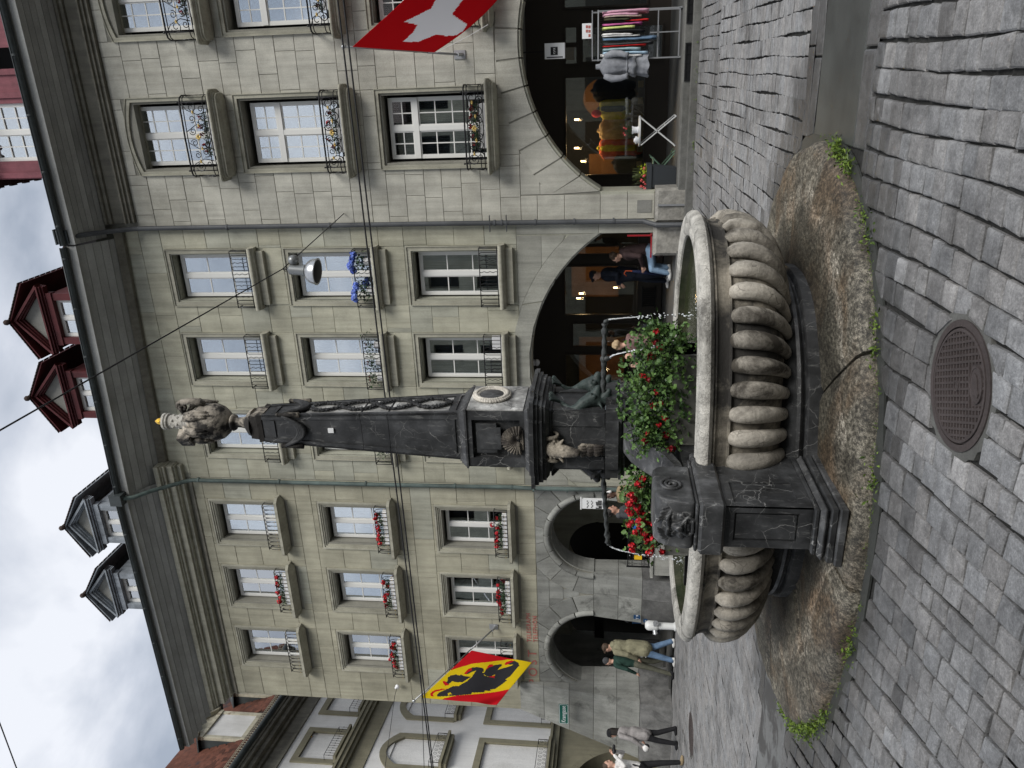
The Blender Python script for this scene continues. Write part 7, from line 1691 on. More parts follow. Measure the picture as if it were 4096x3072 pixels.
mb = MB(); mb.box(.16, .45, 16.9, 17.2, 2.60, 3.0); bo = mb.build('box', 'sign_white', bs); mb = MB(); mb.box(.23, .38, 16.893, 16.898, 2.74, 2.88); mb.build('label_panel', 'black', bs); mb = MB(); mb.box(.18, .20, 16.893, 16.897, 2.64, 2.96); mb.build('slot', 'black', bs)
text_mesh('lettering', 'rytz', .075, 'sign_white', .001, face_front(.305, 16.89, 2.79), bs, align='CENTER'); mb = MB(); mb.beam((.3, 17.05, 3.0), (.3, 17.05, 3.62), .02); mb.build('hanger', 'black_iron', bs)
# bollard at the far left
b_ = empty('bollard', (-10.62, 9.7, 0), 'squat pale stone bollard with black and white mark, cut by the left edge', 'bollard')
bx_, by_ = -10.95, 9.55
mb = MB(); mb.lathe([(.16, 0), (.155, .42), (.15, .55), (.135, .60), (.10, .635), (.04, .65)], 24, (bx_, by_, 0)); mb.build('post', 'bollard', b_, auto=45)
mb = MB(); mb.lathe([(.156, .43), (.156, .53)], 24, (bx_, by_, 0)); mb.build('band', 'sign_white', b_); mb = MB(); mb.lathe([(.158, .445), (.158, .515)], 24, (bx_, by_, 0)); bb_ = mb.build('black_band', 'black', b_)
# red frame on the granite block
mb = MB(); mb.beam((-3.24, 16.05, .82), (-3.24, 16.05, 1.32), .03); mb.beam((-3.24, 16.05, .835), (-3.70, 16.05, .835), .03); mb.beam((-3.24, 16.05, .83), (-3.24, 16.4, .83), .03); tag(mb.build('metal_angle', 'red_paint', None), 'red painted metal angle on the rough granite block under the wide arch', 'metal frame')
# clothes rack with garments
RK = empty('clothes_rack', (.52, 16.62, .36), 'grey metal clothes rack standing in the right arcade, packed with colourful clothes', 'clothes rack')
mb = MB(); ry0, ry1 = 16.5, 16.85
mb.tube([(.08, ry0, 1.93), (.98, ry0, 1.93)], .014, 8); mb.tube([(.12, ry1, 2.05), (1.0, ry1, 2.05)], .012, 8)
for x in (.10, .96):
    for y in (ry0, ry1): mb.beam((x, y, .38), (x, y, 1.95 if y == ry0 else 2.06), .025)
    mb.beam((x, ry0-.12, .38), (x, ry1+.12, .38), .03)
mb.beam((.10, ry0, .40), (.96, ry0, .40), .025); mb.beam((.10, ry0, .80), (.96, ry0, .80), .02); mb.beam((.55, ry0, .40), (.55, ry0, .95), .02)
mb.build('frame', 'galvanised', RK)
def garment(name, x, w, z0, z1, mat, label, depth=.42, y=16.62, seed=0, sleeve=False):
    rnd = random.Random(seed); mb = MB(); n = 9; k = 10
    for i in range(n+1):
        t = i/n; z = z1-(z1-z0)*t
        for j in range(k+1):
            u = j/k; yy = y-depth/2*(.45+.55*min(1, t*4))+depth*(.45+.55*min(1, t*4))*u
            mb.v.append((x+(w*.35*sin(u*9+i*.25+seed)+w*.10*rnd.uniform(-1, 1))*(.4+.6*t), yy, z+.03*sin(u*pi)*(i == 0)))
    for i in range(n):
        for j in range(k): mb.f.append((i*(k+1)+j, i*(k+1)+j+1, (i+1)*(k+1)+j+1, (i+1)*(k+1)+j)); mb.m.append(0); mb.t.append(None)
    o = mb.build(name, mat, None, smooth=True); sm = o.modifiers.new('s', 'SOLIDIFY'); sm.thickness = w*.55
    return tag(o, label, 'garment', 'clothes on the rack')
gs = [(.95, .06, .98, 1.83, 'pink_cloth', 'long pale pink garment at the right end of the rack'), (.90, .06, 1.18, 1.82, 'pink_cloth', 'shorter pale pink garment, second from the right end of the rack'), (.85, .04, 1.12, 1.80, 'cream_print', 'cream printed blouse between pink and olive clothes'), (.80, .05, 1.35, 1.80, 'olive_dark', 'dark olive top hanging beside the cream blouse'), (.77, .035, .98, 1.4, 'red_cloth', 'short red piece showing low behind the magenta jacket'), (.73, .045, 1.10, 1.83, 'magenta', 'magenta jacket hanging beside the lime top'), (.67, .06, 1.24, 1.83, 'lime', 'pale lime top in the middle of the rack'), (.61, .05, 1.05, 1.8, 'black_cloth', 'dark garment right of the white shirts'), (.56, .05, 1.28, 1.84, 'white_cloth', 'white shirt with a dark badge, centre of the rack'), (.51, .03, 1.14, 1.83, 'white_cloth', 'narrow bright white shirt, left of the badged one'), (.45, .06, .82, 1.82, 'denim', 'long dark blue garment in the left half of the rack'), (.39, .05, .88, 1.8, 'charcoal', 'long charcoal garment beside the red edged one'), (.345, .025, 1.02, 1.82, 'red_cloth', 'narrow bright red garment, left of the charcoal one'), (.29, .06, 1.12, 1.82, 'teal_cloth', 'grey green shirt near the left end of the rack'), (.23, .06, .98, 1.82, 'denim_light', 'light blue denim piece near the left end of the rack'), (.16, .06, 1.10, 1.86, 'white_cloth', 'white blouse at the left end of the rack')]
for i, (x, w, z0, z1, m_, lb) in enumerate(gs): garment('garment', x, w, z0, z1, m_, lb, seed=i)
mb = MB()
for i in range(26): x = .12+.034*i; mb.tube([(x, ry0, 1.945), (x, ry0+.02, 1.90), (x, 16.62, 1.86), (x, 16.80, 1.83)], .004, 4)
mb.build('hangers', 'black_iron', RK)
# silver raincoat on a bust at the end of the rack
mb = MB(); rings = [(1.98, .045, .04), (1.90, .055, .05), (1.86, .12, .07), (1.82, .185, .095), (1.74, .195, .11), (1.6, .18, .115), (1.46, .145, .10), (1.38, .135, .095), (1.36, .15, .105), (1.28, .20, .14), (1.22, .215, .15), (1.21, .17, .115), (1.1, .19, .13), (.97, .215, .145)]
nr = 40
for q, (z, rx, ry) in enumerate(rings):
    for k in range(nr):
        a = 2*pi*k/nr; f_ = 1+(.07 if z < 1.7 else .02)*sin(9*a+q*.4)+.03*sin(4*a+z*9); mb.v.append((-.02+rx*f_*cos(a), 16.5+ry*f_*sin(a), z+(.02*sin(5*a) if q > 8 else 0)))
for q in range(len(rings)-1):
    for k in range(nr): k2 = (k+1) % nr; mb.f.append((q*nr+k, q*nr+k2, (q+1)*nr+k2, (q+1)*nr+k)); mb.m.append(0); mb.t.append(None)
cb = empty('raincoat', (-.02, 16.5, .97), 'silver grey raincoat on a bust left of the clothes rack', 'coat'); mb.build('body', 'silver_grey', cb, smooth=True)
for s_ in (-1, 1):
    mb = MB(); mb.tube([(-.02+s_*.17, 16.47, 1.80), (-.02+s_*.225, 16.42, 1.66), (-.02+s_*.22, 16.38, 1.50), (-.02+s_*.19, 16.34, 1.40), (-.02+s_*.185, 16.33, 1.36)], [.06, .07, .058, .05, .062], 12); mb.build('sleeve', 'silver_grey', cb, smooth=True)
mb = MB(); mb.tube([(-.02+.15*cos(2*pi*k/20), 16.5+.108*sin(2*pi*k/20), 1.375) for k in range(20)], .018, 6, closed=True); mb.build('belt', 'silver_grey', cb, smooth=True)
sg = empty('card_sign', (.62, 16.5, 2.08), 'small white card with pictures standing on top of the clothes rack', 'card')
mb = MB(); mb.box(.49, .76, 16.49, 16.50, 2.06, 2.24); mb.build('card', 'sign_white', sg); mb = MB()
for i in range(3):
    mb.box(.52+.075*i, .57+.075*i, 16.485, 16.489, 2.08, 2.12)
    if i < 2: mb.box(.60+.075*i, .65+.075*i, 16.485, 16.489, 2.13, 2.17)
mb.build('pictures', 'letter_red', sg)
# garments in the shop window behind
for i, (x, z0, z1, m1, m2, lb) in enumerate(((-1.85, 1.0, 1.95, 'orange_cloth', 'yellow_cloth', 'orange coat over spotted yellow blouse in the shop window'), (-1.45, 1.25, 1.95, 'sand_cloth', 'sand_cloth', 'sand coloured jacket in the shop window'), (-.95, 1.3, 1.95, 'yellow_cloth', 'charcoal', 'yellow and dark jacket in the shop window'), (-2.2, .95, 1.6, 'charcoal', 'charcoal', 'dark coat at the left of the shop window'), (-.55, 1.2, 2.1, 'black_cloth', 'black_cloth', 'black coat at the right of the shop window'))):
    y = 19.75; zm = z1-.12
    blob('display_garment', [(m1, (x, y, zm), (.20, .12, .10), None), (m1, (x-.1, y, zm), (x-.1, y, z0), .11, .12), (m1, (x+.1, y, zm), (x+.1, y, z0), .11, .12), (m2, (x, y-.06, zm), (x, y-.07, z0+.1), .08, .08), (m1, (x-.2, y, zm-.02), (x-.24, y-.02, zm-.5), .065, .05), (m1, (x+.2, y, zm-.02), (x+.24, y-.02, zm-.5), .065, .05), (m2, (x, y, z1-.08), (x, y, z1), .05, .05)], .022, None, 2, label=lb, cat='garment', group='clothes in the shop window')
mb = MB(); mb.ball((-1.05, 19.6, 2.0), (.09, .09, .12)); tag(mb.build('red_hat', 'red_cloth', None, smooth=True), 'crumpled red hat above the yellow jacket in the shop window', 'hat')
for i in range(6):
    mb = MB(); mb.box(-2.3+.36*i, -2.16+.36*i, 19.45, 19.55, .92, 1.04); tag(mb.build('display_block', 'sand_cloth', None), ('wooden block on the shop window ledge, number %s from the left' % ('one', 'two', 'three', 'four', 'five', 'six')[i]), 'display block', 'wooden blocks on the shop window ledge')
spot(-1.85, 19.9, 2.45, 14); spot(-1.2, 20.1, 2.45, 8); spot(-2.2, 20.2, 2.3, 5)
spot(-5.52, 19.9, 2.35, 5); spot(-5.65, 19.9, 2.42, 5); spot(-5.45, 20.2, 1.45, 3); spot(-7.6, 19.8, 1.75, 4); spot(-8.1, 19.8, 1.6, 4)
for k, (o, lb) in enumerate(zip([o for o in bpy.data.objects if o.name.startswith('shop_bulb')], ['bright bulb above the orange coat in the shop window', 'small bulb above the sand jacket in the shop window', 'small bulb above the dark coat in the shop window', 'right one of two lit spotlights behind the man in navy', 'left one of two lit spotlights behind the man in navy', 'low white lit lamp behind the man in navy', 'amber lamp deep in the shop, right of the dolphins', 'amber lamp deep in the shop behind the dolphins'])): tag(o, lb, 'bulb', 'lit bulbs in the shops')
for i in range(4): mb = MB(); 
# bistro table with vase, folding chair, planter
T = empty('bistro_table', (-1.28, 17.0, .36), 'white round folding bistro table in the right arcade', 'table')
mb = MB(); mb.lathe([(.30, 1.07), (.305, 1.075), (.305, 1.10), (.29, 1.105)], 32, (-1.28, 17.0, 0)); mb.build('tabletop', 'white_paint', T, auto=40)
for y in (16.8, 17.2):
    for s in (-1, 1): mb = MB(); mb.beam((-1.28-s*.26, y, 1.06), (-1.28+s*.29, y, .37), .022); mb.build('leg', 'white_paint', T)
mb = MB()
for s in (-1, 1): mb.beam((-1.28+s*.29, 16.8, .38), (-1.28+s*.29, 17.2, .38), .02); mb.beam((-1.28+s*.12, 16.8, .58), (-1.28+s*.12, 17.2, .58), .015)
mb.build('cross_bar', 'white_paint', T)
v_ = empty('plant_pot', (-1.32, 16.95, 1.105), 'white ribbed pot with pink flowers on the bistro table', 'potted plant')
mb = MB(); mb.lathe([(.07, 1.106), (.075, 1.13), (.06, 1.14), (.065, 1.20), (.085, 1.235), (.08, 1.24)], 20, (-1.25, 16.95, 0)); mb.build('pot', 'ceramic', v_, auto=40); rnd = random.Random(5); mb = MB(); leafmass(mb, rnd, 90, lambda r: (-1.25+r.gauss(0, .06), 16.95+r.gauss(0, .04), 1.31+r.gauss(0, .05)), .05, False); mb.build('leaves', 'leaf_dark', v_, kind='stuff', recalc=False)
for x, z in ((-1.2, 1.40), (-1.3, 1.41), (-1.34, 1.38), (-1.22, 1.36)): flower('pink', (x, 16.9, z), v_, .6, rnd)
mb = MB(); mb.lathe([(.05, 1.106), (.075, 1.13), (.08, 1.17), (.06, 1.175)], 18, (-1.45, 16.92, 0)); mb.ball((-1.45, 16.92, 1.18), (.05, .05, .025)); tag(mb.build('sugar_bowl', 'ceramic', None, auto=40), 'small white ceramic bowl beside the pot on the bistro table', 'bowl')
Cc = empty('folding_chair', (-1.98, 17.05, .36), 'pale green slatted folding chair behind the dark planter', 'chair')
for i in range(5): mb = MB(); mb.box(-2.2+.08*i, -2.14+.08*i, 16.85, 17.25, .78, .80); mb.build('seat_slat', 'green_metal', Cc)
for y in (16.86, 17.24):
    mb = MB(); mb.beam((-2.2, y, .79), (-1.72, y, .37), .022); mb.build('leg', 'green_metal', Cc); mb = MB(); mb.beam((-1.82, y, .79), (-2.25, y, .37), .022); mb.build('leg', 'green_metal', Cc); mb = MB(); mb.beam((-1.72, y, .42), (-1.66, y, .36), .02); mb.beam((-1.84, y, .78), (-1.78, y, .86), .02); mb.build('frame_end', 'green_metal', Cc)
PL = empty('planter', (-2.12, 16.55, .36), 'tall dark grey planter with grass, lime leaves and pink flowers beside the pier', 'planter')
mb = MB(); x0, y0 = -2.12, 16.55
vs = [(x0+sx*a, y0+sy*a, z) for a, z in ((.165, .362), (.215, .86)) for sx, sy in ((-1, -1), (1, -1), (1, 1), (-1, 1))]; mb.add(vs, [(3, 2, 1, 0), (0, 1, 5, 4), (1, 2, 6, 5), (2, 3, 7, 6), (3, 0, 4, 7), (4, 5, 6, 7)]); mb.ring([(x0-.235, y0-.235), (x0+.235, y0-.235), (x0+.235, y0+.235), (x0-.235, y0+.235)], [(x0-.19, y0-.19), (x0+.19, y0-.19), (x0+.19, y0+.19), (x0-.19, y0+.19)], .85, .95, True, ax='z'); mb.build('pot', 'planter_grey', PL)
rnd = random.Random(14); mb = MB()
for _ in range(90):
    a = rnd.uniform(0, 2*pi); l = rnd.uniform(.18, .34); sp = rnd.uniform(.02, .16); p = Vector((x0+rnd.gauss(0, .04), y0, .9)); q = p+Vector((cos(a)*sp, sin(a)*sp, l)); r_ = q+Vector((cos(a)*sp*.6, sin(a)*sp*.6, -.02)); w = Vector((-sin(a), cos(a), 0))*.004; t = rnd.random(); mb.add([p-w, p+w, q+w, q-w, r_], [(0, 1, 2, 3), (3, 2, 4)], 0, t)
mb.build('grass_tuft', 'grass_leaf', PL, kind='stuff', recalc=False)
mb = MB(); leafmass(mb, rnd, 80, lambda r: (x0+.13+r.gauss(0, .05), y0-.14+r.gauss(0, .04), .98+r.gauss(0, .05)), .06, False); mb.build('lime_leaves', 'leaf_lime', PL, kind='stuff', recalc=False)
mb = MB(); leafmass(mb, rnd, 80, lambda r: (x0-.1+r.gauss(0, .07), y0-.14+r.gauss(0, .04), .97+r.gauss(0, .03)), .05, False); mb.build('leaves', 'leaf_dark', PL, kind='stuff', recalc=False)
for x, z in ((x0+.17, 1.0), (x0-.06, 1.05), (x0-.10, 1.0), (x0-.14, .97), (x0-.18, 1.05), (x0-.2, 1.0), (x0-.23, .97), (x0+.03, 1.0)): flower('pink', (x, y0-.2, z), PL, .75, rnd)
# weeds by the kerb
mb = MB(); rnd = random.Random(15)
for _ in range(16):
    bx = rnd.uniform(-2.4, 1.5); leafmass(mb, rnd, 6, lambda r: (bx+r.gauss(0, .03), 15.60+r.gauss(0, .01), .12+abs(r.gauss(0, .02))), .035, False)
mb.build('kerb_weeds', 'moss', None, kind='stuff', recalc=False)
# ================================================================ PEOPLE
def join_extra(ob, mb, mats):
    idx = []
    for k in mats:
        if MATS[k].name not in [m.name for m in ob.data.materials]: ob.data.materials.append(MATS[k])
        idx.append([m.name for m in ob.data.materials].index(MATS[k].name))
    e = mb.mesh('x', mats, True); bm = bmesh.new(); bm.from_mesh(ob.data); n0 = len(bm.faces); bm.from_mesh(e); bm.faces.ensure_lookup_table()
    for f in bm.faces[n0:]: f.material_index = idx[min(f.material_index, len(idx)-1)]; f.smooth = True
    bm.to_mesh(ob.data); bm.free(); bpy.data.meshes.remove(e)
def person(loc, rz, label, H=1.75, top='navy', bottom='navy', shoe='black_cloth', skin='skin', hair='hair_dark', arms=None, legs=None, lean=(0, 0), head=(0, 0), coat=None, hat=None, hairlen=0, hood=None, beard=None, extra=None, build_=1., vox=.0125, curly=False, hips=.93, mask_below=None):
    """local frame: x right, y forward, z up, for a 1.75 m figure. arms/legs: ((elbow),(hand)) / ((knee),(foot)) for left, right"""
    k = H/1.75; root = empty('person', loc, label, 'person', rz=rz)
    R_ = Matrix.Translation(loc) @ Matrix.Rotation(rz, 4, 'Z') @ Matrix.Scale(k, 4)
    P = []; b = build_
    hz_ = hips; lx, ly = lean
    ch = Vector((lx*.75, ly*.75, hz_+.42)); nk = Vector((lx, ly, hz_+.56)); hd = nk+Vector((head[0], head[1]+.02, .145)); hp = Vector((0, 0, hz_))
    def c(m, a, d, r1, r2): P.append((m, tuple(R_ @ Vector(a)), tuple(R_ @ Vector(d)), r1*k, r2*k))
    def e(m, ce, r): P.append((m, tuple(R_ @ Vector(ce)), tuple(x*k for x in r), Matrix.Rotation(rz, 3, 'Z')))
    e(bottom, hp, (.155*b, .11*b, .12)); c(top, hp+Vector((0, 0, .08)), ch, .125*b, .15*b); e(top, ch, (.185*b, .12*b, .14)); e(top, (hp+ch)/2, (.145*b, .11*b, .2))
    c(top, ch+Vector((-.12*b, 0, .08)), ch+Vector((.12*b, 0, .08)), .07, .07); c(skin, nk-Vector((0, 0, .03)), hd-Vector((0, 0, .05)), .052, .05)
    e(skin, hd, (.074, .092, .112)); e(skin, hd+Vector((0, .045, -.065)), (.045, .045, .045)); c(skin, hd+Vector((0, .09, .0)), hd+Vector((0, .108, -.02)), .012, .016)
    for s in (-1, 1): e(skin, hd+Vector((s*.076, 0, -.01)), (.014, .02, .03))
    e(hair, hd+Vector((0, -.022, .035)), (.084, .092, .098))
    if curly:
        r_ = random.Random(3)
        for i in range(26): a, q = r_.uniform(0, 6.28), r_.uniform(-.2, 1); w = sqrt(1-q*q); e(hair, hd+Vector((.085*w*cos(a), -.03+.085*w*sin(a)*(1 if sin(a) < .3 else .3), .045+.08*q)), (.03, .03, .03))
    if hairlen: c(hair, hd+Vector((0, -.05, 0)), hd+Vector((0, -.07, -hairlen)), .085, .06); c(hair, hd+Vector((.05, -.02, 0)), hd+Vector((.07, .0, -hairlen)), .05, .03); c(hair, hd+Vector((-.05, -.02, 0)), hd+Vector((-.07, .0, -hairlen)), .05, .03)
    if beard: e(beard, hd+Vector((0, .055, -.08)), (.05, .045, .04))
    if hood: e(hood, nk+Vector((0, -.07, .0)), (.11, .08, .08))
    arms = arms or (((-.24, 0, 1.16), (-.25, .08, .92)), ((.24, 0, 1.16), (.25, .08, .92)))
    legs = legs or (((-.09, .02, .50), (-.10, 0, .07)), ((.09, .02, .50), (.10, 0, .07)))
    fx = MB()
    for s, (el, ha) in zip((-1, 1), arms):
        sh = ch+Vector((s*.175*b, 0, .07)); el, ha = Vector(el), Vector(ha)
        c(top, sh, el, .062*b, .05*b); c(top, el, ha, .052*b, .038*b); d = (ha-el).normalized(); c(skin, ha, ha+d*.06, .030, .026)
        e(skin, ha+d*.075, (.034, .034, .040)); sd_ = d.cross(Vector((0, 1, .1))).normalized(); fw = sd_.cross(d)
        for q in range(4):
            base = ha+d*.095+sd_*(q-1.5)*.018; L_ = (.062, .075, .07, .055)[q]; p2 = base+d*L_*.55; p3 = p2+(d*.5+fw*.7).normalized()*L_*.5
            fx.tube([R_ @ base, R_ @ p2, R_ @ p3], [.0095*k, .009*k, .007*k], 6)
        base = ha+d*.05+sd_*.030*s; fx.tube([R_ @ base, R_ @ (base+d*.035+sd_*.02*s), R_ @ (base+d*.065+sd_*.018*s+fw*.015)], [.012*k, .010*k, .008*k], 6)
    for s, (kn, ft) in zip((-1, 1), legs):
        hj = hp+Vector((s*.085, 0, -.03)); kn, ft = Vector(kn), Vector(ft)
        c(bottom, hj, kn, .088*b, .062*b); c(bottom, kn, ft+Vector((0, 0, .03)), .062*b, .05*b)
        e(shoe, ft+Vector((0, .05, -.03)), (.045, .13, .042)); e(shoe, ft+Vector((0, -.02, -.01)), (.045, .05, .055))
    if coat:
        m_, z1, w = coat; c(m_, (lx*.3, ly*.3, hz_+.15), (0, 0, z1), .165*b, w); c(m_, (-.07, 0, hz_+.1), (-.09, -.0, z1+.02), .12, w*.8); c(m_, (.07, 0, hz_+.1), (.09, 0, z1+.02), .12, w*.8)
    if hat:
        e(hat, hd+Vector((0, -.01, .07)), (.092, .10, .062)); c(hat, hd+Vector((0, .07, .055)), hd+Vector((0, .13, .05)), .04, .03)
    if extra: extra(c, e, hd, nk, ch)
    ob = blob('body', P, vox*k, root, 2)
    join_extra(ob, fx, [skin])
    mb = MB()
    for s in (-1, 1): q = R_ @ (hd+Vector((s*.028, .083, .012))); mb.ball(q, .011*k, 6, 5)
    mb.build('eyes', 'black', root, smooth=True)
    mb = MB(); q = hd+Vector((0, .085, -.055)); mb.beam(R_ @ (q+Vector((-.02, 0, 0))), R_ @ (q+Vector((.02, 0, 0))), .008*k); mb.build('mouth', 'letter_red' if skin != 'skin_dark' else 'hair_dark', root)
    for s in (-1, 1):
        mb = MB(); q = hd+Vector((s*.028, .09, .035)); mb.beam(R_ @ (q-Vector((.018, 0, 0))), R_ @ (q+Vector((.018, 0, 0))), .006*k); mb.build('eyebrow', hair, root)
    return root, R_, hd
fc = radians(180)   # facing the camera side of the street (-Y)
# man in navy leaning on an umbrella
r_, M_, _ = person((-4.36, 17.3, .33), radians(115), 'standing man in dark navy coat and cap with arms folded, behind the seated person', 1.78, 'navy', 'navy', 'shoe_white', 'skin', 'hair_dark', arms=(((-.25, .05, 1.16), (.06, .20, 1.12)), ((.25, .06, 1.14), (.02, .22, 1.05))), legs=(((-.10, .06, .50), (-.10, .02, .07)), ((.10, .10, .50), (.16, .12, .07))), coat=('navy', .78, .15), hat='navy', build_=1.12)
# seated person in brown jacket
def ex(c, e, hd, nk, ch): e('cream_print', nk+Vector((.10, -.09, -.05)), (.09, .07, .05)); e('brown_coat', (0, 0, .62), (.2, .19, .13))
person((-3.68, 16.75, .0), radians(92), 'person with dark curly hair in brown puffer jacket, sitting on the granite block', 1.72, 'brown_coat', 'jeans', 'shoe_white', 'skin', 'hair_brown', arms=(((-.27, .10, 1.06), (-.08, .34, .98)), ((.25, .12, 1.02), (.10, .38, .98))), legs=(((-.11, .42, .78), (-.10, .50, .42)), ((.11, .38, .74), (.10, .42, .42))), lean=(0, .10), head=(0, .05), curly=True, hood='brown_coat', extra=ex, build_=1.15, hips=.86)
mb = MB(); mb.tube([(-4.30, 16.9, 1.30), (-4.24, 16.88, 1.35), (-4.18, 16.88, 1.32), (-4.18, 16.88, 1.22), (-4.30, 17.0, .42)], [.013, .013, .013, .014, .008], 8); um = empty('umbrella', (-4.3, 17.0, .36), 'furled dark blue umbrella with wooden crook handle between the two people', 'umbrella'); mb.build('shaft', 'orange_cloth', um, smooth=True)
mb = MB(); mb.tube([(-4.19, 16.89, 1.18), (-4.21, 16.91, 1.0), (-4.26, 16.96, .7), (-4.30, 17.0, .45)], [.02, .045, .04, .012], 10); mb.build('canopy', 'umbrella_navy', um, smooth=True)
# woman with a baby
def ex2(c, e, hd, nk, ch): e('white_cloth', nk+Vector((0, .02, -.03)), (.09, .08, .05)); c('black_cloth', nk+Vector((.1, .08, -.08)), nk+Vector((.12, .1, -.35)), .03, .03); e('hair_blond', hd+Vector((0, -.11, .04)), (.05, .06, .06))
person((-4.82, 14.0, 0), radians(60), 'woman with tied up blond hair in mauve jacket, bending over a baby', 1.60, 'mauve_coat', 'charcoal', 'black_cloth', 'skin', 'hair_blond', arms=(((-.24, .12, 1.14), (-.05, .32, 1.12)), ((.25, .12, 1.12), (.05, .34, 1.05))), lean=(0, .06), head=(0, .06), curly=True, extra=ex2, build_=1.05)
bb = empty('baby', (-5.02, 13.9, .9), 'bald baby held in the arms of the woman in mauve', 'person')
blob('body', [('skin', (-5.07, 13.86, 1.31), (.068, .072, .075), None), ('skin', (-5.10, 13.80, 1.28), (.02, .02, .02), None), ('charcoal', (-5.05, 13.88, 1.22), (-5.0, 13.92, 1.02), .075, .09), ('charcoal', (-5.02, 13.9, 1.0), (-5.0, 13.8, .88), .05, .04), ('charcoal', (-5.1, 13.86, 1.18), (-5.12, 13.76, 1.08), .03, .025), ('skin', (-5.12, 13.76, 1.07), (.022, .022, .022), None)], .011, bb, 2)
# boy
person((-5.47, 14.5, 0), radians(170), 'small boy with short brown hair looking towards the fountain, behind the geraniums', 1.27, 'charcoal', 'charcoal', 'black_cloth', 'skin', 'hair_brown', extra=lambda c, e, hd, nk, ch: [e('white_cloth', ch+Vector((0, .02, .06-.05*i)), (.17, .11, .012)) for i in range(0)])
# two men left of the column
person((-8.45, 14.6, 0), radians(165), 'man with headphones in tan jacket, left of the fountain column', 1.74, 'tan_cloth', 'charcoal', 'black_cloth', 'skin_dark', 'hair_dark', extra=lambda c, e, hd, nk, ch: (e('white_cloth', hd+Vector((-.095, 0, -.0)), (.02, .035, .04)), c('white_cloth', hd+Vector((-.09, -.0, .03)), hd+Vector((-.03, -.0, .125)), .012, .012)))
person((-8.36, 13.75, 0), radians(-80), 'man with black curly hair in dark grey hooded jacket, beside the left spout', 1.69, 'charcoal', 'charcoal', 'black_cloth', 'skin_tan', 'hair_dark', curly=True, hood='charcoal', extra=lambda c, e, hd, nk, ch: (e('bag_blue', Vector((.12, -.2, 1.10)), (.14, .13, .2)), e('yellow_cloth', Vector((.16, -.26, 1.0)), (.05, .05, .05))))
# pair by the left arch
person((-13.16, 15.35, 0), radians(100), 'man in long khaki coat, brown cap and blue jeans before the left arch', 1.76, 'khaki', 'jeans_mid', 'shoe_white', 'skin', 'hair_brown', arms=(((-.27, .02, 1.16), (-.20, .16, .94)), ((.27, .05, 1.18), (.18, .22, 1.02))), legs=(((-.10, .10, .50), (-.12, .20, .07)), ((.10, .0, .50), (.12, -.16, .07))), coat=('khaki', .74, .19), hat='hair_brown', hood='khaki', build_=1.25)
person((-13.72, 15.5, 0), radians(95), 'bearded man in patterned cap and dark green jacket, behind the khaki coat', 1.74, 'dark_green', 'olive_cloth', 'black_cloth', 'skin', 'charcoal', arms=(((-.24, .04, 1.16), (-.18, .18, .96)), ((.24, .04, 1.16), (.2, .16, .96))), legs=(((-.09, .1, .5), (-.10, .22, .07)), ((.09, .02, .5), (.10, -.1, .07))), beard='hair_brown', extra=lambda c, e, hd, nk, ch: (e('bag_blue', ch+Vector((.12, .06, .0)), (.06, .07, .12)), c('bag_blue', Vector((.2, .05, 1.15)), Vector((.24, .12, .95)), .045, .03)))
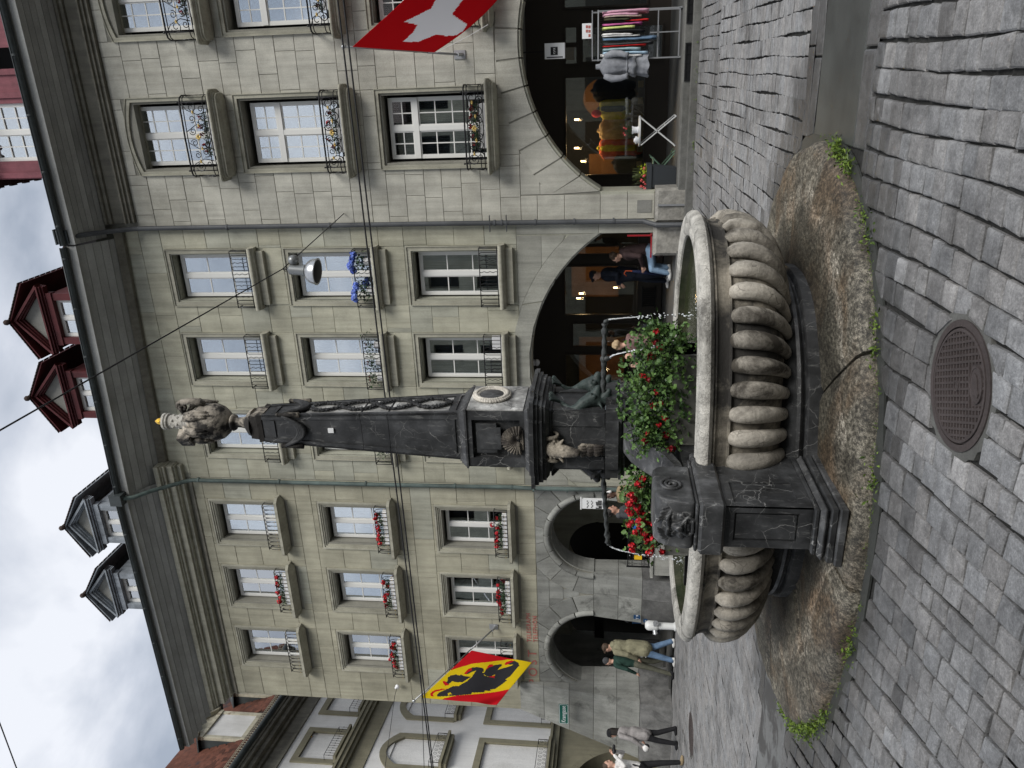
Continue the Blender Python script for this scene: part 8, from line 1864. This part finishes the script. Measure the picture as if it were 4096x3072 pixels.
# woman in a black hat
person((-14.55, 14.05, 0), radians(115), 'woman in black bucket hat and fluffy grey coat with handbag, by the corner', 1.62, 'grey_coat', 'black_cloth', 'black_cloth', 'skin', 'hair_dark', arms=(((-.25, .05, 1.14), (-.22, .20, .92)), ((.26, .06, 1.14), (.22, .24, .90))), legs=(((-.09, .10, .50), (-.10, .14, .07)), ((.09, -.02, .50), (.10, -.14, .07))), coat=('grey_coat', .80, .155), hairlen=.22, build_=1.1, extra=lambda c, e, hd, nk, ch: (e('black_cloth', hd+Vector((0, 0, .085)), (.098, .105, .06)), e('black_cloth', hd+Vector((0, 0, .045)), (.118, .125, .018)), e('white_cloth', Vector((-.26, .24, .80)), (.06, .09, .08)), e('black_cloth', Vector((-.25, .2, .78)), (.05, .07, .07))))
# photographer cut by the left edge
def ex3(c, e, hd, nk, ch): e('black', Vector((.02, .36, 1.52)), (.075, .05, .05)); c('black', Vector((.02, .38, 1.52)), Vector((.02, .48, 1.52)), .035, .035); c('black_cloth', nk+Vector((-.12, .06, -.05)), Vector((.14, .12, .98)), .016, .016)
person((-14.02, 12.62, 0), radians(-75), 'man in white shirt and black trousers holding up a camera, cut by the left edge', 1.72, 'white_cloth', 'black_cloth', 'tan_cloth', 'skin', 'hair_brown', arms=(((-.25, .18, 1.32), (-.05, .30, 1.50)), ((.25, .18, 1.30), (.09, .30, 1.50))), legs=(((-.09, .08, .50), (-.10, .12, .07)), ((.09, -.04, .50), (.10, -.2, .07))), extra=ex3)
# dark blue board and bag in the left arch
mb = MB(); mb.box(-13.35, -12.95, 16.5, 16.56, .08, .98); mb.box(-13.36, -12.94, 16.49, 16.57, .98, 1.0); tag(mb.build('notice_board', 'sign_blue', None), 'dark blue board standing in the left arch beside the hydrant', 'board')
blob('bag', [('charcoal', (-13.05, 16.4, 1.13), (.17, .14, .12), None), ('charcoal', (-12.95, 16.4, 1.1), (.10, .12, .1), None), ('charcoal', (-13.1, 16.4, 1.2), (-13.0, 16.4, 1.24), .04, .04)], .018, None, 2, label='soft dark grey bag lying on the blue board in the left arch', cat='bag')
chb = empty('chalk_board', (-14.4, 16.55, .05), 'black board with white oval lettering at the left side of the left arch', 'chalk board')
mb = MB(); mb.box(-14.85, -14.2, 16.9, 16.94, .25, 1.0); mb.build('board', 'black', chb)
mb = MB(); mb.tube([(-14.62+.26*cos(2*pi*i/24), 16.893, .72+.15*sin(2*pi*i/24)) for i in range(24)], .006, 4, closed=True); mb.build('oval', 'sign_white', chb)
text_mesh('lettering', 'HATSK', .10, 'sign_white', .001, face_front(-14.62, 16.89, .68), chb, align='CENTER')
